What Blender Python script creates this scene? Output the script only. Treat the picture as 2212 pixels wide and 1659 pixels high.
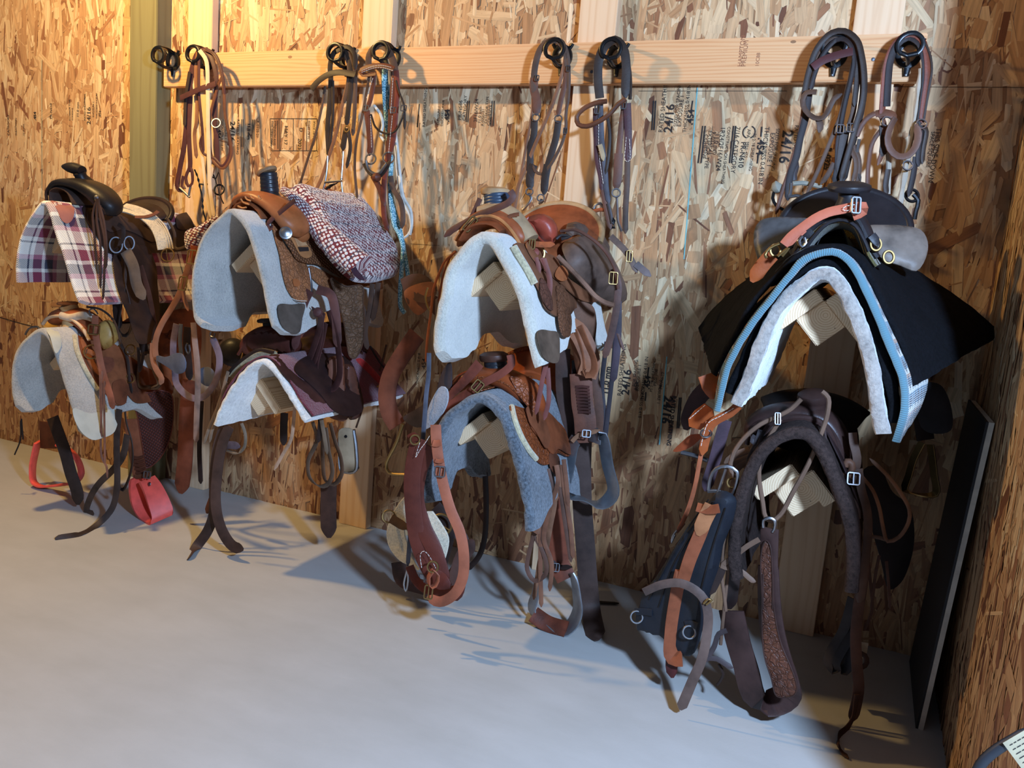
import bpy, bmesh, math, random
from mathutils import Vector as V, Matrix, noise as mnoise
from mathutils.geometry import delaunay_2d_cdt
sc = bpy.context.scene
for o in list(bpy.data.objects): bpy.data.objects.remove(o)
# ---------------------------------------------------------------- camera
F = 1770.0
CP = V((2.9056, -2.9267, 1.2234))
_y, _p, _r = .4013, -.1585, .0796
FW = V((-math.sin(_y)*math.cos(_p), math.cos(_y)*math.cos(_p), math.sin(_p)))
_r0 = V((math.cos(_y), math.sin(_y), 0)); _u0 = _r0.cross(FW)
RT = _r0*math.cos(_r)+_u0*math.sin(_r); UP = _u0*math.cos(_r)-_r0*math.sin(_r)
cam = bpy.data.objects.new('camera', bpy.data.cameras.new('camera')); sc.collection.objects.link(cam)
cam.matrix_world = Matrix(((RT.x, UP.x, -FW.x, CP.x), (RT.y, UP.y, -FW.y, CP.y), (RT.z, UP.z, -FW.z, CP.z), (0, 0, 0, 1)))
cam.data.sensor_width = 36; cam.data.lens = 36*F/2212; cam.data.clip_start = .05
sc.camera = cam
# ---------------------------------------------------------------- light
sc.view_settings.view_transform = 'Standard'; sc.view_settings.look = 'None'
sc.view_settings.exposure = 0.22; sc.view_settings.gamma = 1; sc.view_settings.use_curve_mapping = False
wd = bpy.data.worlds.new('world'); sc.world = wd; wd.use_nodes = True
wd.node_tree.nodes['Background'].inputs[0].default_value = (.62, .72, 1, 1)
wd.node_tree.nodes['Background'].inputs[1].default_value = .11
def lamp(name, loc, col, power, rad, aim=None, size=None):
    ld = bpy.data.lights.new(name, 'AREA' if size else 'POINT'); ld.energy = power; ld.color = col
    if size: ld.size = size
    else: ld.shadow_soft_size = rad
    o = bpy.data.objects.new(name, ld); sc.collection.objects.link(o); o.location = loc
    if aim: o.rotation_euler = (V(aim)-V(loc)).to_track_quat('-Z', 'Y').to_euler()
    return o
lamp('warm_ceiling_bulb', (-.05, -1.2, 2.66), (1, .64, .23), 168, .05)
lamp('cool_doorway_lamp', (3.75, -2.5, 1.78), (.43, .64, 1), 480, .09)
# ---------------------------------------------------------------- pixel helpers: a picture point at a known distance from the wall
CROPS = {'A': (0, 330, 3.687), 'B': (0, 630, 2.911), 'C': (330, 330, 3.858), 'D': (330, 700, 3.130), 'E': (820, 380, 3.687),
         'F': (820, 730, 2.477), 'G': (1480, 370, 2.720), 'H': (1360, 820, 3.319), 'I': (1360, 1200, 2.596),
         'J': (320, 60, 3.687), 'K': (1080, 60, 3.687), 'L': (1612, 40, 3.687), 'M': (1800, 800, 1.932), 'P': (0, 0, 1)}
def px(c, pts):
    ox, oy, s = CROPS[c]
    return [(ox+p[0]/s, oy+p[1]/s)+tuple(p[2:]) for p in pts]
def ray(x, y): return FW+RT*((x-1106)/F)-UP*((y-829.5)/F)
def W(x, y, Y):
    d = ray(x, y); return CP+d*((Y-CP.y)/d.y)
def WZ(x, y, Z):
    d = ray(x, y); return CP+d*((Z-CP.z)/d.z)
def WX(x, y, X):
    d = ray(x, y); return CP+d*((X-CP.x)/d.x)
def path(c, pts, Y=None):
    """picture points -> world; a third value on a point is its own wall distance, else linear between given ones or Y"""
    q = px(c, pts); n = len(q)
    ys = [p[2] if len(p) > 2 else None for p in q]
    known = [i for i in range(n) if ys[i] is not None]
    out = []
    for i in range(n):
        if ys[i] is not None: y = ys[i]
        elif not known: y = Y
        else:
            a = [k for k in known if k < i]; b = [k for k in known if k > i]
            if a and b: t = (i-a[-1])/(b[0]-a[-1]); y = ys[a[-1]]*(1-t)+ys[b[0]]*t
            else: y = ys[a[-1]] if a else ys[b[0]]
        w = W(q[i][0], q[i][1], y)
        if w.z < .005: w = WZ(q[i][0], q[i][1], .006)   # what would sink into the floor lies on it
        out.append(w)
    return out
def spline(pts, step=.012, closed=False):
    P = [V(p) for p in pts]; out = []; n = len(P)
    if n < 3 and not closed:
        k = max(1, int((P[1]-P[0]).length/step)); return [P[0].lerp(P[1], i/k) for i in range(k+1)]
    for i in range(n if closed else n-1):
        p1, p2 = P[i], P[(i+1) % n]
        p0 = P[i-1] if (i > 0 or closed) else p1*2-p2
        p3 = P[(i+2) % n] if (i+2 < n or closed) else p2*2-p1
        d1 = max((p1-p0).length**.5, 1e-4); d2 = max((p2-p1).length**.5, 1e-4); d3 = max((p3-p2).length**.5, 1e-4)
        m1 = (p1-p0)/d1-(p2-p0)/(d1+d2)+(p2-p1)/d2; m2 = (p2-p1)/d2-(p3-p1)/(d2+d3)+(p3-p2)/d3
        m1 *= d2; m2 *= d2
        k = max(2, int((p2-p1).length/step))
        for j in range(k):
            t = j/k; t2 = t*t; t3 = t2*t
            out.append(p1*(2*t3-3*t2+1)+m1*(t3-2*t2+t)+p2*(-2*t3+3*t2)+m2*(t3-t2))
    if not closed: out.append(P[-1])
    return out
# ---------------------------------------------------------------- object helpers
class Geo:
    def __init__(s): s.v = []; s.f = []; s.m = []; s.uv = None
    def add(s, v, f, m=0):
        b = len(s.v); s.v += [V(p) for p in v]; s.f += [tuple(i+b for i in q) for q in f]; s.m += [m]*len(f); return s
    def merge(s, g, m=None):
        b = len(s.v); s.v += g.v; s.f += [tuple(i+b for i in q) for q in g.f]; s.m += (g.m if m is None else [m]*len(g.f)); return s
ORI = {}
def _root(o):
    while o.parent: o = o.parent
    return o
def thing(name, label, cat, loc, group=None):
    o = bpy.data.objects.new(name, None); sc.collection.objects.link(o); o.location = loc; o.empty_display_size = .03
    o['label'] = label; o['category'] = cat
    if group: o['group'] = group
    ORI[o.name] = V(loc); return o
def obj(name, g, mats, parent=None, label=None, cat=None, group=None, kind=None, smooth=True, ang=42):
    if parent is not None: org = ORI[_root(parent).name]
    else:
        lo = [min(p[i] for p in g.v) for i in range(3)]; hi = [max(p[i] for p in g.v) for i in range(3)]
        org = V(((lo[0]+hi[0])/2, (lo[1]+hi[1])/2, lo[2])) if kind != 'structure' else V((0, 0, 0))
    me = bpy.data.meshes.new(name); me.from_pydata([p-org for p in g.v], [], g.f); 
    for m in (mats if isinstance(mats, (list, tuple)) else [mats]): me.materials.append(m)
    if any(g.m): me.polygons.foreach_set('material_index', g.m)
    if g.uv:
        uvl = me.uv_layers.new(name='uv')
        for l in me.loops: uvl.data[l.index].uv = g.uv[l.vertex_index]
    bm = bmesh.new(); bm.from_mesh(me); bmesh.ops.recalc_face_normals(bm, faces=bm.faces); bm.to_mesh(me); bm.free()
    if smooth:
        me.polygons.foreach_set('use_smooth', [True]*len(me.polygons)); me.set_sharp_from_angle(angle=math.radians(ang))
    me.update()
    o = bpy.data.objects.new(name, me); sc.collection.objects.link(o)
    if parent is not None: o.parent = parent
    else: o.location = org; ORI[o.name] = org
    if label: o['label'] = label
    if cat: o['category'] = cat
    if group: o['group'] = group
    if kind: o['kind'] = kind
    return o
# ---------------------------------------------------------------- shape helpers
def frames(P, nrm):
    n = len(P); T = []
    for i in range(n):
        t = P[min(i+1, n-1)]-P[max(i-1, 0)]
        if t.length < 1e-9: t = V((0, 0, -1))
        T.append(t.normalized())
    out = []; last = None
    for i in range(n):
        nn = V(nrm[i]) if isinstance(nrm, list) else V(nrm)
        w = T[i].cross(nn)
        if w.length < .25 and last is not None: w = last-T[i]*last.dot(T[i])
        w.normalize()
        if last is not None and w.dot(last) < 0 : w = -w
        if last is not None: w = (last*.6+w*.4); w = (w-T[i]*w.dot(T[i])).normalized()
        last = w; out.append((w, T[i].cross(w).normalized()*-1))
    return out
CAMN = V((.28, -.9, .25)).normalized()
def strap(pts, w=.02, t=.003, n=CAMN, twist=None, taper=0, step=.012, closed=False, point=True, wave=0):
    """leather strap following the points, width w, thickness t, face normal near n; twist = list of degrees along it"""
    P = spline(pts, step, closed)
    if closed: P.append(P[0].copy())
    fr = frames(P, n); N = len(P); g = Geo(); sec = [(-.5, -.3), (-.42, -.5), (.42, -.5), (.5, -.3), (.5, .3), (.42, .5), (-.42, .5), (-.5, .3)]
    L = [0]
    for i in range(1, N): L.append(L[-1]+(P[i]-P[i-1]).length)
    v = []
    for i in range(N):
        a = L[i]/max(L[-1], 1e-6); ww = w*(1-taper*a)
        if point and not closed:
            d = L[-1]-L[i]
            if d < w*.6: ww *= max(.25, (d/(w*.6))**.5)
        W_, N_ = fr[i]
        if twist:
            k = a*(len(twist)-1); j = min(int(k), len(twist)-2); th = math.radians(twist[j]*(1-(k-j))+twist[j+1]*(k-j))
            W_, N_ = W_*math.cos(th)+N_*math.sin(th), N_*math.cos(th)-W_*math.sin(th)
        for (x, y) in sec: v.append(P[i]+W_*(x*ww)+N_*(y*t))
    f = []
    for i in range(N-1):
        for k in range(8): f.append((i*8+k, i*8+(k+1) % 8, (i+1)*8+(k+1) % 8, (i+1)*8+k))
    if not closed: f.append(tuple(range(8))); f.append(tuple((N-1)*8+k for k in range(8)))
    return g.add(v, f)
def tube(pts, r=.004, seg=8, closed=False, step=.012, r2=None, flat=1, n=CAMN):
    P = spline(pts, step, closed)
    if closed: P.append(P[0].copy())
    fr = frames(P, n); N = len(P); v = []; f = []
    for i in range(N):
        a = i/(N-1)
        if callable(r): rr = r(a)
        else: rr = r if r2 is None else r*(1-a)+r2*a
        for k in range(seg):
            th = 2*math.pi*k/seg; v.append(P[i]+fr[i][0]*(math.cos(th)*rr)+fr[i][1]*(math.sin(th)*rr*flat))
    for i in range(N-1):
        for k in range(seg): f.append((i*seg+k, i*seg+(k+1) % seg, (i+1)*seg+(k+1) % seg, (i+1)*seg+k))
    if not closed: f.append(tuple(range(seg))); f.append(tuple((N-1)*seg+k for k in range(seg)))
    return Geo().add(v, f)
def sweep(pts, ra, rb, n, seg=14, step=.015, pw=1.0):
    """tube with an elliptical section: ra(a) along the width axis, rb(a) along the normal"""
    P = spline(pts, step); fr = frames(P, n); N = len(P); v = []; f = []
    for i in range(N):
        a = i/(N-1); A = ra(a) if callable(ra) else ra; B = rb(a) if callable(rb) else rb
        for k in range(seg):
            th = 2*math.pi*k/seg; c, s = math.cos(th), math.sin(th)
            v.append(P[i]+fr[i][0]*(A*math.copysign(abs(c)**pw, c))+fr[i][1]*(B*math.copysign(abs(s)**pw, s)))
    for i in range(N-1):
        for k in range(seg): f.append((i*seg+k, i*seg+(k+1) % seg, (i+1)*seg+(k+1) % seg, (i+1)*seg+k))
    f.append(tuple(range(seg))); f.append(tuple((N-1)*seg+k for k in range(seg)))
    g = Geo().add(v, f); g.uv = []; L = 0
    for i in range(N):
        if i: L += (P[i]-P[i-1]).length
        for k in range(seg): g.uv.append((L, k/seg*5*(ra(.5) if callable(ra) else ra)))
    return g
def ring(c, r, n=CAMN, t=.0025, flat=1.0, up=V((0, 0, 1)), seg=24):
    n = V(n).normalized(); a = up.cross(n).normalized(); b = n.cross(a)
    return tube([V(c)+a*(math.cos(2*math.pi*i/seg)*r*flat)+b*(math.sin(2*math.pi*i/seg)*r) for i in range(seg)], t, 6, True, step=1, n=n)
def buckle(c, w, h, n=CAMN, t=.002, up=V((0, 0, 1))):
    n = V(n).normalized(); a = up.cross(n).normalized(); b = n.cross(a); c = V(c); g = Geo()
    q = [c+a*x*w/2+b*y*h/2 for x, y in ((-1, -.8), (-.8, -1), (.8, -1), (1, -.8), (1, .8), (.8, 1), (-.8, 1), (-1, .8))]
    P = q+[q[0]]; 
    for i in range(8): g.merge(tube([P[i], P[i+1]], t, 6))
    g.merge(tube([c-b*h/2, c+b*h*.55], t*.8, 6)); return g
def box(x0, x1, y0, y1, z0, z1, bev=.003):
    bm = bmesh.new(); bmesh.ops.create_cube(bm, size=1)
    for v in bm.verts: v.co = V(((x0+x1)/2+v.co.x*(x1-x0), (y0+y1)/2+v.co.y*(y1-y0), (z0+z1)/2+v.co.z*(z1-z0)))
    if bev: bmesh.ops.bevel(bm, geom=bm.edges[:], offset=bev, segments=2, affect='EDGES')
    g = bm2geo(bm); return g
def bm2geo(bm):
    bm.verts.index_update(); g = Geo().add([v.co.copy() for v in bm.verts], [tuple(v.index for v in f.verts) for f in bm.faces]); bm.free(); return g
def xf(g, M):
    g.v = [M @ p for p in g.v]; return g
def lathe(prof, c, axis=(0, 0, 1), seg=28, ex=1.0, xdir=(1, 0, 0)):
    ax = V(axis).normalized(); a = V(xdir); a = (a-ax*a.dot(ax)).normalized(); b = ax.cross(a); v = []; f = []; n = len(prof)
    for (r, h) in prof:
        for k in range(seg):
            th = 2*math.pi*k/seg; v.append(V(c)+ax*h+a*(r*math.cos(th)*ex)+b*(r*math.sin(th)))
    for i in range(n-1):
        for k in range(seg): f.append((i*seg+k, i*seg+(k+1) % seg, (i+1)*seg+(k+1) % seg, (i+1)*seg+k))
    f.append(tuple(range(seg))); f.append(tuple((n-1)*seg+k for k in range(seg)))
    return Geo().add(v, f)
# surfaces a leather piece can lie on -------------------------------------------------
class Pln:
    """plane through o with axes u (right) and v (up)"""
    def __init__(s, o, u=(1, 0, 0), v=(0, 0, 1)):
        s.o = V(o); s.u = V(u).normalized(); s.v = V(v).normalized(); s.n = s.u.cross(s.v).normalized()
        if s.n.dot(CP-s.o) < 0: s.n = -s.n
    def hit(s, x, y):
        d = ray(x, y); t = (s.o-CP).dot(s.n)/d.dot(s.n); q = CP+d*t-s.o; return (q.dot(s.u), q.dot(s.v))
    def pt(s, a, b, off=0): return s.o+s.u*a+s.v*b+s.n*off
class Ext:
    """polyline in the XZ plane run along Y; coordinates (arc length, Y); outside = +off"""
    def __init__(s, prof, ext=.5):
        p = [V((q[0], q[1])) for q in prof]
        while len(p) > 3 and (p[-1]-p[-2]).length < .03: p.pop()
        d = (p[-1]-p[-2]).normalized(); p.append(p[-1]+d*ext)
        s.p = p; s.L = [0]
        for i in range(1, len(p)): s.L.append(s.L[-1]+(p[i]-p[i-1]).length)
        s.N = []
        for i in range(len(p)):
            t = (p[min(i+1, len(p)-1)]-p[max(i-1, 0)]).normalized(); s.N.append(V((-t.y, t.x)))
        if s.N[0].y < 0: s.N = [-q for q in s.N]
    def hit(s, x, y):
        d = ray(x, y); best = None
        for i in range(len(s.p)-1):
            a, b = s.p[i], s.p[i+1]; e = b-a; w = V((CP.x, CP.z))-a; dd = V((d.x, d.z))
            den = dd.x*e.y-dd.y*e.x
            if abs(den) < 1e-9: continue
            t = -(w.x*e.y-w.y*e.x)/den; u = (w+dd*t).dot(e)/e.length_squared
            if t > 0 and -.001 <= u <= 1.001:
                Y = CP.y+d.y*t
                if best is None or t < best[0]: best = (t, s.L[i]+u*e.length, Y)
        if best is None:
            # pick the nearest silhouette point
            bt = None
            for i in range(len(s.p)*8-8):
                k, u = divmod(i, 8); q = s.p[k].lerp(s.p[k+1], u/8); dd = V((d.x, d.z)); w = q-V((CP.x, CP.z)); t = w.dot(dd)/dd.length_squared
                e = (w-dd*t).length
                if bt is None or e < bt[0]: bt = (e, s.L[k]+(s.L[k+1]-s.L[k])*u/8, CP.y+d.y*t)
            return (bt[1], bt[2])
        return (best[1], best[2])
    def pt(s, a, b, off=0):
        i = 0
        while i < len(s.L)-2 and s.L[i+1] < a: i += 1
        u = (a-s.L[i])/(s.L[i+1]-s.L[i]); q = s.p[i].lerp(s.p[i+1], u); n = s.N[i].lerp(s.N[i+1], min(max(u, 0), 1)).normalized()
        q = q+n*off; return V((q.x, b, q.y))
def smooth2(pts, closed=True, step=.02):
    return [(p.x, p.y) for p in spline([V((q[0], q[1], 0)) for q in pts], step, closed)]
def patch(S, pts, thick=.004, lift=0.0, bulge=0.0, R=.03, grid=.02, coords=False, sm=True, wob=0, back=True):
    """a flat or padded piece with the given outline lying on surface S"""
    q = pts if coords else [S.hit(*p[:2]) for p in pts]
    if isinstance(S, Ext): q = [(a_, min(b_, -.075)) for a_, b_ in q]
    if sm: q = smooth2(q, True, .012)
    # remove near duplicates
    o = []
    for p in q:
        if not o or math.hypot(p[0]-o[-1][0], p[1]-o[-1][1]) > 1e-4: o.append(p)
    if math.hypot(o[0][0]-o[-1][0], o[0][1]-o[-1][1]) < 1e-4: o.pop()
    n = len(o); xs = [p[0] for p in o]; ys = [p[1] for p in o]
    def inside(x, y):
        c = False; j = n-1
        for i in range(n):
            if (ys[i] > y) != (ys[j] > y) and x < (xs[j]-xs[i])*(y-ys[i])/(ys[j]-ys[i])+xs[i]: c = not c
            j = i
        return c
    def dist(x, y):
        m = 9
        for i in range(n):
            j = (i+1) % n; ax, ay, bx, by = xs[i], ys[i], xs[j], ys[j]; ex, ey = bx-ax, by-ay
            t = max(0, min(1, ((x-ax)*ex+(y-ay)*ey)/(ex*ex+ey*ey+1e-12))); m = min(m, math.hypot(x-ax-ex*t, y-ay-ey*t))
        return m
    verts = [V(p) for p in o]; g0 = grid if not bulge else min(grid, R/2.5)
    g0 = max(g0, (max(xs)-min(xs)+max(ys)-min(ys))/70)
    x = min(xs)+g0/2; row = 0
    while x < max(xs):
        y = min(ys)+g0/2+(row % 2)*g0/2
        while y < max(ys):
            if inside(x, y) and dist(x, y) > g0*.45: verts.append(V((x, y)))
            y += g0
        x += g0*.87; row += 1
    r = delaunay_2d_cdt(verts, [], [list(range(n))], 1, 1e-6)
    vv, ff = r[0], [tuple(f) for f in r[2]]
    h = []
    for p in vv:
        z = thick
        d = dist(p.x, p.y) if (bulge or thick > .002) else 0
        if bulge:
            k = min(1, d/R); z += bulge*math.sqrt(max(0, 1-(1-k)**2))
        if wob: z += wob*mnoise.noise(V((p.x*14, p.y*14, bulge*50+thick*90)))*min(1, d/.02)
        if d < 1e-5: z = thick*.55
        h.append(z)
    N = len(vv); g = Geo()
    g.v = [S.pt(p.x, p.y, lift+h[i]) for i, p in enumerate(vv)]+[S.pt(p.x, p.y, lift) for p in vv]
    g.f = ff+[tuple(i+N for i in reversed(f)) for f in ff]
    cnt = {}
    for f in ff:
        for k in range(len(f)):
            e = (f[k], f[(k+1) % len(f)]); cnt[e] = 1
    for (a, b) in list(cnt):
        if (b, a) not in cnt: g.f.append((b, a, a+N, b+N))
    g.m = [0]*len(g.f); g.uv = [(p.x, p.y) for p in vv]*2
    return g
def edge_of(S, pts, off=.003, r=.002, grid=None, coords=False, sm=True, closed=True):
    q = pts if coords else [S.hit(*p[:2]) for p in pts]
    if sm: q = smooth2(q, closed, .015)
    return tube([S.pt(a, b, off) for a, b in q], r, 6, closed, step=.05)
def stitches(pts, r=.0009, dash=.006, gap=.004, off=V((0, 0, 0))):
    P = spline(pts, .002); g = Geo(); acc = 0; st = None
    for i in range(1, len(P)):
        acc += (P[i]-P[i-1]).length
        if st is None: st = P[i-1]
        if acc > dash:
            g.merge(tube([st+off, P[i]+off], r, 4)); acc = -gap; st = None
        elif acc < 0: st = None
    return g
# ---------------------------------------------------------------- materials
def lin(c):
    return tuple(((x/255)/12.92 if x/255 <= .04045 else ((x/255+.055)/1.055)**2.4) for x in c)+(1,)
class NT:
    def __init__(s, name):
        s.m = bpy.data.materials.new(name); s.m.use_nodes = True; s.t = s.m.node_tree; s.b = s.t.nodes['Principled BSDF']
    def n(s, ty, **k):
        o = s.t.nodes.new(ty)
        for a, b in k.items():
            if a[0] == '_': o.inputs[int(a[1:])].default_value = b
            else: setattr(o, a, b)
        return o
    def l(s, a, b): s.t.links.new(a, b)
    def coord(s, kind='Object', scale=(1, 1, 1), rot=(0, 0, 0)):
        c = s.n('ShaderNodeTexCoord'); m = s.n('ShaderNodeMapping'); m.inputs[3].default_value = scale; m.inputs[2].default_value = rot
        s.l(c.outputs[kind], m.inputs[0]); return m.outputs[0]
    def noise(s, vec, scale, detail=3, rough=.5, dist=0):
        n = s.n('ShaderNodeTexNoise'); n.inputs['Scale'].default_value = scale; n.inputs['Detail'].default_value = detail
        n.inputs['Roughness'].default_value = rough; n.inputs['Distortion'].default_value = dist; s.l(vec, n.inputs['Vector']); return n.outputs[0]
    def ramp(s, fac, stops, const=False):
        r = s.n('ShaderNodeValToRGB'); e = r.color_ramp.elements
        if const: r.color_ramp.interpolation = 'CONSTANT'
        while len(e) < len(stops): e.new(.5)
        for i, (p, c) in enumerate(stops): e[i].position = p; e[i].color = c if len(c) == 4 else lin(c)
        s.l(fac, r.inputs[0]); return r.outputs[0]
    def mix(s, fac, a, b, ty='MIX'):
        m = s.n('ShaderNodeMix', data_type='RGBA', blend_type=ty)
        for k, x in ((0, fac), (6, a), (7, b)):
            if hasattr(x, 'links'): s.l(x, m.inputs[k])
            else: m.inputs[k].default_value = x
        return m.outputs[2]
    def math(s, op, a, b=None, c=None):
        m = s.n('ShaderNodeMath', operation=op)
        for k, x in enumerate((a, b, c)):
            if x is None: continue
            if hasattr(x, 'links'): s.l(x, m.inputs[k])
            else: m.inputs[k].default_value = x
        return m.outputs[0]
    def bump(s, h, strength=.3, dist=.002):
        b = s.n('ShaderNodeBump'); b.inputs['Strength'].default_value = strength; b.inputs['Distance'].default_value = dist
        s.l(h, b.inputs['Height']); s.l(b.outputs[0], s.b.inputs['Normal']); return b
    def col(s, c):
        if hasattr(c, 'links'): s.l(c, s.b.inputs['Base Color'])
        else: s.b.inputs['Base Color'].default_value = c
        return s
    def set(s, rough=.5, metal=0, spec=None, sheen=0):
        s.b.inputs['Roughness'].default_value = rough; s.b.inputs['Metallic'].default_value = metal
        if spec is not None: s.b.inputs['Specular IOR Level'].default_value = spec
        if sheen: s.b.inputs['Sheen Weight'].default_value = sheen
        return s
_mc = {}
def leather(c, rough=.45, var=.35, kind='plain', sc_=1, spec=.24):
    rough += .06; c = tuple(int(x*k) for x, k in zip(c, (1.0, .93, .84)))
    key = ('l', c, rough, kind, var)
    if key in _mc: return _mc[key]
    n = NT('leather'); v = n.coord(); d = tuple(int(x*(1-var)) for x in c); li = tuple(min(255, int(x*(1+var*.45)+6)) for x in c)
    big = n.noise(v, 9, 4, .6); fine = n.noise(v, 160, 3, .6)
    colr = n.ramp(big, [(.3, d), (.5, c), (.75, li)])
    if kind == 'plain':
        n.bump(n.math('ADD', fine, n.math('MULTIPLY', big, .6)), .25, .0015)
    elif kind == 'tooled':
        vo = n.n('ShaderNodeTexVoronoi'); vo.feature = 'DISTANCE_TO_EDGE'; vo.inputs['Scale'].default_value = 58
        dn = n.n('ShaderNodeTexNoise'); dn.inputs['Scale'].default_value = 22; n.l(v, dn.inputs['Vector'])
        vm = n.n('ShaderNodeVectorMath', operation='MULTIPLY_ADD'); n.l(dn.outputs[1], vm.inputs[0]); vm.inputs[1].default_value = (.05, .05, .05); n.l(v, vm.inputs[2])
        n.l(vm.outputs[0], vo.inputs['Vector'])
        wv = n.n('ShaderNodeTexWave', wave_type='RINGS'); wv.inputs['Scale'].default_value = 34; wv.inputs['Distortion'].default_value = 14; wv.inputs['Detail Scale'].default_value = 1.4; n.l(vm.outputs[0], wv.inputs['Vector'])
        edge = n.math('SMOOTH_MIN', n.math('MULTIPLY', vo.outputs[0], 9), 1, .3)
        h = n.math('MULTIPLY', edge, n.math('ADD', n.math('MULTIPLY', wv.outputs['Fac'], .6), .5))
        colr = n.mix(n.math('MULTIPLY', n.math('SUBTRACT', 1, h), .6), colr, lin(tuple(int(x*.6) for x in c))); n.bump(h, .8, .003)
    elif kind == 'basket':
        uv = n.coord('UV', (1, 1, 1), (0, 0, .6)); ch = n.n('ShaderNodeTexWave', wave_type='BANDS', bands_direction='X'); ch.inputs['Scale'].default_value = 30; n.l(uv, ch.inputs['Vector'])
        c2 = n.n('ShaderNodeTexWave', wave_type='BANDS', bands_direction='Y'); c2.inputs['Scale'].default_value = 30; n.l(uv, c2.inputs['Vector'])
        h = n.math('MULTIPLY', ch.outputs['Fac'], c2.outputs['Fac']); h = n.math('POWER', h, .6)
        colr = n.mix(n.math('SUBTRACT', 1, h), colr, lin(tuple(int(x*.55) for x in c))); n.bump(h, .9, .003)
    n.col(colr); n.set(rough, 0, spec); _mc[key] = n.m; return n.m
def felt(c, var=.12, fuzz=.6, scale=60, name='felt', tan=None):
    key = ('f', c, var, scale, name)
    if key in _mc: return _mc[key]
    n = NT(name); v = n.coord(); d = tuple(int(x*(1-var*2)) for x in c); li = tuple(min(255, int(x*(1+var))) for x in c)
    a = n.noise(v, scale*3, 3, .7); b = n.noise(v, 12, 3)
    colr = n.mix(.6, n.ramp(b, [(.35, d), (.6, c)]), n.ramp(a, [(.3, d), (.5, c), (.7, li)]))
    n.col(colr); n.set(.95, 0, .12, fuzz if c[0] > 60 else 0); n.bump(n.noise(v, scale*2.2, 4, .8), .8, .006); _mc[key] = n.m; return n.m
def plain(name, c, rough=.5, metal=0, bumps=0, spec=.5):
    key = ('p', name, c, rough, metal)
    if key in _mc: return _mc[key]
    n = NT(name); v = n.coord(); f = n.noise(v, 30, 3)
    n.col(n.ramp(f, [(.3, tuple(int(x*.88) for x in c)), (.7, c)])); n.set(rough, metal, spec)
    if bumps: n.bump(n.noise(v, 80, 3), bumps, .002)
    _mc[key] = n.m; return n.m
def lumber(name, axis, cols, pith=(.2, .2), ringf=70, rough=.6, grid_noise=.012):
    """solid wood: growth rings round a pith line that runs along the axis"""
    n = NT(name); c = n.n('ShaderNodeTexCoord'); sx = n.n('ShaderNodeSeparateXYZ'); n.l(c.outputs['Object'], sx.inputs[0])
    o = {'X': (1, 2), 'Y': (0, 2), 'Z': (0, 1)}[axis]; ai = 'XYZ'.index(axis)
    scl = [1, 1, 1]; scl[ai] = .06 if axis != 'Y' else .25
    v = n.coord('Object', tuple(scl)); nz = n.noise(v, 14, 3, .5); nz2 = n.noise(v, 120, 3, .6)
    p = n.math('SUBTRACT', sx.outputs[o[0]], pith[0]); q = n.math('SUBTRACT', sx.outputs[o[1]], pith[1])
    r = n.math('SQRT', n.math('ADD', n.math('MULTIPLY', p, p), n.math('MULTIPLY', q, q)))
    r = n.math('ADD', r, n.math('MULTIPLY', nz, grid_noise*2))
    s = n.math('ADD', n.math('MULTIPLY', n.math('SINE', n.math('MULTIPLY', r, 6.283*ringf)), .5), .5)
    s = n.math('POWER', s, 2.2); s = n.math('ADD', n.math('MULTIPLY', s, .55 if axis == 'Y' else .45), n.math('MULTIPLY', nz2, .35))
    # knots
    kv = [3., 3., 3.]; kv[ai] = 1.6
    vo = n.n('ShaderNodeTexVoronoi'); vo.inputs['Scale'].default_value = 2.2; n.l(n.coord('Object', tuple(kv)), vo.inputs['Vector'])
    k = n.math('LESS_THAN', vo.outputs['Distance'], .045 if axis != 'Y' else .012)
    colr = n.ramp(s, [(.0, cols[0]), (.5, cols[1]), (1, cols[2])])
    colr = n.mix(n.math('MULTIPLY', k, .7), colr, lin(tuple(int(x*.45) for x in cols[2])))
    n.col(colr); n.set(rough, 0, .35); n.bump(nz2, .2, .001); return n.m
CHROME = plain('chrome', (168, 168, 170), .34, 1); STEEL = plain('dull_steel', (120, 120, 124), .42, 1); BRASS = plain('brass', (170, 140, 90), .4, 1)
IRON = plain('black_iron', (22, 22, 24), .32, .3, .2); ALU = plain('aluminium', (165, 168, 172), .42, .9, .15)
RED = plain('red_plastic', (242, 92, 78), .45); THREAD = plain('white_thread', (226, 222, 210), .8); RUBBER = plain('black_rubber', (26, 27, 30), .35, 0, .3)
INK = plain('black_ink', (38, 32, 30), .8)
# OSB
n = NT('osb_strands'); at = n.n('ShaderNodeAttribute', attribute_name='tone'); uv = n.coord('UV', (1, 1, 1)); tc = n.n('ShaderNodeTexCoord')
m1 = n.n('ShaderNodeMapping'); m1.inputs[3].default_value = (6, 90, 1); n.l(tc.outputs['UV'], m1.inputs[0])
gr = n.noise(m1.outputs[0], 1, 4, .6); base = n.ramp(at.outputs['Fac'], [(0, (104, 64, 42)), (.08, (140, 92, 62)), (.25, (178, 134, 92)), (.5, (200, 160, 116)), (.75, (216, 184, 140)), (1, (236, 212, 174))])
colr = n.mix(.6, base, n.ramp(gr, [(.25, (150, 150, 150)), (.6, (255, 255, 255))]), 'MULTIPLY')
vob = n.coord('Object'); sp = n.noise(vob, 34, 5, .75); colr = n.mix(n.ramp(sp, [(.63, (0, 0, 0)), (.72, (255, 255, 255))]), colr, n.mix(.35, colr, lin((96, 64, 42))))
n.col(colr); n.set(.62, 0, .4); n.bump(n.math('ADD', gr, n.noise(vob, 60, 3)), .35, .002); OSB = n.m
OSBB = plain('osb_base', (168, 124, 84), .8); SEAM = plain('dark_seam', (44, 32, 26), .9); CHALK = plain('teal_chalk', (120, 186, 186), .8)
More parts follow.
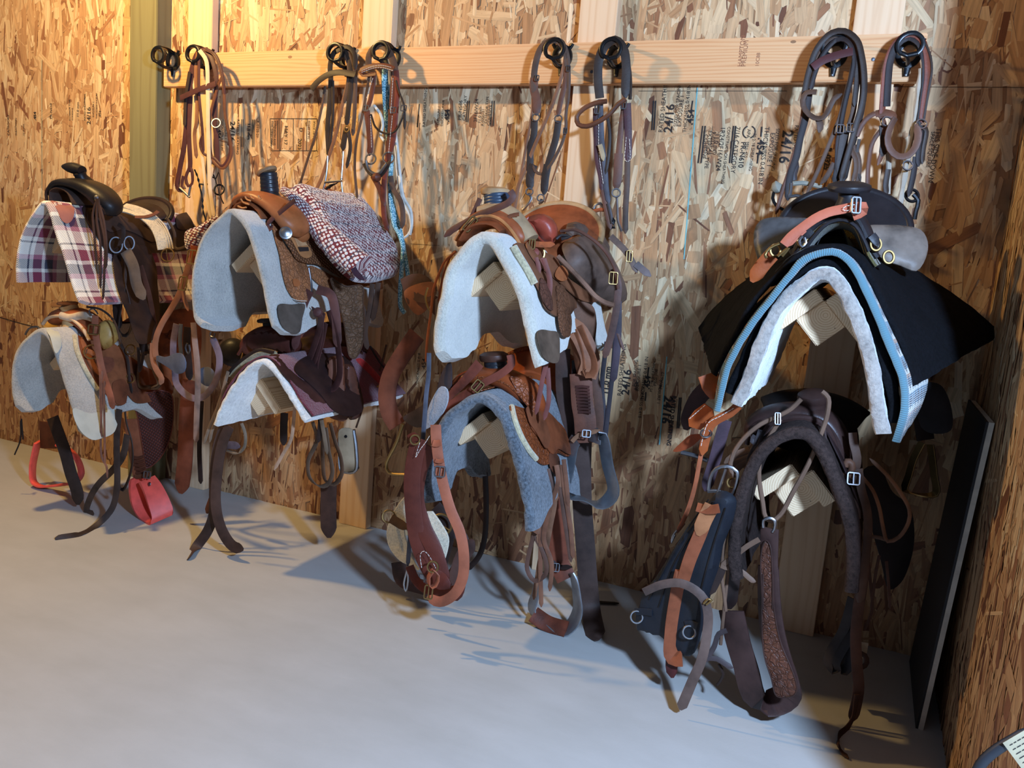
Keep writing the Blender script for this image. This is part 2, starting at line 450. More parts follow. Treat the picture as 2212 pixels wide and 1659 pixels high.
# floor
n = NT('painted_floor'); v = n.coord(); a = n.noise(v, 2.2, 5, .6); b = n.noise(v, 140, 3, .6); c = n.noise(n.coord('Object', (1, 3, 1), (0, 0, .5)), 3, 5, .6)
colr = n.mix(.5, n.ramp(a, [(.3, (168, 166, 160)), (.7, (186, 184, 178))]), n.ramp(c, [(.3, (172, 170, 164)), (.7, (186, 184, 180))]))
sp = n.noise(v, 9, 8, .8); colr = n.mix(n.ramp(sp, [(.70, (0, 0, 0)), (.74, (120, 120, 120))]), colr, lin((120, 112, 104)))
n.col(colr); n.set(.5, 0, .4); n.bump(n.math('ADD', b, n.math('MULTIPLY', a, 2)), .12, .002); FLOOR = n.m
FIR = ((222, 176, 128), (214, 160, 110), (186, 122, 76)); PINE = ((232, 205, 165), (220, 186, 140), (176, 124, 82))
BOARDM = lumber('fir_board', 'X', FIR, (-.2, 1.80), 85, .5, .03)
STUDM = lumber('stud_wood', 'Z', ((228, 196, 158), (222, 186, 146), (206, 164, 124)), (-.3, -.25), 32, .6, .05)
POSTM = lumber('treated_post', 'Z', ((124, 120, 86), (116, 110, 78), (100, 92, 64)), (-.5, -.5), 30, .7, .05)
BEAMM = lumber('beam_wood', 'Y', ((232, 206, 168), (222, 190, 150), (170, 120, 84)), (.012, .085), 160, .6, .002)
# ---------------------------------------------------------------- setting
rnd = random.Random(11)
def osb_wall(name, area, to3, extra=None, base=None, n_fl=9000, seed=3, hole=None):
    """oriented strand board: thin overlapping strands on a panel; to3(a, z, depth) gives the place"""
    r = random.Random(seed); a0, a1, z0, z1 = area; V_ = []; F_ = []; T = []; U = []
    for i in range(n_fl):
        a = r.uniform(a0, a1); z = r.uniform(z0, z1)
        if hole and a < hole[0] and z > hole[1]: continue
        za = hole[1] if hole and a < hole[0] else z1; ab = hole[0] if hole and z > hole[1] else a0
        L = r.choice((.05, .08, .10, .14, .17, .19))*r.uniform(.8, 1.35); w = r.choice((.007, .012, .018, .028, .038))*r.uniform(.7, 1.3)
        big = i/n_fl
        if big > .75 and r.random() < .5: w *= .45; L *= .8
        th = r.gauss(0, .17) if r.random() < .75 else r.gauss(0, .85)
        cs, sn = math.cos(th), math.sin(th); k = r.uniform(-.25, .25)
        out = [(-.5+r.uniform(0, .12), -.5), (.5-r.uniform(0, .12), -.5+k*.4), (.5, r.uniform(-.3, .3)), (.5-r.uniform(0, .15), .5), (-.5+r.uniform(0, .15), .5+k*.3), (-.5, r.uniform(-.3, .3))]
        d = .0006+.0022*big+r.uniform(0, .0004); b = len(V_); tone = min(1, max(0, r.betavariate(3.6, 2.8))) if r.random() < .87 else r.uniform(0, .35)
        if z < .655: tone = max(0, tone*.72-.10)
        tl = r.uniform(-.0003, .0003); uo, vo = r.uniform(0, 50), r.uniform(0, 50)
        for x, y in out:
            p = x*L; q = y*w; aa = min(a1, max(ab, a-p*sn+q*cs)); zz = min(za, max(z0, z+p*cs+q*sn))
            V_.append(to3(aa, zz, d+tl*x)); T.append(tone); U.append((uo+p, vo+q))
        F_.append(tuple(range(b, b+6)))
    m = [0]*len(F_)
    g = base; nb = len(V_); V_ += g.v; F_ += [tuple(i+nb for i in f) for f in g.f]; m += [1]*len(g.f); T += [.4]*len(g.v); U += [(0, 0)]*len(g.v)
    for (ge, mi) in (extra or []):
        nb = len(V_); V_ += ge.v; F_ += [tuple(i+nb for i in f) for f in ge.f]; m += [mi]*len(ge.f); T += [.4]*len(ge.v); U += [(0, 0)]*len(ge.v)
    me = bpy.data.meshes.new(name); me.from_pydata(V_, [], F_)
    for mm in (OSB, OSBB, INK, SEAM, CHALK): me.materials.append(mm)
    me.polygons.foreach_set('material_index', m)
    at = me.attributes.new('tone', 'FLOAT', 'POINT'); at.data.foreach_set('value', T)
    uvl = me.uv_layers.new(name='uv'); li = [0]*len(me.loops); me.loops.foreach_get('vertex_index', li)
    uvl.data.foreach_set('uv', [c for i in li for c in U[i]])
    me.update(); o = bpy.data.objects.new(name, me); sc.collection.objects.link(o); o['kind'] = 'structure'; return o
def text_geo(s, size, place, bold=0, ex=.0):
    cu = bpy.data.curves.new('t', 'FONT'); cu.body = s; cu.size = size; cu.offset = bold; cu.resolution_u = 3; cu.align_x = 'LEFT'
    to = bpy.data.objects.new('t', cu); sc.collection.objects.link(to); me = bpy.data.meshes.new_from_object(to.evaluated_get(bpy.context.evaluated_depsgraph_get()))
    g = Geo().add([place(v.co.x, v.co.y) for v in me.vertices], [tuple(p.vertices) for p in me.polygons])
    bpy.data.objects.remove(to); bpy.data.curves.remove(cu); bpy.data.meshes.remove(me); return g
ex = []
def wtext(s, c, x, y, size, up=True, bold=0):
    """stamp on the wall starting at a picture point, reading upwards or downwards"""
    (X, Y), = px(c, [(x, y)]); p = W(X, Y, 0)
    if up: ex.append((text_geo(s, size, lambda a, b: V((p.x-b, -.0042, p.z+a)), bold), 2))
    else: ex.append((text_geo(s, size, lambda a, b: V((p.x+b, -.0042, p.z-a)), bold), 2))
def wbar(c, x, y, x2, y2, w=.004, mi=2, d=.0041):
    (a, b), (e, f) = px(c, [(x, y), (x2, y2)]); p = W(a, b, 0); q = W(e, f, 0); p.y = q.y = -d; t = (q-p).normalized(); s = V((-t.z, 0, t.x))*w/2
    ex.append((Geo().add([p-s, p+s, q+s, q-s], [(0, 1, 2, 3)]), mi))
CROPS['N'] = (1380, 180, 5.53); CROPS['O'] = (820, 180, 7.373); CROPS['Q'] = (1280, 760, 6.912); CROPS['R'] = (0, 0, 5.53)
# group above the right saddle's left side
wtext('RATED SHEATHING', 'N', 285, 590, .021); wtext('24/16', 'N', 395, 590, .042, bold=.0008); wtext('SIZED FOR SPACING', 'N', 455, 520, .016); wtext('EXPOSURE 1', 'N', 505, 520, .019); wtext('THICKNESS 0.418 IN', 'N', 565, 590, .018); wtext('.454', 'N', 645, 500, .03, bold=.001)
wbar('N', 180, 210, 160, 560, .005); wbar('N', 205, 210, 185, 560, .005); wbar('N', 645, 210, 628, 330, .005)
wtext('COHESIVE', 'N', 790, 610, .018, False); wtext('EXTERIOR TYPE', 'N', 838, 565, .018, False); wtext('R-0325-21', 'N', 880, 580, .018, False); wtext('11.0 mm', 'N', 920, 600, .02, False); wtext('1R24/2F16/W24', 'N', 985, 520, .022, False)
wtext('CONSTRUCTION SHEATHING', 'N', 1065, 520, .014, False); wtext('7/16 CATEGORY', 'N', 1165, 520, .021, False); wtext('PR-N610', 'N', 1228, 700, .023, False, .0004); wtext('PS 2-18 SHEATHING', 'N', 1370, 600, .014, False); wtext('MILL 455', 'N', 1285, 700, .014, False)
wtext('.454', 'N', 1430, 650, .033, False, .001); wtext('THICKNESS 0.418 IN', 'N', 1510, 520, .021, False); wtext('EXPOSURE 1', 'N', 1580, 590, .02, False); wtext('SIZED FOR SPACING', 'N', 1645, 540, .015, False); wtext('24/16', 'N', 1725, 560, .047, False, .001); wtext('RATED SHEATHING', 'N', 1870, 500, .016, False)
for q in ((765, 510, 710, 955), (795, 510, 745, 955), (1135, 510, 1085, 955), (1160, 510, 1110, 955)): wbar('N', *q, .005)
wbar('N', 1470, 520, 1460, 640, .005); wbar('N', 1430, 850, 1415, 960, .005)
p = W(*px('N', [(1318, 585)])[0], 0); g = Geo()
for a0, a1 in ((20, 160), (200, 340)): g.merge(strap([V((p.x+.02*math.sin(math.radians(a)), -.0043, p.z+.02*math.cos(math.radians(a)))) for a in range(a0, a1+1, 20)], .004, .0004, (0, -1, 0), point=False))
ex.append((g, 2)); wtext('APA', 'N', 1300, 548, .016, False)
# left of the third hook group
wtext('RATED SHEATHING', 'O', 730, 700, .017); wtext('.454', 'O', 1110, 620, .028, bold=.001); wtext('THICKNESS 0.418', 'O', 1015, 690, .013); wtext('EXPOSURE 1', 'O', 950, 670, .013); wtext('PR-N586', 'O', 1305, 590, .02); wtext('CATEGORY', 'O', 1375, 600, .018)
wtext('2F16/W24', 'O', 1555, 620, .02); wtext('11.0 mm', 'O', 1615, 640, .017); wtext('R-0325-21', 'O', 1660, 680, .015); wtext('EXTERIOR TYPE', 'O', 1715, 640, .014); wtext('COHESIVE', 'O', 1765, 680, .017)
for q in ((1410, 280, 1385, 620), (1440, 280, 1410, 620), (1800, 280, 1775, 680), (1835, 280, 1815, 680), (640, 330, 605, 700), (625, 500, 610, 700)): wbar('O', *q, .004)
# group behind the second saddle's horn
wtext('24/16', 'J', 660, 745, .038, False, .0006); wtext('.454', 'J', 560, 800, .026, False, .001); wtext('THICKNESS 0.418 IN', 'J', 592, 730, .015, False); wtext('RATED SHEATHING', 'J', 715, 730, .017, False); wtext('EXPOSURE 1', 'J', 620, 735, .015, False)
wtext('STRENGTH AXIS', 'J', 1010, 740, .014, False); wtext('THIS DIRECTION', 'J', 985, 740, .014, False); wtext('MAY 17', 'J', 1092, 780, .024, False); wtext('2023', 'J', 1200, 880, .024, False); wtext('D', 'J', 1210, 795, .024, False)
wtext('SPACE 1/8 IN', 'J', 1320, 740, .013, False); wtext('EDGES 1/8 IN', 'J', 1280, 740, .013, False); wtext('R-0325-21', 'J', 870, 740, .017, False); wtext('11.0 mm', 'J', 800, 760, .02, False, .0008)
for q in ((975, 725, 1350, 725), (985, 980, 1350, 980), (975, 725, 985, 980), (1048, 725, 1052, 980), (1160, 725, 1160, 980), (1270, 725, 1265, 980), (1350, 725, 1345, 980)): wbar('J', *q, .0022)
for q in ((750, 730, 748, 950), (762, 730, 760, 950), (836, 730, 834, 950), (848, 730, 846, 950), (1035, 740, 1038, 965), (573, 730, 570, 800), (568, 900, 566, 955)): wbar('J', *q, .0035)
# lower group between the third and fourth saddles
wtext('RATED SHEATHING', 'Q', 430, 660, .022); wtext('24/16', 'Q', 545, 650, .042, bold=.0008); wtext('FOR SPACING', 'Q', 640, 520, .016); wtext('EXPOSURE 1', 'Q', 690, 590, .018); wtext('THICKNESS 0.418 IN', 'Q', 770, 720, .018); wtext('.454', 'Q', 850, 560, .028, bold=.001)
wtext('PS 2-18 SHEATHING', 'Q', 895, 600, .014); wtext('PRG 108', 'Q', 955, 510, .017); wtext('PR-N610', 'Q', 1045, 560, .017); wtext('24/16', 'Q', 1075, 650, .045, False, .0014); wtext('RATED SHEATHING', 'Q', 1195, 650, .021, False, .0005)
for q in ((842, 230, 825, 370), (800, 600, 790, 730), (1300, 680, 1265, 1140), (1325, 680, 1290, 1140), (80, 190, 60, 480), (105, 190, 85, 480)): wbar('Q', *q, .005)
wtext('11.0 mm', 'Q', 235, 640, .03, bold=.001); wtext('CONSTRUCTION', 'D', 0, -40, .001)
wtext('THICKNESS 0.418', 'P', 905, 830, .017); wtext('.454', 'P', 920, 800, .028)
# left panel and right edge
wtext('24/16', 'R', 1090, 1490, .036); wtext('.454', 'R', 1215, 1410, .02); wtext('THICKNESS 0.418 IN', 'R', 1170, 1420, .013); wtext('RATED SHEATHING', 'R', 1030, 1440, .014); wtext('EXPOSURE 1', 'R', 1130, 1400, .013); wtext('11.0 mm', 'R', 950, 1400, .02); wtext('EXTERIOR TYPE', 'R', 850, 1440, .014); wtext('COHESIVE', 'R', 880, 1440, .013)
wtext('.454', 'R', 440, 1440, .024, bold=.001); wtext('CATEGORY', 'R', 120, 1620, .02); wtext('SHEATHING', 'R', 210, 1620, .016); wtext('11.0 mm', 'R', 300, 1620, .016); wtext('PR-N610', 'R', 630, 1420, .02)
wtext('THIS SIDE DOWN', 'L', 1515, 870, .021, False); wtext('SPACE SQUARE', 'L', 1475, 900, .016, False); wtext('ADHESIVE', 'L', 1400, 900, .016, False); wtext('R-0325', 'L', 640, 1030, .024, False, .001)
wtext('THICKNESS 0.418', 'H', 90, 10, .018, False); wtext('EXPOSURE 1', 'H', 215, 0, .016, False); wtext('.454', 'H', 40, 0, .022, False)
# seams between panels and chalk lines
for q in ((0, 685, 52, 700), (52, 700, 180, 730)): wbar('P', *q, .004, 3, .0042)
wbar('P', 92, 130, 92, 430, .0016, 4, .0043); wbar('P', 305, 150, 302, 300, .003, 4, .0043); wbar('P', 1507, 190, 1478, 560, .004, 4, .0043); wbar('P', 1441, 770, 1425, 960, .004, 4, .0043)
wbar('P', 1380, 197, 1700, 197, .0015, 3, .0043); wbar('L', 1070, 545, 2212, 552, .0015, 3, .0043); wbar('E', 250, 540, 480, 555, .0012, 3, .0043); wbar('H', 740, 415, 880, 415, .002, 3, .0043)
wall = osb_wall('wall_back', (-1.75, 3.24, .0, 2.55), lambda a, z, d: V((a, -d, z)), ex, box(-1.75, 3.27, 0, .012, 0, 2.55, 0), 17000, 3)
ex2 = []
wallr = osb_wall('wall_right', (-1.42, 0, 0, 2.55), lambda a, z, d: V((3.25-d, a, z)), ex2, box(3.25, 3.262, -1.42, .0, 0, 1.15, 0).merge(box(3.25, 3.262, -.85, .0, 1.15, 2.55, 0)), 4600, 8, (-.85, 1.15))  # upper opening is out of view, added to let the cool light through
obj('floor', box(-3.2, 5.2, -4.6, .012, -.03, 0, 0), FLOOR, kind='structure', smooth=False)
for i, (x0, nm) in enumerate(((0, 'trim_1'), (.9136, 'trim_2'), (1.8272, 'trim_3'), (2.7408, 'trim_4'))):
    b = box(x0, x0+.14, -.042, -.004, 0, 2.55, .002); obj(nm, b, STUDM, kind='structure')
obj('trim_5', box(-.30, -.135, -.085, -.004, 0, 2.55, .003), POSTM, kind='structure')
bd = thing('mounting_board', 'long horizontal reddish pine board nailed across the studs, carrying the black iron tack hooks', 'board', (1.43, -.06, 1.829))
obj('plank', box(-.10, 2.955, -.080, -.043, 1.829, 1.969, .003), BOARDM, bd)
q = px('K', [(1925, 310), (1955, 310), (2060, 310)])
g = text_geo('HAMPTON', .020, lambda a, b, p=W(*q[0], -.08): V((p.x-b, -.0806, p.z+a))); g.merge(text_geo('PREMIUM', .020, lambda a, b, p=W(*q[1], -.08): V((p.x-b, -.0806, p.z+a)))); g.merge(text_geo('10C88', .016, lambda a, b, p=W(*q[2], -.08): V((p.x-b, -.0806, p.z+a))))
obj('ink_stamp', g, plain('faded_ink', (150, 92, 60), .8), bd, smooth=False)
for (c, x, y) in (('L', 1010, 325), ('K', 730, 350)):
    p = W(*px(c, [(x, y)])[0], -.08); obj('screw_head', lathe([(.006, 0), (.005, .0015), (.001, .002)], p, (0, -1, 0), 12), STEEL, bd)
# panel leaning in the corner
pn = thing('leaning_panel', 'tall black-faced panel with a pale edge leaning in the corner against the right wall', 'panel', (3.2, -.28, 0))
PB = plain('black_face', (22, 23, 28), .6); PE = plain('pale_panel_edge', (205, 196, 180), .7)
def prism(q, d):
    v = [V(p) for p in q]; n_ = len(v); v += [p+V(d) for p in v]
    return Geo().add(v, [tuple(range(n_)), tuple(range(2*n_-1, n_-1, -1))]+[(i, (i+1) % n_, (i+1) % n_+n_, i+n_) for i in range(n_)])
b0 = WZ(2033, 1588, 0); b1 = V((b0.x+.0, -.05, 0)); tp = W(2156, 915, b0.y)
top0 = V((min(tp.x, 3.236), b0.y, tp.z)); top1 = V((min(tp.x, 3.236), -.05, tp.z)); b0.x = min(b0.x, 3.19); b1.x = b0.x
obj('face', prism([b0+V((-.008, 0, 0)), b1+V((-.008, 0, 0)), top1+V((-.012, 0, 0)), top0+V((-.012, 0, 0))], (.006, 0, .0)), PB, pn, smooth=False)
obj('core_edge', prism([b0+V((-.0015, -.001, 0)), b1+V((-.0015, 0, 0)), top1+V((-.0055, 0, 0)), top0+V((-.0055, -.001, 0))], (.013, 0, 0)), PE, pn, label='pale unpainted edge', smooth=False)
# cord and paper tag, bottom right corner
cd = thing('power_cord', 'thick black cord with a printed paper tag beside the right wall', 'cord', (3.08, -1.45, 0))
c0 = WZ(2085, 1700, .0); YC = -1.46
cp = path('P', [(2110, 1668), (2128, 1640), (2155, 1618), (2185, 1600), (2230, 1580), (2290, 1600)], YC)
cp = [V((cp[0].x-.03, YC, .0045)), V((cp[0].x-.01, YC, .01))]+cp
obj('cable', tube(cp, .0085, 10), plain('black_cord', (34, 36, 42), .5), cd)
q = [W(x, y, YC-.012) for x, y in ((2166, 1605), (2212, 1578), (2300, 1640), (2250, 1720), (2205, 1658))]
tg = obj('paper_tag', prism(q, (0, .0006, 0)), plain('cream_paper', (176, 160, 128), .8), cd, label='printed cream paper tag', smooth=False)
g = Geo()
u_ = (q[1]-q[0]).normalized(); w_ = (q[4]-q[0]).normalized(); rp = random.Random(4)
for r_ in range(5):                      # the print on the tag is too small to read: short dark dashes
    x_ = .008
    while x_ < .075:
        l_ = rp.uniform(.003, .009); o_ = q[0]+w_*(.008+.008*r_)+V((0, -.0008, 0)); g.merge(tube([o_+u_*x_, o_+u_*(x_+l_)], .0009, 4)); x_ += l_+.003
obj('print', g, INK, tg, smooth=False)
# ---------------------------------------------------------------- racks
XS = {1: -.015, 2: .926, 3: 1.858, 4: 2.79}
def rack(n, zb, label):
    X = XS[n]; t = thing('saddle_rack', label, 'rack', (X, -.33, zb), 'wooden saddle racks')
    cs = math.cos(math.radians(43)); sn = math.sin(math.radians(43)); u = V((cs, 0, sn)); v = V((-sn, 0, cs))
    def brd(u0, u1, v0, v1, y0, y1):
        q = [(u0, v0), (u1, v0), (u1, v1), (u0, v1)]
        g = Geo(); bm = bmesh.new(); bmesh.ops.create_cube(bm, size=1)
        for k in bm.verts: k.co = V(((u0+u1)/2+k.co.x*(u1-u0), (y0+y1)/2+k.co.y*(y1-y0), (v0+v1)/2+k.co.z*(v1-v0)))
        bmesh.ops.bevel(bm, geom=bm.edges[:], offset=.003, segments=2, affect='EDGES')
        g = bm2geo(bm); g.v = [V((X, 0, zb))+u*p.x+v*p.z+V((0, p.y, 0)) for p in g.v]; return g
    obj('beam', brd(0, .089, 0, .089, -.60, -.044), BEAMM, t)
    obj('side_board', brd(-.045, .089, .0895, .127, -.625, -.044), BEAMM, t); obj('side_board', brd(.0895, .127, -.05 if (n, zb) in ((2, .565), (4, 1.04)) else -.015, .085, -.63, -.044), BEAMM, t)
    return t
rack(1, 1.04, 'upper wooden rack at the far left, under the plaid blanket'); rack(1, .565, 'lower wooden rack at the far left, under the grey felt pad with pale corner patch')
rack(2, 1.04, 'upper wooden rack of the second stack, its beam end seen inside the grey arch'); rack(2, .565, 'lower wooden rack with pale ringed end under the white fleece pad')
rack(3, 1.04, 'upper wooden rack of the third stack, its beam end inside the thick white pad'); rack(3, .565, 'lower wooden rack of the third stack, its beam end inside the blue grey pad')
rack(4, 1.04, 'upper wooden rack of the rightmost stack, in shade under the piled blankets'); rack(4, .565, 'lower wooden rack of the rightmost stack, its beam end above the tooled stirrup leather')
# ---------------------------------------------------------------- pads
def arch_pts(c, pts, Y, n=64):
    P = spline(path(c, pts, Y), .01); L = [0]
    for i in range(1, len(P)): L.append(L[-1]+(P[i]-P[i-1]).length)
    out = []; k = 0
    for j in range(n+1):
        d = L[-1]*j/n
        while k < len(L)-2 and L[k+1] < d: k += 1
        out.append(P[k].lerp(P[k+1], (d-L[k])/max(1e-9, L[k+1]-L[k])))
    return out, L[-1]
def pad_geo(fr, bk, thick, tr, ny=40, fuzz=.0015, seed=0, L=1.0, sag=0, rnd_=1):
    """sheet between the front arch fr and the back arch bk; tr(t) = how much of each leg is cut away"""
    n = len(fr)-1; v = []; uvs = []
    def cross(t, off):
        row = []; a, b = tr(t); s0 = a/L; s1 = 1-b/L
        for i in range(n+1):
            s = (s0+(s1-s0)*i/n)*n; k = min(int(s), n-1); f_ = s-k
            pf = fr[k].lerp(fr[k+1], f_); pb = bk[k].lerp(bk[k+1], f_); p = pf.lerp(pb, t)
            tf = (fr[min(k+2, n)]-fr[max(k-1, 0)]).lerp(bk[min(k+2, n)]-bk[max(k-1, 0)], t); nn = V((tf.z, 0, -tf.x)).normalized()
            if nn.z < 0 and abs(k-n/2) < n*.1: nn = -nn
            row.append((p, nn, s/n*L))
        # keep the normals consistent (outwards)
        for i in range(1, n+1):
            if row[i][1].dot(row[i-1][1]) < 0: row[i] = (row[i][0], -row[i][1], row[i][2])
        if row[n//2][1].z < 0: row = [(p, -q, s) for p, q, s in row]
        return [(p+q*off, s) for p, q, s in row]
    rows = []
    Yf, Yb = fr[0].y, bk[0].y
    e = thick*.5/abs(Yb-Yf)
    T_ = [i/ny for i in range(ny+1)]
    # closed tube in the t direction: outer surface 0..1 then inner 1..0
    bkr = [(1-e*.3, .42), (1, .2), (1, -.2), (1-e*.3, -.42)]; frr = [(e*.3, -.42), (0, -.2), (0, .2), (e*.3, .42)]
    mx = lambda t: min(max(t, e), 1-e)
    seq = [(mx(t), .5) for t in T_]+bkr+[(mx(t), -.5) for t in reversed(T_)]+frr
    for (tt, o) in seq: rows.append([(p, s, Yf+(Yb-Yf)*tt) for p, s in cross(tt, thick*o)])
    N = len(rows); g = Geo(); uvs = []
    rr = random.Random(seed)
    for j, r_ in enumerate(rows):
        for p, s, y in r_:
            q = mnoise.noise_vector(p*38+V((seed, 0, 0)))*fuzz+mnoise.noise_vector(p*9+V((seed, 5, 0)))*fuzz*1.6
            g.v.append(p+q); uvs.append((s, y))
    m = n+1
    for j in range(N):
        j2 = (j+1) % N
        for i in range(n): g.f.append((j*m+i, j*m+i+1, j2*m+i+1, j2*m+i))
    i0 = ny+1+4
    for e_ in (0, n):
        for j in range(ny): g.f.append((j*m+e_, (j+1)*m+e_, (i0+ny-j-1)*m+e_, (i0+ny-j)*m+e_))
        g.f.append(tuple(k*m+e_ for k in range(ny, i0+1))); g.f.append(tuple(k*m+e_ for k in list(range(i0+ny, N))+[0]))
    g.m = [0]*len(g.f); g.uv = uvs; return g
def trim(kl, kr):
    def f(t):
        def ev(k):
            for i in range(len(k)-1):
                if t <= k[i+1][0]:
                    x = (t-k[i][0])/(k[i+1][0]-k[i][0]); x = x*x*(3-2*x); return k[i][1]*(1-x)+k[i+1][1]*x
            return k[-1][1]
        return (ev(kl), ev(kr))
    return f
CUT = [(0, .035), (.06, .005), (.18, 0), (.30, .02), (.45, .075), (.6, .075), (.78, .02), (.95, 0), (1, .03)]
NOC = [(0, 0), (1, 0)]
def pad(name, label, cat, c, pts, mat, thick, Yf=-.76, Yb=-.10, bpts=None, tl=NOC, trr=NOC, group='saddle pads and blankets', fuzz=.0015, seed=1, parent=None, flare=1, fx=1):
    fr, L = arch_pts(c, pts, Yf)
    xc = fr[len(fr)//2].x; fr = [V((xc+(p.x-xc)*fx, p.y, p.z)) for p in fr]
    bk = arch_pts(c, bpts, Yb)[0] if bpts else [V((xc+(p.x-xc)*flare, Yb, p.z)) for p in fr]
    g = pad_geo(fr, bk, thick, trim(tl, trr), seed=seed, L=L, fuzz=fuzz)
    o = obj(name, g, mat, label=label, cat=cat, group=group) if parent is None else obj(name, g, mat, parent)
    k = max(range(len(fr)), key=lambda i: fr[i].z); o_ = thick*.5+.003
    R_ = [(p.x, p.z) for p in fr[k::4]]+[(fr[-1].x, fr[-1].z)]; Lf = [(p.x, p.z) for p in fr[k::-4]]+[(fr[0].x, fr[0].z)]
    def offs(q, sgn):
        out = []
        for i in range(len(q)):
            a = V(q[max(i-1, 0)]); b = V(q[min(i+1, len(q)-1)]); t = (b-a).normalized(); nn = V((t.y, -t.x))*sgn
            if nn.y < 0 and nn.x*sgn*-1 > 0: nn = -nn
            out.append((q[i][0]-t.y*o_*sgn, q[i][1]+t.x*o_*sgn))
        return out
    return o, Ext(offs(R_, 1)), Ext(offs(Lf, -1)), fr[k].copy()+V((0, 0, o_))
# fabrics
n = NT('plaid_wool'); uv = n.coord('UV'); sx = n.n('ShaderNodeSeparateXYZ'); n.l(uv, sx.inputs[0])
def bands(o, per, stops):
    f = n.math('FRACT', n.math('MULTIPLY', n.math('ADD', o, 5), 1/per)); return n.ramp(f, stops, True)
CR, WN, NV, LP = (222, 214, 200), (122, 44, 66), (58, 62, 76), (176, 120, 136)
st = [(0, CR), (.16, NV), (.20, CR), (.30, WN), (.52, CR), (.60, NV), (.80, LP), (.9, CR)]
A1 = bands(sx.outputs[0], .19, st); A2 = bands(sx.outputs[1], .17, st)
wv = n.n('ShaderNodeTexWave', wave_type='BANDS', bands_direction='DIAGONAL'); wv.inputs['Scale'].default_value = 90; n.l(uv, wv.inputs['Vector'])
n.col(n.mix(n.math('ADD', n.math('MULTIPLY', n.math('GREATER_THAN', wv.outputs['Fac'], .5), .5), .25), A1, A2)); n.set(.95, 0, .1, .4); n.bump(wv.outputs['Fac'], .4, .002); PLAID = n.m
n = NT('serape'); uv = n.coord('UV'); sx = n.n('ShaderNodeSeparateXYZ'); n.l(uv, sx.inputs[0])
ch = n.n('ShaderNodeTexChecker'); ch.inputs['Scale'].default_value = 1; n.l(n.coord('UV', (32, 32, 1), (0, 0, .785)), ch.inputs['Vector'])
bd_ = n.ramp(n.math('FRACT', n.math('MULTIPLY', n.math('ADD', sx.outputs[0], 2), 11)), [(0, (70, 112, 128)), (.35, (200, 196, 176)), (.5, (168, 120, 72)), (.62, (70, 112, 128)), (.8, (204, 200, 184))], True)
colr = n.mix(ch.outputs['Fac'], bd_, lin((20, 20, 24))); edge_ = n.math('LESS_THAN', sx.outputs[1], -.752)
colr = n.mix(edge_, colr, lin((88, 122, 132))); n.col(colr); wv = n.n('ShaderNodeTexWave', wave_type='BANDS', bands_direction='X'); wv.inputs['Scale'].default_value = 60; n.l(uv, wv.inputs['Vector'])
n.set(.95, 0, .1, .4); n.bump(wv.outputs['Fac'], .6, .003); SERAPE = n.m
n = NT('diamond_weave'); uv = n.coord('UV', (1, 1, 1), (0, 0, .5)); br = n.n('ShaderNodeTexBrick'); br.inputs['Scale'].default_value = 68; br.inputs['Mortar Size'].default_value = .03; br.inputs['Brick Width'].default_value = .62; br.inputs['Row Height'].default_value = .42; br.inputs['Bias'].default_value = 0
n.l(uv, br.inputs['Vector']); br.inputs['Color1'].default_value = (0, 0, 0, 1); br.inputs['Color2'].default_value = (1, 1, 1, 1); br.inputs['Mortar'].default_value = (.0, .0, .0, 1)
wr = n.n('ShaderNodeTexWave', wave_type='BANDS', wave_profile='TRI'); wr.inputs['Scale'].default_value = 6.5; wr.inputs['Distortion'].default_value = 3.5; n.l(n.coord('UV', (1, .5, 1)), wr.inputs['Vector'])
vo = n.n('ShaderNodeTexVoronoi'); vo.inputs['Scale'].default_value = 105; vo.inputs['Randomness'].default_value = .35; n.l(n.coord('UV', (.62, 1, 1), (0, 0, .35)), vo.inputs['Vector'])
spots = n.math('LESS_THAN', vo.outputs['Distance'], .42)
dark = n.ramp(n.math('ADD', n.math('MULTIPLY', wr.outputs['Fac'], .7), n.math('MULTIPLY', br.outputs['Fac'], .3)), [(0, (112, 40, 44)), (.42, (126, 60, 54)), (.55, (56, 54, 70)), (.8, (140, 92, 84))], True)
n.col(n.mix(spots, dark, lin((214, 204, 196)))); n.set(.95, 0, .1, .3); n.bump(n.math('SUBTRACT', 1, vo.outputs['Distance']), .9, .004); WEAVE = n.m
FELT_G = felt((182, 176, 164)); FELT_W = felt((206, 200, 184), .08); FELT_B = felt((98, 104, 110), .3, .3, 40); FELT_K = felt((15, 15, 18), .3, .3, 40); FLEECE_W = felt((228, 224, 214), .1, .8, 30, 'fleece'); FELT_T = felt((158, 148, 138), .15, .9, 26, 'fleece'); FELT_D = felt((58, 46, 42), .25, .2, 40)
MAROON = felt((104, 26, 44), .1, .3)
P1U = pad('saddle_blanket', 'cream, maroon and navy plaid wool blanket on the upper far left rack', 'saddle blanket', 'A', [(135, 1030), (132, 900), (150, 750), (195, 600), (270, 480), (350, 395), (395, 480), (440, 620), (500, 800), (545, 950), (590, 1100), (640, 1205)], PLAID, .018, trr=[(0, .012), (.05, 0), (1, .0)], seed=1)
P1L = pad('saddle_pad', 'thick light grey felt pad with pale leather corner patches, lower far left', 'saddle pad', 'B', [(115, 770), (85, 650), (80, 530), (100, 400), (150, 320), (255, 250), (310, 300), (355, 410), (405, 560), (440, 680), (470, 790), (515, 920)], FELT_G, .026, Yb=-.30, tl=CUT, trr=CUT, seed=2)
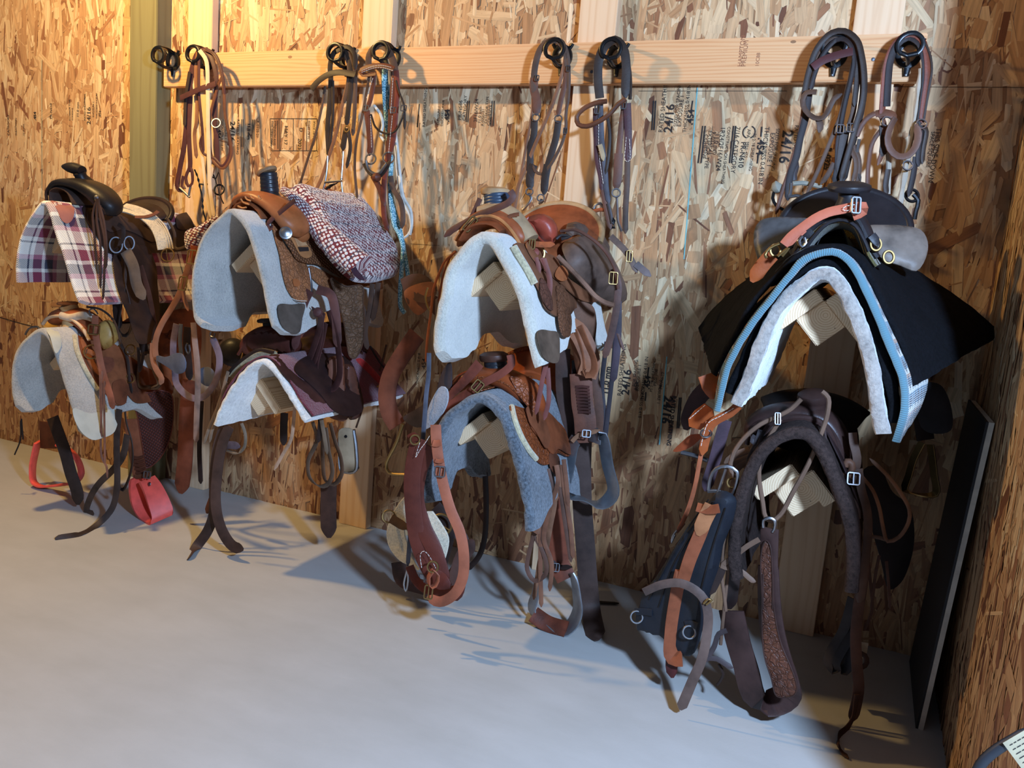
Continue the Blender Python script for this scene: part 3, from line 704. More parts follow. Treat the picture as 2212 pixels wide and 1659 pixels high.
P2U = pad('saddle_pad', 'grey felt pad with a tall open arch and dark leather corner, second upper stack', 'saddle pad', 'C', [(460, 1480), (360, 1390), (340, 1250), (340, 1000), (390, 780), (470, 630), (570, 540), (655, 490), (715, 540), (775, 610), (820, 720), (870, 880), (920, 1080), (955, 1260), (985, 1400), (1030, 1530)], FELT_G, .022, tl=CUT, trr=CUT, seed=3)
P2L = pad('saddle_pad', 'low white fleece pad with a maroon cloth top on the second lower rack', 'saddle pad', 'D', [(415, 685), (475, 530), (560, 395), (640, 300), (740, 258), (805, 300), (880, 410), (950, 530), (1035, 655)], FLEECE_W, .022, seed=4, fuzz=.003, Yf=-.74, Yb=-.13)
P3U = pad('saddle_pad', 'very thick white felt pad with a brown corner, third upper rack', 'saddle pad', 'E', [(500, 1490), (455, 1350), (475, 1150), (520, 950), (560, 760), (640, 640), (730, 540), (820, 488), (890, 515), (950, 600), (1010, 710), (1080, 840), (1140, 980), (1175, 1130), (1205, 1280), (1240, 1420), (1270, 1520)], FELT_W, .038, tl=CUT, trr=[(0, .0), (.3, .03), (.45, .08), (.6, .08), (.78, .02), (1, 0)], seed=5)
P3L = pad('saddle_pad', 'shaggy blue grey felt pad on the third lower rack', 'saddle pad', 'F', [(255, 900), (235, 810), (245, 700), (300, 560), (360, 430), (440, 360), (520, 325), (580, 350), (640, 410), (690, 520), (730, 650), (770, 800), (795, 920), (800, 1035)], FELT_B, .032, Yb=-.30, tl=CUT, trr=[(0, 0), (.1, .0), (.3, .04), (.5, .06), (1, 0)], fuzz=.003, seed=6)
P4a = pad('saddle_pad', 'shaggy grey and tan fleece pad, innermost layer of the rightmost upper stack', 'saddle pad', 'G', [(290, 1370), (380, 1180), (460, 970), (560, 790), (680, 670), (800, 600), (880, 630), (960, 760), (1040, 950), (1095, 1150), (1135, 1350), (1165, 1550)], FELT_T, .036, fuzz=.004, seed=7, Yf=-.77)
P4b = pad('saddle_blanket', 'blue edged woven blanket with black and tan zigzags, middle layer of the rightmost upper stack', 'saddle blanket', 'G', [(190, 1410), (250, 1150), (380, 920), (500, 760), (620, 610), (710, 510), (880, 475), (970, 535), (1060, 700), (1140, 880), (1220, 1080), (1280, 1250), (1285, 1400), (1230, 1590)], SERAPE, .018, seed=8, Yf=-.77, Yb=-.12, flare=1.55, tl=[(0, 0), (.12, .01), (1, .26)], trr=[(0, 0), (.12, .01), (1, .26)])
P4c = pad('saddle_pad', 'wide flaring black wool pad, outer layer under the rightmost upper saddle', 'saddle pad', 'G', [(200, 1200), (280, 1020), (395, 810), (510, 660), (640, 530), (720, 478), (870, 450), (975, 490), (1085, 660), (1170, 850), (1250, 1040), (1305, 1260)], FELT_K, .016, fx=1.05, seed=9, Yf=-.69, Yb=-.14, fuzz=.003,
          bpts=[(85, 920), (200, 780), (350, 660), (550, 500), (720, 450), (900, 430), (1100, 480), (1300, 560), (1500, 680), (1700, 830), (1850, 960)])
P4d = pad('saddle_pad', 'black wool pad sandwiched between the blue edged blanket and the shaggy fleece pad', 'saddle pad', 'G', [(260, 1310), (330, 1150), (430, 930), (530, 780), (650, 640), (760, 560), (870, 535), (950, 590), (1030, 720), (1110, 920), (1170, 1120), (1225, 1330), (1225, 1480)], FELT_K, .028, seed=14, Yf=-.735, Yb=-.13, fuzz=.003)
P4L = pad('saddle_pad', 'dark grey brown felt pad arching over the rightmost lower rack', 'saddle pad', 'H', [(770, 1440), (745, 1300), (755, 1100), (800, 850), (870, 660), (950, 520), (1050, 425), (1180, 380), (1290, 405), (1370, 510), (1440, 660), (1520, 850), (1580, 1050), (1605, 1250), (1590, 1530)], FELT_D, .034, seed=10, fuzz=.0025)
obj('cloth_cover', pad_geo(*(lambda f: (f, [V((p.x, -.135, p.z)) for p in f]))([p+V((0, 0, .0)) for p in [V((q.x, -.728, q.z)) for q in arch_pts('D', [(425, 640), (455, 500), (535, 365), (622, 270), (742, 222), (822, 265), (906, 388), (980, 512), (1068, 625)], -.74)[0]]]), .006, lambda t: (.01, 0.0), L=.7, seed=4, fuzz=.001), MAROON, P2L[0], label='maroon cloth cover')
# ---------------------------------------------------------------- saddle building blocks
BRN = leather((128, 78, 50)); TAN = leather((160, 104, 68), .5); DK = leather((42, 32, 30), .38); DKM = leather((56, 46, 44), .5); RED_BR = leather((98, 50, 40), .4); BLK = leather((30, 28, 30), .35)
WRAPB = plain('black_wrap', (30, 32, 38), .35, 0, .4)
def S_(name, par, c, pts, Y, w, mat, t=.003, **k):
    return obj(name, strap(path(c, pts, Y), w, t, **k), mat, par)
def T_(name, par, c, pts, Y, r, mat, **k):
    return obj(name, tube(path(c, pts, Y), r, **k), mat, par)
def band(pts, wdir, w, t=.004, closed=False, step=.012, sec=None):
    """strip whose width always points along wdir (stirrups, loops seen on edge)"""
    P = spline(pts, step, closed); n_ = len(P); wd_ = V(wdir).normalized(); v = []; f = []; g = Geo()
    if closed: P.append(P[0].copy()); n_ += 1
    S = [(-.5, -.3), (-.44, -.5), (.44, -.5), (.5, -.3), (.5, .3), (.44, .5), (-.44, .5), (-.5, .3)]
    for i in range(n_):
        a = P[max(i-1, 0)] if not closed else P[(i-1) % (n_-1)]; b = P[min(i+1, n_-1)] if not closed else P[(i+1) % (n_-1)]
        T = (b-a).normalized(); W_ = (wd_-T*T.dot(wd_)).normalized(); N_ = T.cross(W_); ww = w(i/(n_-1)) if callable(w) else w; tt = t(i/(n_-1)) if callable(t) else t
        v += [P[i]+W_*(x*ww)+N_*(y*tt) for x, y in S]
    for i in range(n_-1): f += [(i*8+k, i*8+(k+1) % 8, (i+1)*8+(k+1) % 8, (i+1)*8+k) for k in range(8)]
    if not closed: f += [tuple(range(8)), tuple((n_-1)*8+k for k in range(8))]
    return g.add(v, f)
def B_(name, par, c, pts, Y, wdir, w, mat, t=.004, **k):
    return obj(name, band(path(c, pts, Y), wdir, w, t, **k), mat, par)
def horn(par, base, top, capn, mats, r0=.036, r1=.025, rc=.044, ex=1.15, wrap=None, capt=.016, capoff=(0, 0, 0), nwr=5):
    base = V(base); top = V(top); ax = (top-base); L = ax.length
    hn = obj('horn', lathe([(r0*1.25, -.015), (r0, L*.12), (r1, L*.55), (r1*1.05, L*.92), (r1*.6, L)], base, ax, 26), mats[0], par)
    if wrap:
        prof = []
        for i in range(nwr*6+1):
            a = i/(nwr*6); prof.append((r0*(1-a)+r1*a*1.02+.004+.0013*abs(math.sin(a*nwr*math.pi)), L*(.04+.92*a)))
        obj('horn_wrap', lathe(prof, base, ax+V((.004, 0, 0)), 26), wrap, hn)
    c = top+V(capoff); obj('horn_cap', lathe([(rc*.3, -capt*.6), (rc*.93, -capt*.35), (rc, 0), (rc*.96, capt*.35), (rc*.7, capt*.6), (.001, capt*.68)], c, capn, 30, ex, (1, 0, .1)), mats[1], hn)
def swell(par, c, pts, Y, ra, rb, mat, name='fork', lip=None, lipm=None):
    P = path(c, pts, Y); A0 = ra if callable(ra) else (lambda a, r=ra: r); B0 = rb if callable(rb) else (lambda a, r=rb: r); rd = lambda a: max(.12, math.sqrt(max(0, 1-abs(2*a-1)**7)))
    ra = lambda a: A0(a)*rd(a); rb = lambda a: B0(a)*rd(a)
    o = obj(name, sweep(P, ra, rb, (0, -1, 0), 18, .012, .9), mat, par, ang=60)
    if lip:
        lp = [p+V((0, -(lip[0]), 0)) for p in P]; obj('rim_binding', tube(lp, lip[1], 8), lipm or mat, o)
    return o
def cantle(par, cx, y, z0, a, b, mat, rimm, lean=.07, inner=.5, t=.018, depth=.07, th0=-.1, face=None):
    """dished back rest: outer arch a wide, b high"""
    g = Geo(); n_ = 36; m = 8; v = []
    for side in (0, 1):
        for i in range(n_+1):
            th = th0+(math.pi-2*th0)*i/n_
            for j in range(m+1):
                r = inner+(1-inner)*j/m; k = (j/m)
                yy = y+lean*math.sin(th)*k-depth*(1-k)**1.5*1.0; zz = z0+b*math.sin(th)*(r if j else inner)*1.0-(1-k)*.01
                p = V((cx+a*math.cos(th)*r, yy, zz)); v.append(p+V((0, side*t, -side*t*.3)))
    M = (n_+1)*(m+1); f = []
    for s in (0, 1):
        for i in range(n_):
            for j in range(m):
                q = (s*M+i*(m+1)+j, s*M+i*(m+1)+j+1, s*M+(i+1)*(m+1)+j+1, s*M+(i+1)*(m+1)+j); f.append(q if s else q[::-1])
    for i in range(n_): f.append((i*(m+1)+m, (i+1)*(m+1)+m, M+(i+1)*(m+1)+m, M+i*(m+1)+m)); f.append((i*(m+1), (i+1)*(m+1), M+(i+1)*(m+1), M+i*(m+1)))
    o = obj('cantle', g.add(v, f), mat, par, ang=60)
    rim = [v[i*(m+1)+m]+V((0, t*.5, .002)) for i in range(0, n_+1, 2)]; obj('cantle_roll', tube(rim, t*.62, 10), rimm, o)
    # filled centre of the dish
    ctr = [v[i*(m+1)] for i in range(n_+1)]; c0 = sum(ctr, V((0, 0, 0)))/len(ctr)+V((0, -.01, -.02)); g2 = Geo().add(ctr+[c0], [(i, i+1, n_+1) for i in range(n_)]); 
    g2.v += [p+V((0, .006, -.004)) for p in g2.v]; g2.f += [(i+n_+2, n_+1+n_+2, i+1+n_+2) for i in range(n_)]; g2.m = [0]*len(g2.f)
    obj('seat_back', g2, mat, par, ang=80)
def seat(par, cx, y0, y1, z0, z1, mat, hw0=.05, hw1=.17, dip=.025, drop=.10, zc=None):
    g = Geo(); n_ = 26; m = 24; v = []
    for s in (0, 1):
        for i in range(n_+1):
            a = i/n_; y = y0+(y1-y0)*a; hw = hw0+(hw1-hw0)*a**1.1; zb = z0+(z1-z0)*a**2.2-dip*math.sin(math.pi*min(1, a*1.1))
            for j in range(m+1):
                u = -1+2*j/m; v.append(V((cx+u*hw, y, zb-drop*abs(u)**2.4*(1-.55*a)-s*.008)))
    M = (n_+1)*(m+1); f = []
    for s in (0, 1):
        for i in range(n_):
            for j in range(m): q = (s*M+i*(m+1)+j, s*M+i*(m+1)+j+1, s*M+(i+1)*(m+1)+j+1, s*M+(i+1)*(m+1)+j); f.append(q)
    for i in range(n_):
        for j in (0, m): f.append((i*(m+1)+j, (i+1)*(m+1)+j, M+(i+1)*(m+1)+j, M+i*(m+1)+j))
    for j in range(m):
        for i in (0, n_): f.append((i*(m+1)+j, i*(m+1)+j+1, M+i*(m+1)+j+1, M+i*(m+1)+j))
    obj('seat', g.add(v, f), mat, par, ang=60)
def pat(name, par, S, c, pts, mat, thick=.004, lift=.002, label=None, **k):
    return obj(name, patch(S, px(c, pts), thick, lift, **k), mat, par, label=label)
def bars(par, EL, ER, mat, s0=.02, s1=.24, ya=-.66, yb=-.12, lift=.003, th=.012):
    """padded underside each side of the saddle, a rounded skirt following the pad"""
    q = [(s0, ya+.03), (s0+.05, ya), (s1-.06, ya+.02), (s1, ya+.10), (s1, yb-.12), (s1-.04, yb-.02), (s0+.04, yb), (s0, yb-.03)]
    obj('skirt', patch(EL, q, .006, lift, coords=True), mat, par)
def gullet(par, c, pts, Y, r, mat):
    obj('gullet_lining', tube(path(c, pts, Y), r, 8), mat, par)
def fleece_bar(par, E, mat, s0=.03, s1=.2, ya=-.64, yb=-.14):
    obj('sheepskin_lining', patch(E, [(s0, ya), (s1, ya+.03), (s1, yb-.03), (s0, yb)], .012, 0.0005, coords=True), mat, par)
WOOL = felt((196, 182, 146), .15, .7, 30, 'fleece')
def stirrup_ring(par, c, outer, Y, w, t, mat, wdir=(.35, -.9, .0), name='stirrup', **k):
    return obj(name, band(path(c, outer, Y), wdir, w, t, **k), mat, par)
# ================================================================ 1 upper: black saddle on the plaid blanket
PO, E, EL, ap = P1U; X = XS[1]
s = thing('western_saddle', 'old black high horned saddle with a round dished cantle, on the plaid blanket', 'saddle', (X, -.4, 1.2), 'western saddles')
T1 = s
horn(s, path('A', [(668, 240)], -.6)[0], path('A', [(628, 150)], -.62)[0], (-.35, 0, 1), (BLK, BLK), .034, .022, .001)
obj('horn_cap', sweep(path('A', [(520, 112), (560, 118), (610, 128), (655, 140)], -.62), lambda a: .006+.016*math.sin(min(1, a+.1)*2.4), lambda a: .012+.016*math.sin(min(1, a+.15)*2.6), (0, -1, 0)), BLK, s)
swell(s, 'A', [(470, 400), (465, 320), (510, 262), (600, 248), (700, 268), (800, 330), (880, 420), (925, 500)], -.60, lambda a: .020+.026*max(0, a-.35)/.65, lambda a: .05+.02*math.sin(a*3.1), BLK, lip=(.052, .006), lipm=DK)
obj('gullet_lining', sweep(path('A', [(500, 400), (500, 320), (560, 290), (640, 330), (680, 420)], -.60), .008, .06, (0, -1, 0)), DKM, s)
cantle(s, X+.0, -.27, 1.255, .155, .075, leather((48, 40, 38), .5), DK, .05, .35)
seat(s, X, -.56, -.25, 1.30, 1.31, DK, .05, .15)
bars(s, EL, E, DK)
pat('skirt', s, E, 'A', [(650, 440), (740, 430), (980, 540), (1220, 690), (1400, 560), (1620, 480), (1640, 700), (1540, 760), (1400, 790), (1150, 800), (1000, 790), (860, 800), (760, 660), (690, 560)], DK, .006, .003)
pat('jockey', s, E, 'A', [(960, 430), (1020, 450), (1120, 560), (1240, 690), (1200, 720), (1060, 650), (960, 620), (860, 640), (780, 560), (720, 470), (800, 440)], DKM, .006, .010)
pat('rear_jockey', s, E, 'A', [(1390, 520), (1500, 430), (1600, 500), (1560, 590), (1480, 620), (1400, 610)], DKM, .006, .010)
pat('fender', s, E, 'A', [(900, 790), (1150, 760), (1220, 900), (1240, 1100), (1250, 1350), (1200, 1500), (1090, 1530), (1000, 1300), (920, 1100)], leather((48, 36, 34), .5), .006, .012)
obj('conch', lathe([(.009, 0), (.008, .003), (.001, .005)], path('A', [(768, 356)], -.665)[0], (.5, -.8, .2), 16), STEEL, s)
for q in ([(775, 365), (740, 480), (750, 640), (770, 900)], [(785, 365), (800, 520), (835, 700), (830, 980), (820, 1170)], [(780, 365), (770, 520), (800, 740), (800, 1080)], [(795, 420), (830, 560), (850, 760), (845, 920)]):
    S_('saddle_string', s, 'A', q, -.67, .009, leather((62, 46, 42), .6))
obj('rigging_ring', ring(path('A', [(925, 735)], -.56)[0], .030, (.7, -.7, .1), .004, .75), STEEL, s); obj('rigging_ring', ring(path('A', [(1030, 720)], -.5)[0], .026, (.7, -.7, .1), .004, .7), STEEL, s)
S_('tie_strap', s, 'A', [(940, 570), (980, 600), (980, 680), (940, 740)], -.57, .016, DKM)
S_('latigo', s, 'A', [(1000, 780), (1060, 900), (1090, 1050), (1150, 1170)], -.57, .045, leather((84, 78, 76), .55))
B_('latigo', s, 'A', [(985, 790), (1000, 1000), (960, 1250), (945, 1400), (1000, 1455), (1045, 1380), (1030, 1200), (990, 1000), (1010, 790)], -.555, (.8, -.5, 0), .035, DKM)
S_('latigo', s, 'A', [(940, 800), (925, 1000), (930, 1250), (950, 1400)], -.54, .034, DK)
S_('billet', s, 'A', [(1120, 900), (1180, 1100), (1220, 1300), (1240, 1480)], -.48, .02, leather((92, 58, 46), .55))
S_('billet', s, 'A', [(1330, 520), (1390, 640), (1400, 760), (1500, 740)], -.3, .012, DKM)
stirrup_ring(s, 'B', [(905, 385), (880, 440), (870, 540), (890, 590), (950, 598), (1000, 590), (1018, 530), (1005, 450), (975, 390)], -.44, .05, .012, leather((92, 66, 44), .6), (.7, -.7, 0), closed=True)
S_('latigo', s, 'B', [(880, 60), (890, 200), (900, 330), (915, 400)], -.46, .035, DKM)
# cinch lying over the seat
ci = thing('mohair_cinch', 'cream string cinch with a brown stripe and steel ring, laid over the black saddle', 'cinch', (X+.1, -.35, 1.15), 'cinches')
CS = felt((206, 188, 156), .12, .4, 50)
cP = path('A', [(975, 435, -.47), (1060, 455, -.46), (1160, 500, -.45), (1250, 580, -.44), (1300, 680, -.44), (1320, 770, -.44)])
obj('band', strap(cP, .062, .009, (.5, -.4, .8), point=False), CS, ci)
obj('stripe', strap([p+V((.002, -.002, .004)) for p in path('A', [(1075, 520, -.487), (1150, 520, -.463), (1225, 500, -.437), (1260, 475, -.42)])], .018, .005, (.4, -.4, .8), point=False), leather((92, 60, 50), .8), ci)
for k in range(7): 
    a = -.026+.0087*k; obj('cord', tube([p+V((a*.8, a*.6, .0055)) for p in spline(cP, .03)], .0026, 6), CS, ci)
obj('cinch_ring', ring(path('A', [(1335, 815)], -.45)[0], .026, (.3, -.9, .2), .003), BRASS, ci); obj('tongue', tube(path('A', [(1325, 770), (1335, 865)], -.455), .002), BRASS, ci)
# ================================================================ 1 lower: brown rough saddle with bucking rolls
PO, E, EL, ap = P1L
s = thing('western_saddle', 'brown roughout saddle with a cream wrapped horn, yellowish bucking roll and basket tooled fender', 'saddle', (X, -.4, .7), 'western saddles'); T2 = s
SU = leather((112, 66, 44), .75, .3); CREAM = leather((188, 168, 130), .6, .2)
hb = path('B', [(470, 175)], -.60)[0]; ht = path('B', [(425, 75)], -.62)[0]
horn(s, hb, ht, (-.12, 0, 1), (CREAM, leather((136, 92, 60), .5)), .046, .032, .037, 1.15, None, .014)
swell(s, 'B', [(340, 200), (370, 165), (450, 150), (530, 175), (590, 230), (630, 300)], -.60, lambda a: .030+.012*a, .05, leather((150, 86, 52), .5), lip=(.05, .007), lipm=leather((196, 180, 160), .6))
obj('swell_cover', sweep(path('B', [(385, 150), (440, 165), (520, 150), (580, 165)], -.645), lambda a: .016, .012, (0, -1, 0)), leather((190, 186, 180), .5), s, label='pale rawhide band')
EP = Ext([(p[0]+.012, p[1]+.02) for p in [(q.x, q.y) for q in E.p[:-1]]])
pat('bucking_roll', s, Pln(path('B', [(690, 300)], -.585)[0], (.75, .55, 0), (-.15, .1, 1)), 'B', [(640, 195), (700, 180), (740, 230), (745, 290), (715, 330), (650, 365), (625, 320), (618, 250)], leather((168, 142, 86), .35, .25), .012, 0, bulge=.03, R=.03)
obj('bucking_roll', sweep(path('B', [(300, 190), (320, 230), (330, 280)], -.56), .022, .03, (0, -1, 0)), leather((168, 142, 86), .35, .25), s)
pat('skirt', s, E, 'B', [(465, 285), (520, 290), (640, 370), (790, 400), (900, 470), (1060, 560), (1080, 640), (960, 690), (850, 700), (780, 640), (700, 680), (640, 620), (560, 540), (500, 430)], SU, .006, .003)
pat('jockey', s, E, 'B', [(500, 300), (620, 300), (760, 380), (780, 480), (785, 590), (770, 710), (715, 715), (690, 640), (640, 560), (570, 500), (520, 400)], leather((134, 84, 56), .65), .006, .010)
obj('sheepskin_lining', tube([E.pt(a, b, .006) for a, b in [E.hit(*q) for q in px('B', [(468, 280), (480, 370), (520, 470), (570, 560), (610, 620)])]], .009, 8), WOOL, s)
pat('rigging_plate', s, E, 'B', [(585, 440), (640, 420), (690, 430), (700, 470), (660, 520), (600, 490)], leather((120, 74, 58), .6), .004, .018)
obj('rigging_ring', ring(path('B', [(575, 378)], -.665)[0], .026, (.5, -.8, .2), .003), BRASS, s)
S_('strap_keeper', s, 'B', [(520, 385), (560, 375), (600, 400)], -.67, .018, leather((120, 80, 60), .6))
S_('tie_strap', s, 'B', [(600, 150), (598, 230), (620, 380), (650, 520), (690, 640), (712, 738)], -.685, .026, leather((138, 88, 70), .6))
obj('buckle', buckle(path('B', [(590, 238)], -.70)[0], .045, .036, (.3, -.9, .2), .003), BRASS, s)
for q in ([(640, 500), (640, 700), (640, 1040), (670, 1100), (675, 1170)], [(655, 560), (655, 700), (660, 1085)], [(630, 520), (632, 700), (640, 920)]): S_('saddle_string', s, 'B', q, -.69, .008, leather((128, 92, 80), .6))
pat('flank_billet', s, E, 'B', [(690, 580), (760, 560), (780, 600), (765, 715), (715, 712)], SU, .004, .018)
cantle(s, X, -.26, .745, .15, .07, SU, SU, .05, .4)
seat(s, X, -.55, -.26, .80, .79, SU, .05, .14)
bars(s, EL, E, SU)
PF = Pln(path('B', [(960, 850)], -.40)[0], (.55, .83, 0), (.0, .0, 1))
pat('fender', s, PF, 'B', [(840, 655), (900, 640), (1000, 620), (1070, 640), (1088, 740), (1075, 880), (1040, 985), (990, 1060), (920, 1105), (895, 980), (865, 800)], leather((98, 50, 42), .5, .3, 'basket'), .007, 0)
obj('fender_edge', edge_of(PF, px('B', [(840, 655), (900, 640), (1000, 620), (1070, 640), (1088, 740), (1075, 880), (1040, 985), (990, 1060), (920, 1105), (895, 980), (865, 800)]), .007, .003), RED_BR, s)
S_('stirrup_leather', s, 'B', [(825, 800), (835, 900), (850, 1000), (868, 1100), (880, 1165)], -.46, .058, leather((128, 78, 56), .5), t=.006, point=False)
for k in range(5): S_('wrap', s, 'B', [(830+k*6, 1040+k*24), (865+k*6, 1046+k*24), (905+k*4, 1036+k*24)], -.468, .013, leather((92, 54, 42), .5), point=False)
S_('hobble_strap', s, 'B', [(845, 1165), (895, 1160), (945, 1140)], -.475, .018, leather((110, 72, 54), .5)); obj('buckle', buckle(path('B', [(925, 1152)], -.485)[0], .03, .028, (.2, -.9, .2), .003), CHROME, s)
pat('rear_skirt', s, Pln(path('B', [(1120, 350)], -.22)[0], (.8, .6, 0)), 'B', [(1000, 320), (1090, 120), (1230, 130), (1260, 400), (1180, 560), (1040, 580)], leather((150, 84, 46), .5), .006, 0)
# red plastic stirrups
def plate_stirrup(name, par, c, near, far, Yn, Yf, mat):
    a = path(c, near, Yn); b = path(c, far, Yf); g = Geo(); 
    A_ = spline(a, .012); B2 = spline(b, .012); n_ = min(len(A_), len(B2))
    A_ = [A_[int(i*(len(A_)-1)/(n_-1))] for i in range(n_)]; B2 = [B2[int(i*(len(B2)-1)/(n_-1))] for i in range(n_)]
    v = []; f = []
    for i in range(n_):
        p, q = A_[i], B2[i]; T = (A_[min(i+1, n_-1)]-A_[max(i-1, 0)]).normalized(); W_ = (q-p).normalized(); N_ = T.cross(W_).normalized()*.006
        v += [p-N_, p+N_, q+N_, q-N_]
    for i in range(n_-1): f += [(i*4+k, i*4+(k+1) % 4, i*4+4+(k+1) % 4, i*4+4+k) for k in range(4)]
    f += [(0, 1, 2, 3), tuple((n_-1)*4+k for k in range(4))]; return obj(name, g.add(v, f), mat, par)
plate_stirrup('stirrup', s, 'B', [(818, 1185), (815, 1260), (835, 1360), (880, 1430), (940, 1460), (955, 1435), (930, 1340), (900, 1250), (876, 1200)], [(910, 1140), (915, 1200), (940, 1290), (990, 1360), (1060, 1405), (1088, 1385), (1060, 1300), (1010, 1210), (968, 1158)], -.50, -.42, RED)
obj('rivet', lathe([(.009, 0), (.008, .002), (.001, .003)], path('B', [(940, 1210)], -.478)[0], (-.1, -.9, .2), 14), STEEL, s)
stirrup_ring(s, 'B', [(238, 945), (222, 1010), (205, 1110), (212, 1195), (250, 1222), (330, 1222), (405, 1212), (470, 1200), (510, 1140), (490, 1060), (440, 1000), (375, 970)], -.46, .05, .011, RED, (.45, -.85, .25))
obj('stirrup_leather', strap(path('B', [(300, 820), (300, 900), (305, 985)], -.44), .075, .007, point=False), leather((84, 52, 40), .5), s)
S_('rear_billet', s, 'B', [(330, 790), (370, 900), (410, 1010), (445, 1140), (485, 1260), (490, 1340)], -.56, .052, DKM, t=.006)
S_('latigo', s, 'B', [(750, 740), (735, 900), (735, 1050), (735, 1230), (700, 1370), (600, 1475), (480, 1530), (345, 1553)], -.60, .026, leather((62, 52, 50), .55), t=.004)
S_('latigo', s, 'B', [(800, 900), (770, 1040), (700, 1130), (620, 1210), (570, 1290), (545, 1380), (590, 1400)], -.56, .028, leather((74, 62, 58), .6))
B_('latigo', s, 'B', [(790, 640), (790, 800), (830, 960), (825, 1120), (770, 1245), (740, 1180), (730, 1050), (745, 940)], -.52, (.85, -.5, 0), .026, DKM)
for q in ([(760, 330), (800, 420), (815, 560), (830, 640)], [(870, 350), (880, 500), (905, 380)]): S_('saddle_string', s, 'B', q, -.5, .012, DKM)
obj('dee', ring(path('B', [(820, 365)], -.5)[0], .02, CAMN, .003), BRASS, s); obj('dee', ring(path('B', [(820, 545)], -.5)[0], .018, CAMN, .003), BRASS, s)
S_('saddle_string', s, 'B', [(545, 95), (640, 115), (720, 190), (760, 320)], -.64, .008, DKM)
obj('snap', tube(path('B', [(575, 150), (560, 120), (590, 108), (615, 140)], -.66), .003), STEEL, s); obj('snap', tube(path('B', [(160, 270), (180, 235), (240, 222), (250, 240)], -.7), .004), STEEL, s)
for q in ([(130, 810), (128, 930), (92, 1025)], [(135, 800), (145, 930)]): T_('saddle_string', s, 'B', q, -.6, .003, BLK)
PD, Ed, _, _ = P1L
LE = leather((182, 196, 200), .6, .08)
obj('corner_patch', patch(E, px('B', [(292, 232), (345, 235), (382, 290), (385, 340), (350, 390), (325, 320)]), .003, -.0005), LE, PD, label='pale leather patch'); obj('corner_patch', patch(E, px('B', [(460, 735), (560, 765), (735, 745), (720, 880), (640, 922), (580, 932), (505, 875)]), .003, -.0005), LE, PD, label='pale leather patch')

obj('corner_patch', patch(P1U[1], px('A', [(400, 385), (480, 400), (580, 420), (590, 480), (570, 540), (530, 565), (490, 540), (460, 470), (430, 420)]), .003, .001), leather((150, 104, 100), .6, .15), P1U[0], label='mauve leather patch')
obj('cloth_tag', patch(P1U[1], px('A', [(578, 418), (608, 405), (632, 440), (600, 440)]), .002, .003, sm=False), plain('paper', (224, 212, 184), .8), P1U[0])
# ================================================================ 2 upper: tooled tan saddle with the folded weave blanket
PO, E, EL, ap = P2U; X = XS[2]
TLD = leather((158, 110, 78), .42, .3, 'tooled'); TPL = leather((146, 92, 58), .35, .3); BSK = leather((142, 98, 70), .45, .25, 'basket'); PUR = leather((78, 50, 50), .45)
s = thing('western_saddle', 'tooled tan saddle with a black wrapped horn and silver conch, under the folded woven blanket', 'saddle', (X, -.4, 1.2), 'western saddles'); T3 = s
horn(s, path('C', [(978, 335)], -.58)[0], path('C', [(955, 155)], -.59)[0], (-.45, -.1, 1), (BLK, leather((146, 122, 96), .5)), .027, .024, .034, 1.15, WRAPB, .016, (-.003, 0, 0), 5)
swell(s, 'C', [(715, 500), (745, 420), (830, 375), (930, 380), (1030, 430), (1120, 510), (1190, 610), (1230, 700)], -.60, lambda a: .020+.028*max(0, a-.3), lambda a: .045+.035*math.sin(a*2.6), TPL, lip=(.045, .005), lipm=leather((112, 76, 52), .45))
pat('swell_panel', s, Pln(path('C', [(1200, 600)], -.56)[0], (.72, .6, 0), (-.25, .25, 1)), 'C', [(1100, 440), (1190, 450), (1265, 550), (1305, 700), (1230, 745), (1120, 720), (1040, 640), (1020, 540)], TPL, .012, -.01, bulge=.035, R=.05)
obj('gullet_lining', sweep(path('C', [(745, 520), (790, 440), (880, 430), (970, 500), (1000, 560)], -.61), .010, .06, (0, -1, 0)), leather((112, 68, 42), .6), s)
for k, q in enumerate([[(710, 445), (745, 460), (780, 455)], [(735, 385), (755, 415), (800, 430)], [(770, 365), (785, 390), (815, 400)], [(815, 355), (825, 375), (850, 385)], [(880, 355), (885, 375), (900, 385)], [(735, 480), (760, 490), (775, 480)]]): T_('lacing', s, 'C', q, -.675, .003, leather((176, 128, 86), .5))
S_('horn_strap', s, 'C', [(1185, 395), (1080, 480), (990, 555), (950, 600)], -.67, .016, PUR); S_('horn_strap', s, 'C', [(950, 600), (975, 640), (1000, 600)], -.665, .016, PUR)
pat('skirt', s, E, 'C', [(985, 600), (1030, 575), (1060, 720), (1130, 830), (1260, 920), (1290, 1000), (1290, 1230), (1240, 1248), (1170, 1225), (1110, 1140), (1070, 1000), (1045, 850), (1010, 720)], TLD, .007, .004)
pat('rear_skirt', s, E, 'C', [(1290, 950), (1560, 1050), (2040, 980), (2070, 1060), (1980, 1130), (1700, 1120), (1600, 1200), (1400, 1120), (1300, 1020)], TLD, .007, .004)
pat('jockey', s, E, 'C', [(1040, 590), (1130, 600), (1240, 700), (1330, 720), (1420, 830), (1500, 940), (1572, 1060), (1480, 1020), (1340, 945), (1240, 935), (1160, 900), (1110, 820), (1060, 740), (1030, 660)], BSK, .007, .018)
pat('latigo_plate', s, E, 'C', [(1060, 620), (1150, 630), (1180, 720), (1250, 810), (1275, 870), (1230, 900), (1180, 880), (1110, 760), (1070, 700)], leather((168, 122, 84), .4, .2), .004, .028)
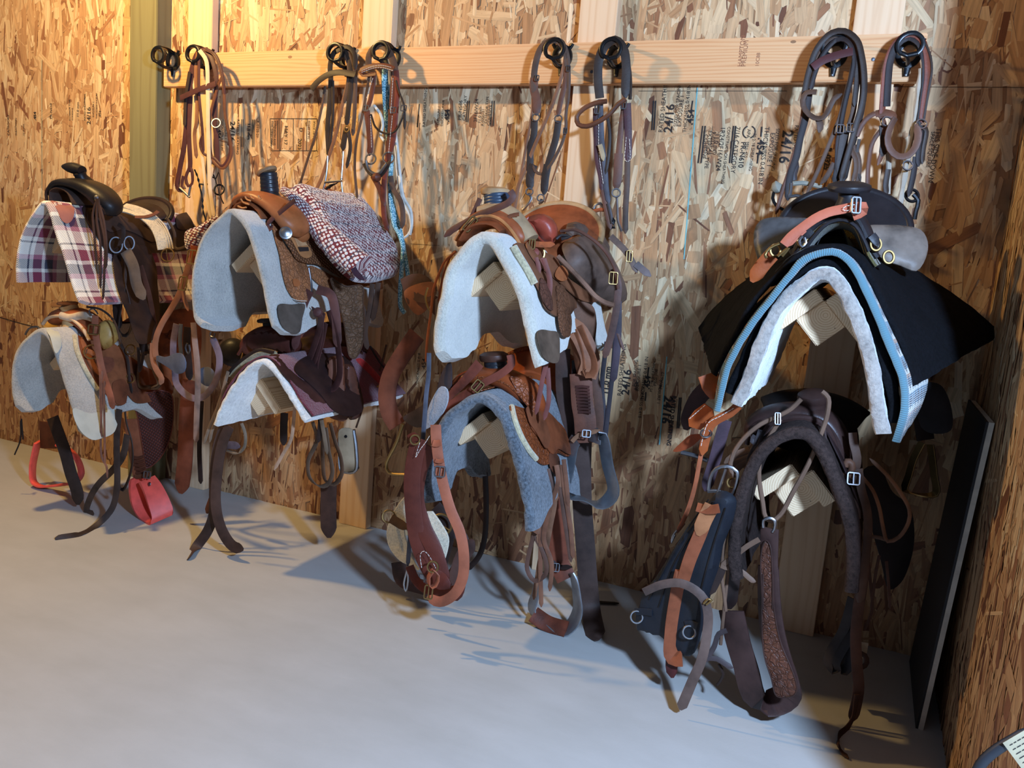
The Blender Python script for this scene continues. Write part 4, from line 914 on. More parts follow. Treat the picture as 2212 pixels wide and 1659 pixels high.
obj('slot', patch(E, px('C', [(1150, 815), (1235, 815), (1240, 845), (1165, 850)]), .003, .033, sm=False), plain('dark_slot', (40, 26, 20), .8), s); obj('slot', patch(E, px('C', [(1120, 740), (1180, 740), (1230, 800), (1150, 810)]), .002, .033, sm=False), leather((182, 150, 118), .4), s)
cc = path('C', [(1108, 668)], -.665)[0]; obj('conch', lathe([(.022, -.002), (.0215, .002), (.016, .003), (.015, .006), (.009, .008), (.001, .009)], cc, (.55, -.8, .25), 24), CHROME, s, label='silver conch')
obj('rigging_ring', ring(path('C', [(1150, 1095)], -.60)[0], .024, (.75, -.65, .1), .003), CHROME, s); pat('ring_tab', s, E, 'C', [(1140, 1060), (1190, 1070), (1200, 1110), (1150, 1120)], TPL, .004, .014)
obj('rigging_dee', tube(path('C', [(1290, 990), (1275, 1080), (1300, 1160), (1325, 1180), (1320, 1080), (1300, 960)], -.53), .004), STEEL, s)
T_('skirt_stitching', s, 'C', [(1000, 640), (1035, 800), (1060, 960), (1085, 1100), (1130, 1190), (1190, 1228), (1280, 1235)], -.645, .0012, THREAD)
pat('corner_patch', PO, E, 'C', [(1040, 1272), (1150, 1266), (1262, 1268), (1240, 1380), (1215, 1500), (1150, 1505), (1080, 1460), (1045, 1380)], leather((84, 80, 78), .5), .004, .002, label='worn dark leather corner')
cantle(s, X, -.22, 1.26, .16, .08, TPL, TLD, .05, .4); seat(s, X, -.54, -.24, 1.30, 1.31, TPL, .05, .14); bars(s, EL, E, TLD)
PF = Pln(path('C', [(1620, 1300)], -.40)[0], (.6, .8, 0))
pat('fender', s, PF, 'C', [(1480, 1045), (1600, 1110), (1740, 1110), (1750, 1250), (1755, 1450), (1740, 1600), (1680, 1710), (1640, 1700), (1615, 1600), (1590, 1430), (1540, 1230)], leather((106, 82, 64), .5, .25, 'tooled'), .007, 0)
fpt = px('C', [(1480, 1045), (1600, 1110), (1740, 1110), (1750, 1250), (1755, 1450), (1740, 1600), (1680, 1710), (1640, 1700), (1615, 1600), (1590, 1430), (1540, 1230)])
obj('fender_edge', edge_of(PF, fpt, .007, .0025), leather((80, 58, 44), .5), s)
pat('stirrup_cover', s, Pln(path('D', [(1290, 440)], -.47)[0], (.8, .6, 0)), 'D', [(1182, 235), (1225, 215), (1280, 218), (1300, 400), (1325, 620), (1290, 650), (1230, 640), (1180, 610), (1170, 520), (1178, 380)], leather((104, 66, 52), .45), .03, 0, bulge=.01, R=.015)
pat('stirrup_cover', s, Pln(path('D', [(1350, 440)], -.43)[0], (.5, .87, 0)), 'D', [(1290, 270), (1345, 285), (1375, 420), (1400, 570), (1395, 610), (1330, 645), (1310, 500)], leather((84, 52, 42), .4), .02, 0, bulge=.01, R=.015)
for k in range(11): T_('lacing', s, 'D', [(1222-k*.4, 460+k*17), (1242, 452+k*17), (1262+k*.5, 462+k*17)], -.505, .0022, leather((190, 156, 118), .6))
for q in ([(1000, -10), (965, 90), (942, 200), (955, 285), (1010, 300), (1070, 280), (1110, 180), (1135, 60), (1130, -60), (1080, -100)], [(1165, -10), (1140, 120), (1100, 290), (1115, 400), (1165, 440), (1225, 430), (1262, 350), (1258, 200), (1235, 60), (1190, -90)], [(1150, -80), (1120, 60), (1060, 230), (1030, 300)]):
    B_('latigo', s, 'D', q, -.56, (.9, -.35, 0), .034, PUR)
S_('latigo', s, 'D', [(985, 280), (985, 360), (1000, 470), (1015, 560), (1035, 640)], -.57, .03, PUR); S_('latigo', s, 'C', [(1310, 1150), (1260, 1260), (1230, 1380), (1200, 1530), (1180, 1640)], -.575, .03, PUR)
S_('latigo', s, 'C', [(1370, 1140), (1480, 1180), (1520, 1320), (1535, 1500), (1540, 1620)], -.56, .032, leather((92, 62, 60), .45)); obj('knot', lathe([(.001, -.012), (.016, -.006), (.018, 0), (.014, .008), (.001, .012)], path('C', [(1375, 1330)], -.58)[0], (.3, -.9, .2)), PUR, s)
B_('latigo', s, 'D', [(1080, 660), (1110, 780), (1050, 930), (1062, 1040), (1120, 1090), (1180, 1085), (1215, 1000), (1190, 860), (1170, 700)], -.53, (.9, -.35, 0), .022, leather((96, 82, 72), .6))
B_('latigo', s, 'D', [(1200, 670), (1235, 800), (1270, 900), (1278, 1010), (1230, 1080), (1170, 1060), (1150, 940), (1150, 700)], -.51, (.9, -.35, 0), .022, leather((96, 76, 62), .6))
S_('rear_billet', s, 'D', [(1190, 1090), (1188, 1200), (1188, 1330), (1192, 1445)], -.42, .062, leather((70, 48, 40), .5), t=.005)
for q in ([(1700, 1100), (1750, 1300), (1790, 1380)], [(1830, 1090), (1810, 1300), (1770, 1500), (1790, 1640)], [(1880, 1080), (1860, 1250), (1830, 1400)]): S_('saddle_string', s, 'C', q, -.30, .02, leather((72, 54, 46), .6))
for q in ([(1440, 60), (1440, 330), (1420, 560)], [(1580, 140), (1540, 300), (1480, 500)], [(1450, 380), (1420, 560), (1375, 700)]): T_('saddle_string', s, 'D', q, -.2, .004, leather((80, 60, 48), .6))
stirrup_ring(s, 'D', [(1265, 720), (1262, 850), (1275, 985), (1330, 1000), (1375, 985), (1378, 850), (1360, 715)], -.36, .055, .01, ALU, (.5, -.8, .2))
pat('stirrup_side', s, Pln(path('D', [(1310, 850)], -.385)[0], (.9, .45, 0)), 'D', [(1262, 715), (1300, 700), (1350, 712), (1365, 830), (1378, 960), (1365, 995), (1290, 992), (1272, 900)], leather((150, 138, 120), .55, .25), .008, 0)
obj('rivet', lathe([(.006, 0), (.005, .002), (.001, .003)], path('D', [(1305, 760)], -.397)[0], (.2, -.9, .1), 12), IRON, s)
# folded blanket over the seat
EB = Ext([(p.x, p.y+.012) for p in [q+V((.016, .012)) for q in E.p[:-1]]])
bl = thing('folded_blanket', 'thick folded blanket in red, cream and slate diamond weave, draped over the tan saddle', 'blanket', (X+.15, -.35, 1.15), 'saddle pads and blankets')
PB2 = Ext([(X-.02, 1.365), (X+.03, 1.352), (X+.09, 1.31), (X+.15, 1.24), (X+.20, 1.17), (X+.24, 1.09)])
bo = [(1080, 300), (1200, 350), (1275, 385), (1400, 362), (1580, 368), (1750, 408), (1880, 490), (1955, 610), (2030, 780), (2072, 910), (2050, 1000), (1900, 1068), (1760, 1086), (1640, 1058), (1460, 880), (1330, 710), (1290, 560), (1200, 430), (1090, 345)]
obj('folded_body', patch(PB2, px('C', bo), .012, .0, bulge=.045, R=.05, wob=.008), WEAVE, bl)
rl = path('C', [(1085, 310, -.50), (1180, 380, -.505), (1270, 490, -.515), (1400, 640, -.52), (1560, 800, -.525), (1735, 950, -.525)])
obj('rolled_edge', sweep(rl, lambda a: .014+.034*min(1, a*1.5), lambda a: .014+.026*min(1, a*1.5), (.5, -.8, .3), 20), WEAVE, bl, ang=70)
obj('fold_opening', strap(path('C', [(1670, 960), (1700, 1010), (1760, 1060)], -.585), .02, .004), felt((58, 40, 52)), bl)
# back pad glimpse on the left, behind the grey pad
pat('blanket_corner', bl, Pln(path('C', [(360, 690)], -.45)[0], (1, .1, 0), (0, 0, 1)), 'C', [(285, 665), (400, 610), (540, 530), (560, 560), (460, 650), (390, 770), (300, 810)], WEAVE, .02, 0)
# ================================================================ 2 lower: mostly hidden saddle, its straps
PO, E, EL, ap = P2L
s = thing('western_saddle', 'shadowed dark red brown saddle with sheepskin edge, on the low white fleece pad', 'saddle', (X+.05, -.35, .7), 'western saddles'); T4 = s
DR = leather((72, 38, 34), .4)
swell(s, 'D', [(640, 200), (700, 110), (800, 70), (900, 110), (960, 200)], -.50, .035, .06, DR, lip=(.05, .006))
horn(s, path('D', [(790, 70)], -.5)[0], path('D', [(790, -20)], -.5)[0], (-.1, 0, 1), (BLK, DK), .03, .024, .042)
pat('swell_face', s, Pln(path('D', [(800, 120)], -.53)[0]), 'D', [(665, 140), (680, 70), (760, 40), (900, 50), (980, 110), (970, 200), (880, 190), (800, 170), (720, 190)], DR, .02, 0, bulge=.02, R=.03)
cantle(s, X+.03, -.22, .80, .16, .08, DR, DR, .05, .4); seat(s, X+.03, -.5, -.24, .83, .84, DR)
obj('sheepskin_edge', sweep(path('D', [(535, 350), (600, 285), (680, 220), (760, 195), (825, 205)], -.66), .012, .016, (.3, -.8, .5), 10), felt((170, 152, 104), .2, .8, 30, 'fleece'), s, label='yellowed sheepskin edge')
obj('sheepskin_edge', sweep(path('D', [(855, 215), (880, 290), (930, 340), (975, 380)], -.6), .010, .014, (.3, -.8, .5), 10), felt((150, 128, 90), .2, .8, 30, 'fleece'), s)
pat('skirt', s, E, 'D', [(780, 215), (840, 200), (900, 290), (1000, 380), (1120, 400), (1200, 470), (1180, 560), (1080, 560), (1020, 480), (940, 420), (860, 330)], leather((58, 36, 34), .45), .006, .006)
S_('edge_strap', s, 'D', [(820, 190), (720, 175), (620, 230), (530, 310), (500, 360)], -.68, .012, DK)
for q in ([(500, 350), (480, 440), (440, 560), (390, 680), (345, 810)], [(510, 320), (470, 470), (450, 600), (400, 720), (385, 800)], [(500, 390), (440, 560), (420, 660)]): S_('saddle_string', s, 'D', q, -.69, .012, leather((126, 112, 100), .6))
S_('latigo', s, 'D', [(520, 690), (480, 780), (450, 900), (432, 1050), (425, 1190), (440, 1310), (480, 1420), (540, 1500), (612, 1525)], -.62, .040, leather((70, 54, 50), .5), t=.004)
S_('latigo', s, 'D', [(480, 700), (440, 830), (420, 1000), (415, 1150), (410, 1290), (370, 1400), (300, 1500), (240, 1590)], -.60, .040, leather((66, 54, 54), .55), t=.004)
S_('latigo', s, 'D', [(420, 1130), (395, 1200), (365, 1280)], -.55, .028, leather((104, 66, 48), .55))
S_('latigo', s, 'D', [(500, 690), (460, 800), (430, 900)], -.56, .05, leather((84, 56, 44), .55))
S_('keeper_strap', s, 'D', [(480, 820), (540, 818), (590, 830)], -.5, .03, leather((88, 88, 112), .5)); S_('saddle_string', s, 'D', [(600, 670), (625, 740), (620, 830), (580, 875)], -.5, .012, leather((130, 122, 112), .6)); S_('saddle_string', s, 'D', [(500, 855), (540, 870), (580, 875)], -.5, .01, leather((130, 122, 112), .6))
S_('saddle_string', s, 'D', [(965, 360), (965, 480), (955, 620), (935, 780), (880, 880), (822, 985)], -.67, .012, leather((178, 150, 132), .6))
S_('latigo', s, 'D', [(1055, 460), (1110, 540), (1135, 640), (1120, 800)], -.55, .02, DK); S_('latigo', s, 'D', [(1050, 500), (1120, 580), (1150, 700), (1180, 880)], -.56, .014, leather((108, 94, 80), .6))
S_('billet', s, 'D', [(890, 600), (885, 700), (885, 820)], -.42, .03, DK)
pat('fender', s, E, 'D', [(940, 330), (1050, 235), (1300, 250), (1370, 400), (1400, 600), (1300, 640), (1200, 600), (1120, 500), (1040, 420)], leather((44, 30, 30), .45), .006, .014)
# red striped blanket glimpse at the back
rb = thing('saddle_blanket', 'bright red blanket edge with fleece underside, behind the laced stirrup', 'saddle blanket', (1.33, -.3, .75), 'saddle pads and blankets')
SR = Pln(path('D', [(1460, 380)], -.26)[0], (.8, .6, 0))
pat('cloth', rb, SR, 'D', [(1365, 240), (1400, 225), (1480, 290), (1550, 370), (1600, 440), (1570, 490), (1500, 440), (1420, 360), (1370, 310)], felt((164, 36, 32), .12), .012, .010); pat('fleece', rb, SR, 'D', [(1362, 300), (1420, 370), (1500, 450), (1570, 500), (1552, 545), (1480, 500), (1400, 400), (1365, 340)], FLEECE_W, .016, 0)
T_('binding', rb, 'D', [(1590, 365), (1540, 410), (1490, 440)], -.28, .003, leather((176, 130, 60), .6)); T_('binding', rb, 'D', [(1470, 150), (1530, 250), (1595, 330)], -.27, .004, DK)
# halter, collar and stirrup hung on the left of the second stack
h = thing('breast_collar', 'worn light brown breast collar with bluish flap, hanging left of the grey arch pad', 'breast collar', (X-.3, -.5, .7), 'breast collars'); LB = leather((150, 106, 84), .5, .2); BLU = leather((92, 104, 130), .5, .2)
S_('strap', h, 'A', [(1545, 790), (1510, 880), (1470, 1000), (1430, 1120), (1370, 1230), (1290, 1360), (1245, 1470), (1235, 1560), (1245, 1650)], -.60, .024, LB)
obj('buckle', buckle(path('A', [(1528, 830)], -.62)[0], .034, .05, CAMN, .003), BRASS, h); obj('buckle', buckle(path('A', [(1455, 1040)], -.62)[0], .03, .05, CAMN, .003), BRASS, h)
S_('strap', h, 'A', [(1550, 740), (1545, 800), (1535, 870)], -.605, .03, leather((146, 76, 42), .5)); S_('strap_tip', h, 'A', [(1460, 1080), (1465, 1150), (1500, 1260)], -.61, .014, LB)
S_('strap', h, 'D', [(0, 130), (0, 230), (20, 300), (60, 370), (50, 410)], -.60, .022, LB)
S_('strap', h, 'D', [(160, 0), (140, 120), (140, 230), (150, 320), (160, 400), (205, 460), (270, 500), (340, 492), (400, 430), (440, 340), (450, 220), (420, 130), (395, 80)], -.55, .026, leather((116, 106, 124), .5))
S_('strap', h, 'D', [(275, -10), (285, 120), (300, 260), (305, 420), (298, 600), (293, 800)], -.62, .022, leather((142, 120, 112), .5), t=.004)
pat('flap', h, Pln(path('D', [(130, 260)], -.64)[0], (.95, -.2, 0)), 'D', [(32, 215), (80, 222), (120, 215), (160, 196), (205, 205), (228, 260), (218, 320), (170, 335), (120, 300), (60, 262), (34, 245)], BLU, .008, 0, label='bluish leather flap')
pat('flap', h, Pln(path('D', [(370, 320)], -.45)[0]), 'D', [(320, 310), (380, 290), (420, 330), (430, 400), (370, 420), (320, 380)], BLU, .008, 0)
obj('snap', tube(path('D', [(232, 130), (222, 160), (238, 200), (252, 180), (245, 140)], -.52), .004), STEEL, h); obj('snap', tube(path('D', [(395, 50), (390, 80), (415, 90), (420, 60)], -.55), .004), STEEL, h)
S_('strap', h, 'D', [(235, 20), (230, 120), (240, 250), (250, 380)], -.5, .03, DK); S_('strap', h, 'D', [(190, 0), (185, 120), (195, 220)], -.5, .016, BLU)
S_('billet', h, 'D', [(255, 380), (235, 560), (225, 760), (215, 950), (190, 1145)], -.46, .065, leather((96, 52, 38), .5), t=.006)
S_('billet', h, 'D', [(330, 520), (320, 700), (315, 860), (325, 1080)], -.35, .02, DK)
stirrup_ring(h, 'D', [(0, 100), (-10, 200), (10, 330), (40, 400), (0, 425)], -.5, .02, .006, leather((108, 84, 60), .5), (.5, -.8, 0))
hk = thing('stirrup_hood', 'round black leather stirrup hood with a brass rim, in shade under the grey arch pad', 'stirrup hood', (X-.2, -.45, .7))
obj('hood', lathe([(.001, .03), (.03, .028), (.05, .015), (.058, 0), (.056, -.004)], path('D', [(540, 190)], -.35)[0], (.4, -.85, .2), 26, 1.0), BLK, hk); T_('rim', hk, 'D', [(575, 75), (600, 110), (608, 180), (595, 240)], -.39, .003, BRASS)
# ================================================================ 3 upper: worn saddle with saddlebags on the white pad
PO, E, EL, ap = P3U; X = XS[3]
CHE = leather((140, 80, 50), .35, .3); WRN = leather((112, 78, 60), .5, .35); GRY = leather((104, 90, 84), .5, .35)
s = thing('western_saddle', 'worn brown saddle with a flat topped blue black horn, under dusty saddlebags', 'saddle', (X, -.4, 1.2), 'western saddles'); T5 = s
horn(s, path('E', [(945, 300)], -.56)[0], path('E', [(925, 140)], -.56)[0], (-.03, 0, 1), (BLK, leather((168, 146, 116), .5)), .038, .036, .043, 1.1, plain('blue_black_wrap', (52, 66, 84), .4, 0, .4), .024, (-.002, 0, .004), 6)
swell(s, 'E', [(660, 520), (720, 420), (800, 355), (900, 325), (1000, 350), (1090, 430), (1150, 520), (1170, 560)], -.58, lambda a: .022+.014*a, .05, CHE, lip=(.048, .006), lipm=leather((170, 122, 80), .4))
obj('swell_cover', sweep([p+V((0, 0, .01)) for p in path('E', [(810, 330), (930, 305), (1050, 350), (1130, 440), (1200, 540)], -.58)], .028, .035, (0, -1, 0)), leather((158, 140, 116), .6, .25), s, label='worn pale swell cover')
pat('bucking_roll', s, Pln(path('E', [(1330, 430)], -.50)[0], (.8, .5, 0), (-.1, .1, 1)), 'E', [(1165, 350), (1240, 310), (1320, 303), (1390, 345), (1422, 420), (1410, 490), (1370, 545), (1300, 520), (1250, 440), (1200, 390)], leather((152, 72, 58), .3, .2), .012, -.01, bulge=.035, R=.04)
T_('roll_edge', s, 'E', [(1165, 350), (1220, 400), (1260, 480), (1310, 530), (1380, 545)], -.53, .004, leather((128, 56, 44), .35))
obj('gullet_lining', sweep(path('E', [(700, 520), (760, 430), (860, 390), (960, 400), (1020, 450)], -.60), .012, .06, (0, -1, 0)), leather((116, 66, 40), .6), s)
cantle(s, X+.02, -.235, 1.29, .165, .115, CHE, leather((170, 146, 112), .6), .07, .35)
seat(s, X, -.52, -.25, 1.32, 1.33, CHE, .05, .14); bars(s, EL, E, WRN)
obj('sheepskin_lining', tube([E.pt(a, b, .008) for a, b in [E.hit(*q) for q in px('E', [(1050, 580), (1090, 650), (1140, 730), (1180, 800), (1215, 870)])]], .012, 8), WOOL, s)
pat('skirt', s, E, 'E', [(1060, 560), (1140, 560), (1200, 600), (1360, 660), (1400, 850), (1540, 980), (1680, 1010), (1640, 1060), (1540, 1060), (1490, 1120), (1380, 1120), (1290, 1040), (1240, 900), (1160, 760), (1090, 660)], WRN, .007, .006)
pat('jockey', s, E, 'E', [(1130, 575), (1200, 570), (1290, 640), (1370, 680), (1430, 800), (1560, 900), (1690, 1005), (1600, 1015), (1500, 960), (1400, 870), (1280, 780), (1180, 680)], leather((124, 84, 62), .5), .007, .016)
pat('latigo_plate', s, E, 'E', [(1360, 770), (1400, 750), (1440, 790), (1435, 850), (1380, 865), (1340, 830)], leather((168, 104, 66), .45), .004, .026)
obj('rigging_ring', ring(path('E', [(1240, 615)], -.585)[0], .028, (.5, -.8, .2), .004), BRASS, s); obj('knot', lathe([(.001, -.01), (.014, -.004), (.014, .004), (.001, .01)], path('E', [(1235, 610)], -.60)[0], (.3, -.9, .2)), leather((128, 66, 58), .5), s)
S_('roll_strap', s, 'E', [(1030, 540), (1110, 545), (1200, 540), (1300, 548), (1395, 545)], -.60, .018, leather((148, 88, 60), .45)); obj('buckle', buckle(path('E', [(1215, 545)], -.615)[0], .016, .03, CAMN, .0025), BRASS, s)
S_('horn_strap', s, 'E', [(1110, 305), (1040, 320), (990, 370), (965, 430), (975, 480)], -.62, .012, leather((120, 76, 56), .45))
S_('horn_strap', s, 'E', [(1040, 120), (1065, 160), (1030, 210), (920, 260), (820, 300), (740, 340), (650, 390), (580, 430), (515, 485)], -.63, .020, leather((86, 58, 52), .5), t=.004); obj('buckle', buckle(path('E', [(722, 385)], -.645)[0], .022, .05, (.3, -.9, .3), .003, up=V((.5, 0, .8))), BRASS, s)
S_('horn_strap', s, 'E', [(800, 180), (770, 250), (730, 340), (700, 430), (640, 560)], -.60, .016, leather((84, 58, 50), .5)); S_('horn_strap', s, 'E', [(720, 420), (680, 480), (620, 560)], -.61, .03, WRN)
for q in ([(1245, 650), (1270, 740), (1235, 860), (1230, 960), (1270, 1120), (1310, 1250), (1320, 1400), (1300, 1620)], [(1290, 655), (1350, 780), (1360, 880), (1330, 1100), (1335, 1300), (1350, 1500)], [(1310, 660), (1350, 800), (1345, 1000), (1310, 1300), (1330, 1620)]): S_('saddle_string', s, 'E', q, -.635, .014, leather((110, 66, 60), .5))
S_('saddle_string', s, 'F', [(905, 0), (900, 100), (870, 230), (850, 340), (835, 410)], -.67, .014, leather((104, 62, 60), .5)); S_('saddle_string', s, 'F', [(900, 160), (905, 330), (880, 440)], -.66, .014, leather((104, 62, 60), .5))
pat('near_billet', s, E, 'E', [(1370, 900), (1430, 900), (1480, 1100), (1490, 1160), (1475, 1285), (1420, 1280), (1390, 1180), (1380, 1050)], leather((116, 80, 60), .5, .3, 'tooled'), .007, .014)
pat('near_billet', s, E, 'E', [(1250, 830), (1300, 880), (1330, 960), (1340, 1080), (1300, 1060), (1250, 960)], leather((104, 70, 60), .5, .3, 'tooled'), .006, .014)
pat('corner_patch', PO, E, 'E', [(1250, 1252), (1355, 1235), (1420, 1260), (1420, 1475), (1340, 1480), (1300, 1440)], leather((104, 92, 84), .5), .004, .001, label='brown leather corner')
PF = Pln(path('E', [(1640, 1150)], -.38)[0], (.75, .66, 0))
pat('fender', s, PF, 'E', [(1545, 1010), (1690, 1030), (1725, 1150), (1715, 1300), (1690, 1480), (1660, 1660), (1620, 1500), (1590, 1250)], leather((100, 74, 60), .5), .006, 0)
S_('stirrup_leather', s, 'E', [(1500, 1190), (1570, 1230), (1640, 1350), (1680, 1480), (1650, 1600)], -.42, .062, leather((138, 96, 74), .5), t=.005, point=False)
B_('stirrup_leather', s, 'F', [(1060, -60), (1100, 40), (1135, 120), (1130, 185), (1090, 190), (1060, 60), (1030, -40)], -.42, (.85, -.5, 0), .05, leather((132, 86, 62), .45), t=.006)
S_('stirrup_leather', s, 'F', [(1075, 190), (1080, 260), (1085, 350), (1098, 430), (1105, 560)], -.40, .072, leather((98, 62, 48), .45), t=.008, point=False)
for k in range(9): S_('wrap', s, 'F', [(1047+k*2, 262+k*17), (1085+k, 260+k*17), (1122+k, 264+k*17)], -.412, .0085, leather((72, 44, 40), .5), point=False)
S_('stirrup_leather', s, 'F', [(1040, 120), (1040, 300), (1048, 420), (1050, 520)], -.38, .016, DK); S_('stirrup_leather', s, 'F', [(1130, 120), (1165, 300), (1175, 420), (1165, 540)], -.36, .03, leather((84, 58, 46), .5))
S_('hobble_strap', s, 'F', [(1030, 555), (1065, 520), (1110, 512), (1180, 492)], -.43, .014, leather((128, 98, 80), .5)); obj('buckle', buckle(path('F', [(1107, 512)], -.445)[0], .026, .022, CAMN, .0025), CHROME, s)
so = path('F', [(1150, 560), (1158, 522), (1180, 512), (1195, 540), (1220, 680), (1250, 825), (1215, 872), (1170, 886), (1080, 862), (1005, 842), (992, 812), (1012, 690), (1035, 570), (1050, 545)], -.42)
obj('stirrup', band(so, (.85, -.5, .0), .055, .006), ALU, s, label='broad aluminium stirrup')
S_('rear_billet', s, 'F', [(1085, 500), (1080, 700), (1085, 900), (1100, 1100), (1115, 1300), (1130, 1450), (1162, 1618)], -.34, .066, leather((62, 50, 48), .5), t=.005)
S_('rear_billet', s, 'F', [(980, 60), (985, 300), (1010, 430), (1020, 560)], -.36, .05, leather((64, 46, 40), .5))
for q in ([(1215, 20), (1190, 250), (1200, 420), (1175, 540)], [(1262, 0), (1245, 200), (1220, 420), (1205, 560)]): S_('saddle_string', s, 'F', q, -.22, .016, leather((46, 42, 52), .5))
S_('far_billet', s, 'F', [(265, 80), (262, 200), (250, 300), (240, 440), (220, 640), (180, 880), (160, 1100), (150, 1220)], -.735, .014, leather((78, 84, 104), .5)); obj('snap', tube(path('F', [(150, 1230), (130, 1320), (140, 1355), (152, 1300), (150, 1240)], -.73), .003), CHROME, s)
T_('saddle_string', s, 'E', [(610, 600), (520, 680), (490, 740), (430, 900), (410, 1080), (380, 1300), (370, 1480)], -.66, .004, leather((146, 82, 46), .5)); T_('saddle_string', s, 'E', [(600, 600), (560, 650), (500, 830), (470, 1000)], -.65, .004, leather((118, 66, 40), .5))
# rein tassels on the far side
S_('far_fender', s, 'F', [(200, -20), (130, 80), (60, 200), (40, 300), (55, 400), (95, 470)], -.56, .062, leather((98, 54, 38), .5), t=.005, point=False)
S_('far_billet', s, 'E', [(195, 920), (300, 880), (380, 930), (440, 870)], -.5, .09, leather((70, 48, 40), .6)); obj('far_skirt', patch(Pln(path('E', [(330, 980)], -.5)[0]), px('E', [(200, 920), (430, 850), (440, 960), (380, 1060), (310, 1110), (250, 1060)]), .006), leather((126, 80, 54), .6), s)
obj('far_ring', tube(path('E', [(385, 890), (365, 960), (385, 1050), (405, 1080)], -.55), .004), BRASS, s)
PW = Pln(path('F', [(240, 360)], -.60)[0], (.9, -.3, 0))
pat('far_stirrup_hood', s, PW, 'F', [(290, 320), (340, 180), (380, 130), (380, 300), (300, 420), (220, 478), (180, 470), (130, 430), (200, 380)], leather((62, 56, 62), .4), .008, 0)
T_('far_stirrup', s, 'F', [(125, 460), (90, 560), (35, 680), (50, 720), (150, 732)], -.58, .006, BRASS)
pat('sheepskin_tab', s, Pln(path('F', [(310, 370)], -.72)[0], (.95, -.1, 0)), 'F', [(335, 258), (365, 275), (368, 340), (330, 420), (270, 478), (235, 492), (250, 430), (285, 330)], felt((150, 146, 146), .1, .7), .012, 0, label='grey suede tab')
# saddlebags
sb = thing('saddlebags', 'pair of dusty grey brown leather saddlebags behind the seat of the worn saddle', 'saddlebags', (X+.25, -.3, 1.1)); SBL = leather((98, 84, 80), .5, .35)
EB = Ext([(p.x+.03, p.y+.012) for p in E.p[:-1]])
pat('bag', sb, EB, 'E', [(1430, 600), (1540, 520), (1700, 480), (1900, 520), (2040, 620), (2085, 740), (2070, 860), (2010, 960), (1940, 1020), (1860, 1045), (1780, 1010), (1690, 930), (1600, 850), (1500, 750)], SBL, .012, .012, bulge=.05, R=.06)
pat('flap', sb, EB, 'E', [(1430, 420), (1540, 390), (1600, 320), (1700, 300), (1790, 350), (1900, 440), (1990, 540), (2060, 620), (2080, 740), (1960, 720), (1880, 700), (1840, 750), (1760, 720), (1640, 640), (1500, 560), (1370, 590), (1400, 500)], SBL, .006, .055, bulge=.022, R=.05)
T_('bag_edge', sb, 'E', [(1420, 640), (1520, 740), (1640, 870), (1720, 960), (1800, 1010), (1870, 1030)], -.50, .008, leather((128, 102, 90), .5)); T_('flap_edge', sb, 'E', [(1440, 440), (1560, 430), (1660, 480), (1760, 560), (1830, 650), (1880, 760), (1900, 900)], -.49, .005, leather((86, 62, 56), .5))
S_('bag_strap', sb, 'E', [(1860, 740), (1900, 860), (1895, 980), (1870, 1150), (1830, 1320), (1790, 1450)], -.47, .022, leather((92, 66, 60), .5)); S_('bag_strap', sb, 'E', [(1900, 1000), (1900, 1200), (1890, 1400), (1860, 1640)], -.44, .022, leather((62, 52, 66), .5)); S_('bag_strap', sb, 'E', [(1840, 480), (1960, 600), (2020, 700), (2050, 770)], -.42, .02, SBL); S_('bag_strap', sb, 'E', [(2040, 700), (2100, 750), (2160, 800)], -.42, .022, leather((96, 90, 96), .5))
obj('buckle', buckle(path('E', [(1862, 815)], -.505)[0], .026, .036, (.5, -.85, .1), .002), BRASS, sb); obj('buckle', buckle(path('E', [(1990, 640)], -.43)[0], .018, .034, (.5, -.85, .1), .002), BRASS, sb)
S_('saddle_string', sb, 'E', [(1880, 1200), (1910, 1290), (1945, 1390)], -.44, .01, leather((92, 66, 60), .5)); obj('snap', tube(path('E', [(1410, 500), (1450, 470), (1520, 485), (1450, 500)], -.52), .005), STEEL, sb)
# ================================================================ 3 lower: chestnut tooled saddle on the blue grey pad
PO, E, EL, ap = P3L
s = thing('western_saddle', 'glossy chestnut saddle with low brown horn and rose tooling, on the blue grey pad', 'saddle', (X, -.4, .75), 'western saddles'); T6 = s
CHS = leather((138, 72, 40), .28, .25); CHT = leather((140, 78, 46), .33, .25, 'tooled')
horn(s, path('F', [(625, 190)], -.57)[0], path('F', [(612, 105)], -.57)[0], (-.12, -.05, 1), (BLK, leather((74, 50, 42), .4)), .034, .030, .044, 1.1, WRAPB, .028, (0, 0, 0), 4)
swell(s, 'F', [(400, 290), (450, 230), (530, 205), (620, 205), (710, 235), (780, 290), (830, 350)], -.58, lambda a: .022+.018*a, .055, CHS, lip=(.05, .006), lipm=CHT)
pat('swell_panel', s, Pln(path('F', [(790, 270)], -.55)[0], (.72, .6, 0), (-.3, .25, 1)), 'F', [(660, 190), (740, 185), (840, 235), (870, 290), (885, 370), (860, 405), (800, 390), (740, 330), (690, 270)], CHS, .012, -.005, bulge=.03, R=.04)
pat('tooled_band', s, Pln(path('F', [(770, 300)], -.605)[0], (.72, .5, 0), (-.3, .25, 1)), 'F', [(700, 220), (750, 225), (800, 290), (822, 380), (800, 400), (765, 350), (720, 280)], CHT, .006, .02)
cantle(s, X, -.24, .80, .16, .09, CHS, CHT, .06, .4); seat(s, X, -.52, -.25, .83, .83, CHS, .05, .14); bars(s, EL, E, CHT)
pat('skirt', s, E, 'F', [(690, 370), (750, 380), (860, 400), (930, 440), (985, 500), (1005, 630), (940, 620), (920, 660), (860, 680), (800, 620), (750, 540), (720, 460)], CHT, .007, .004)
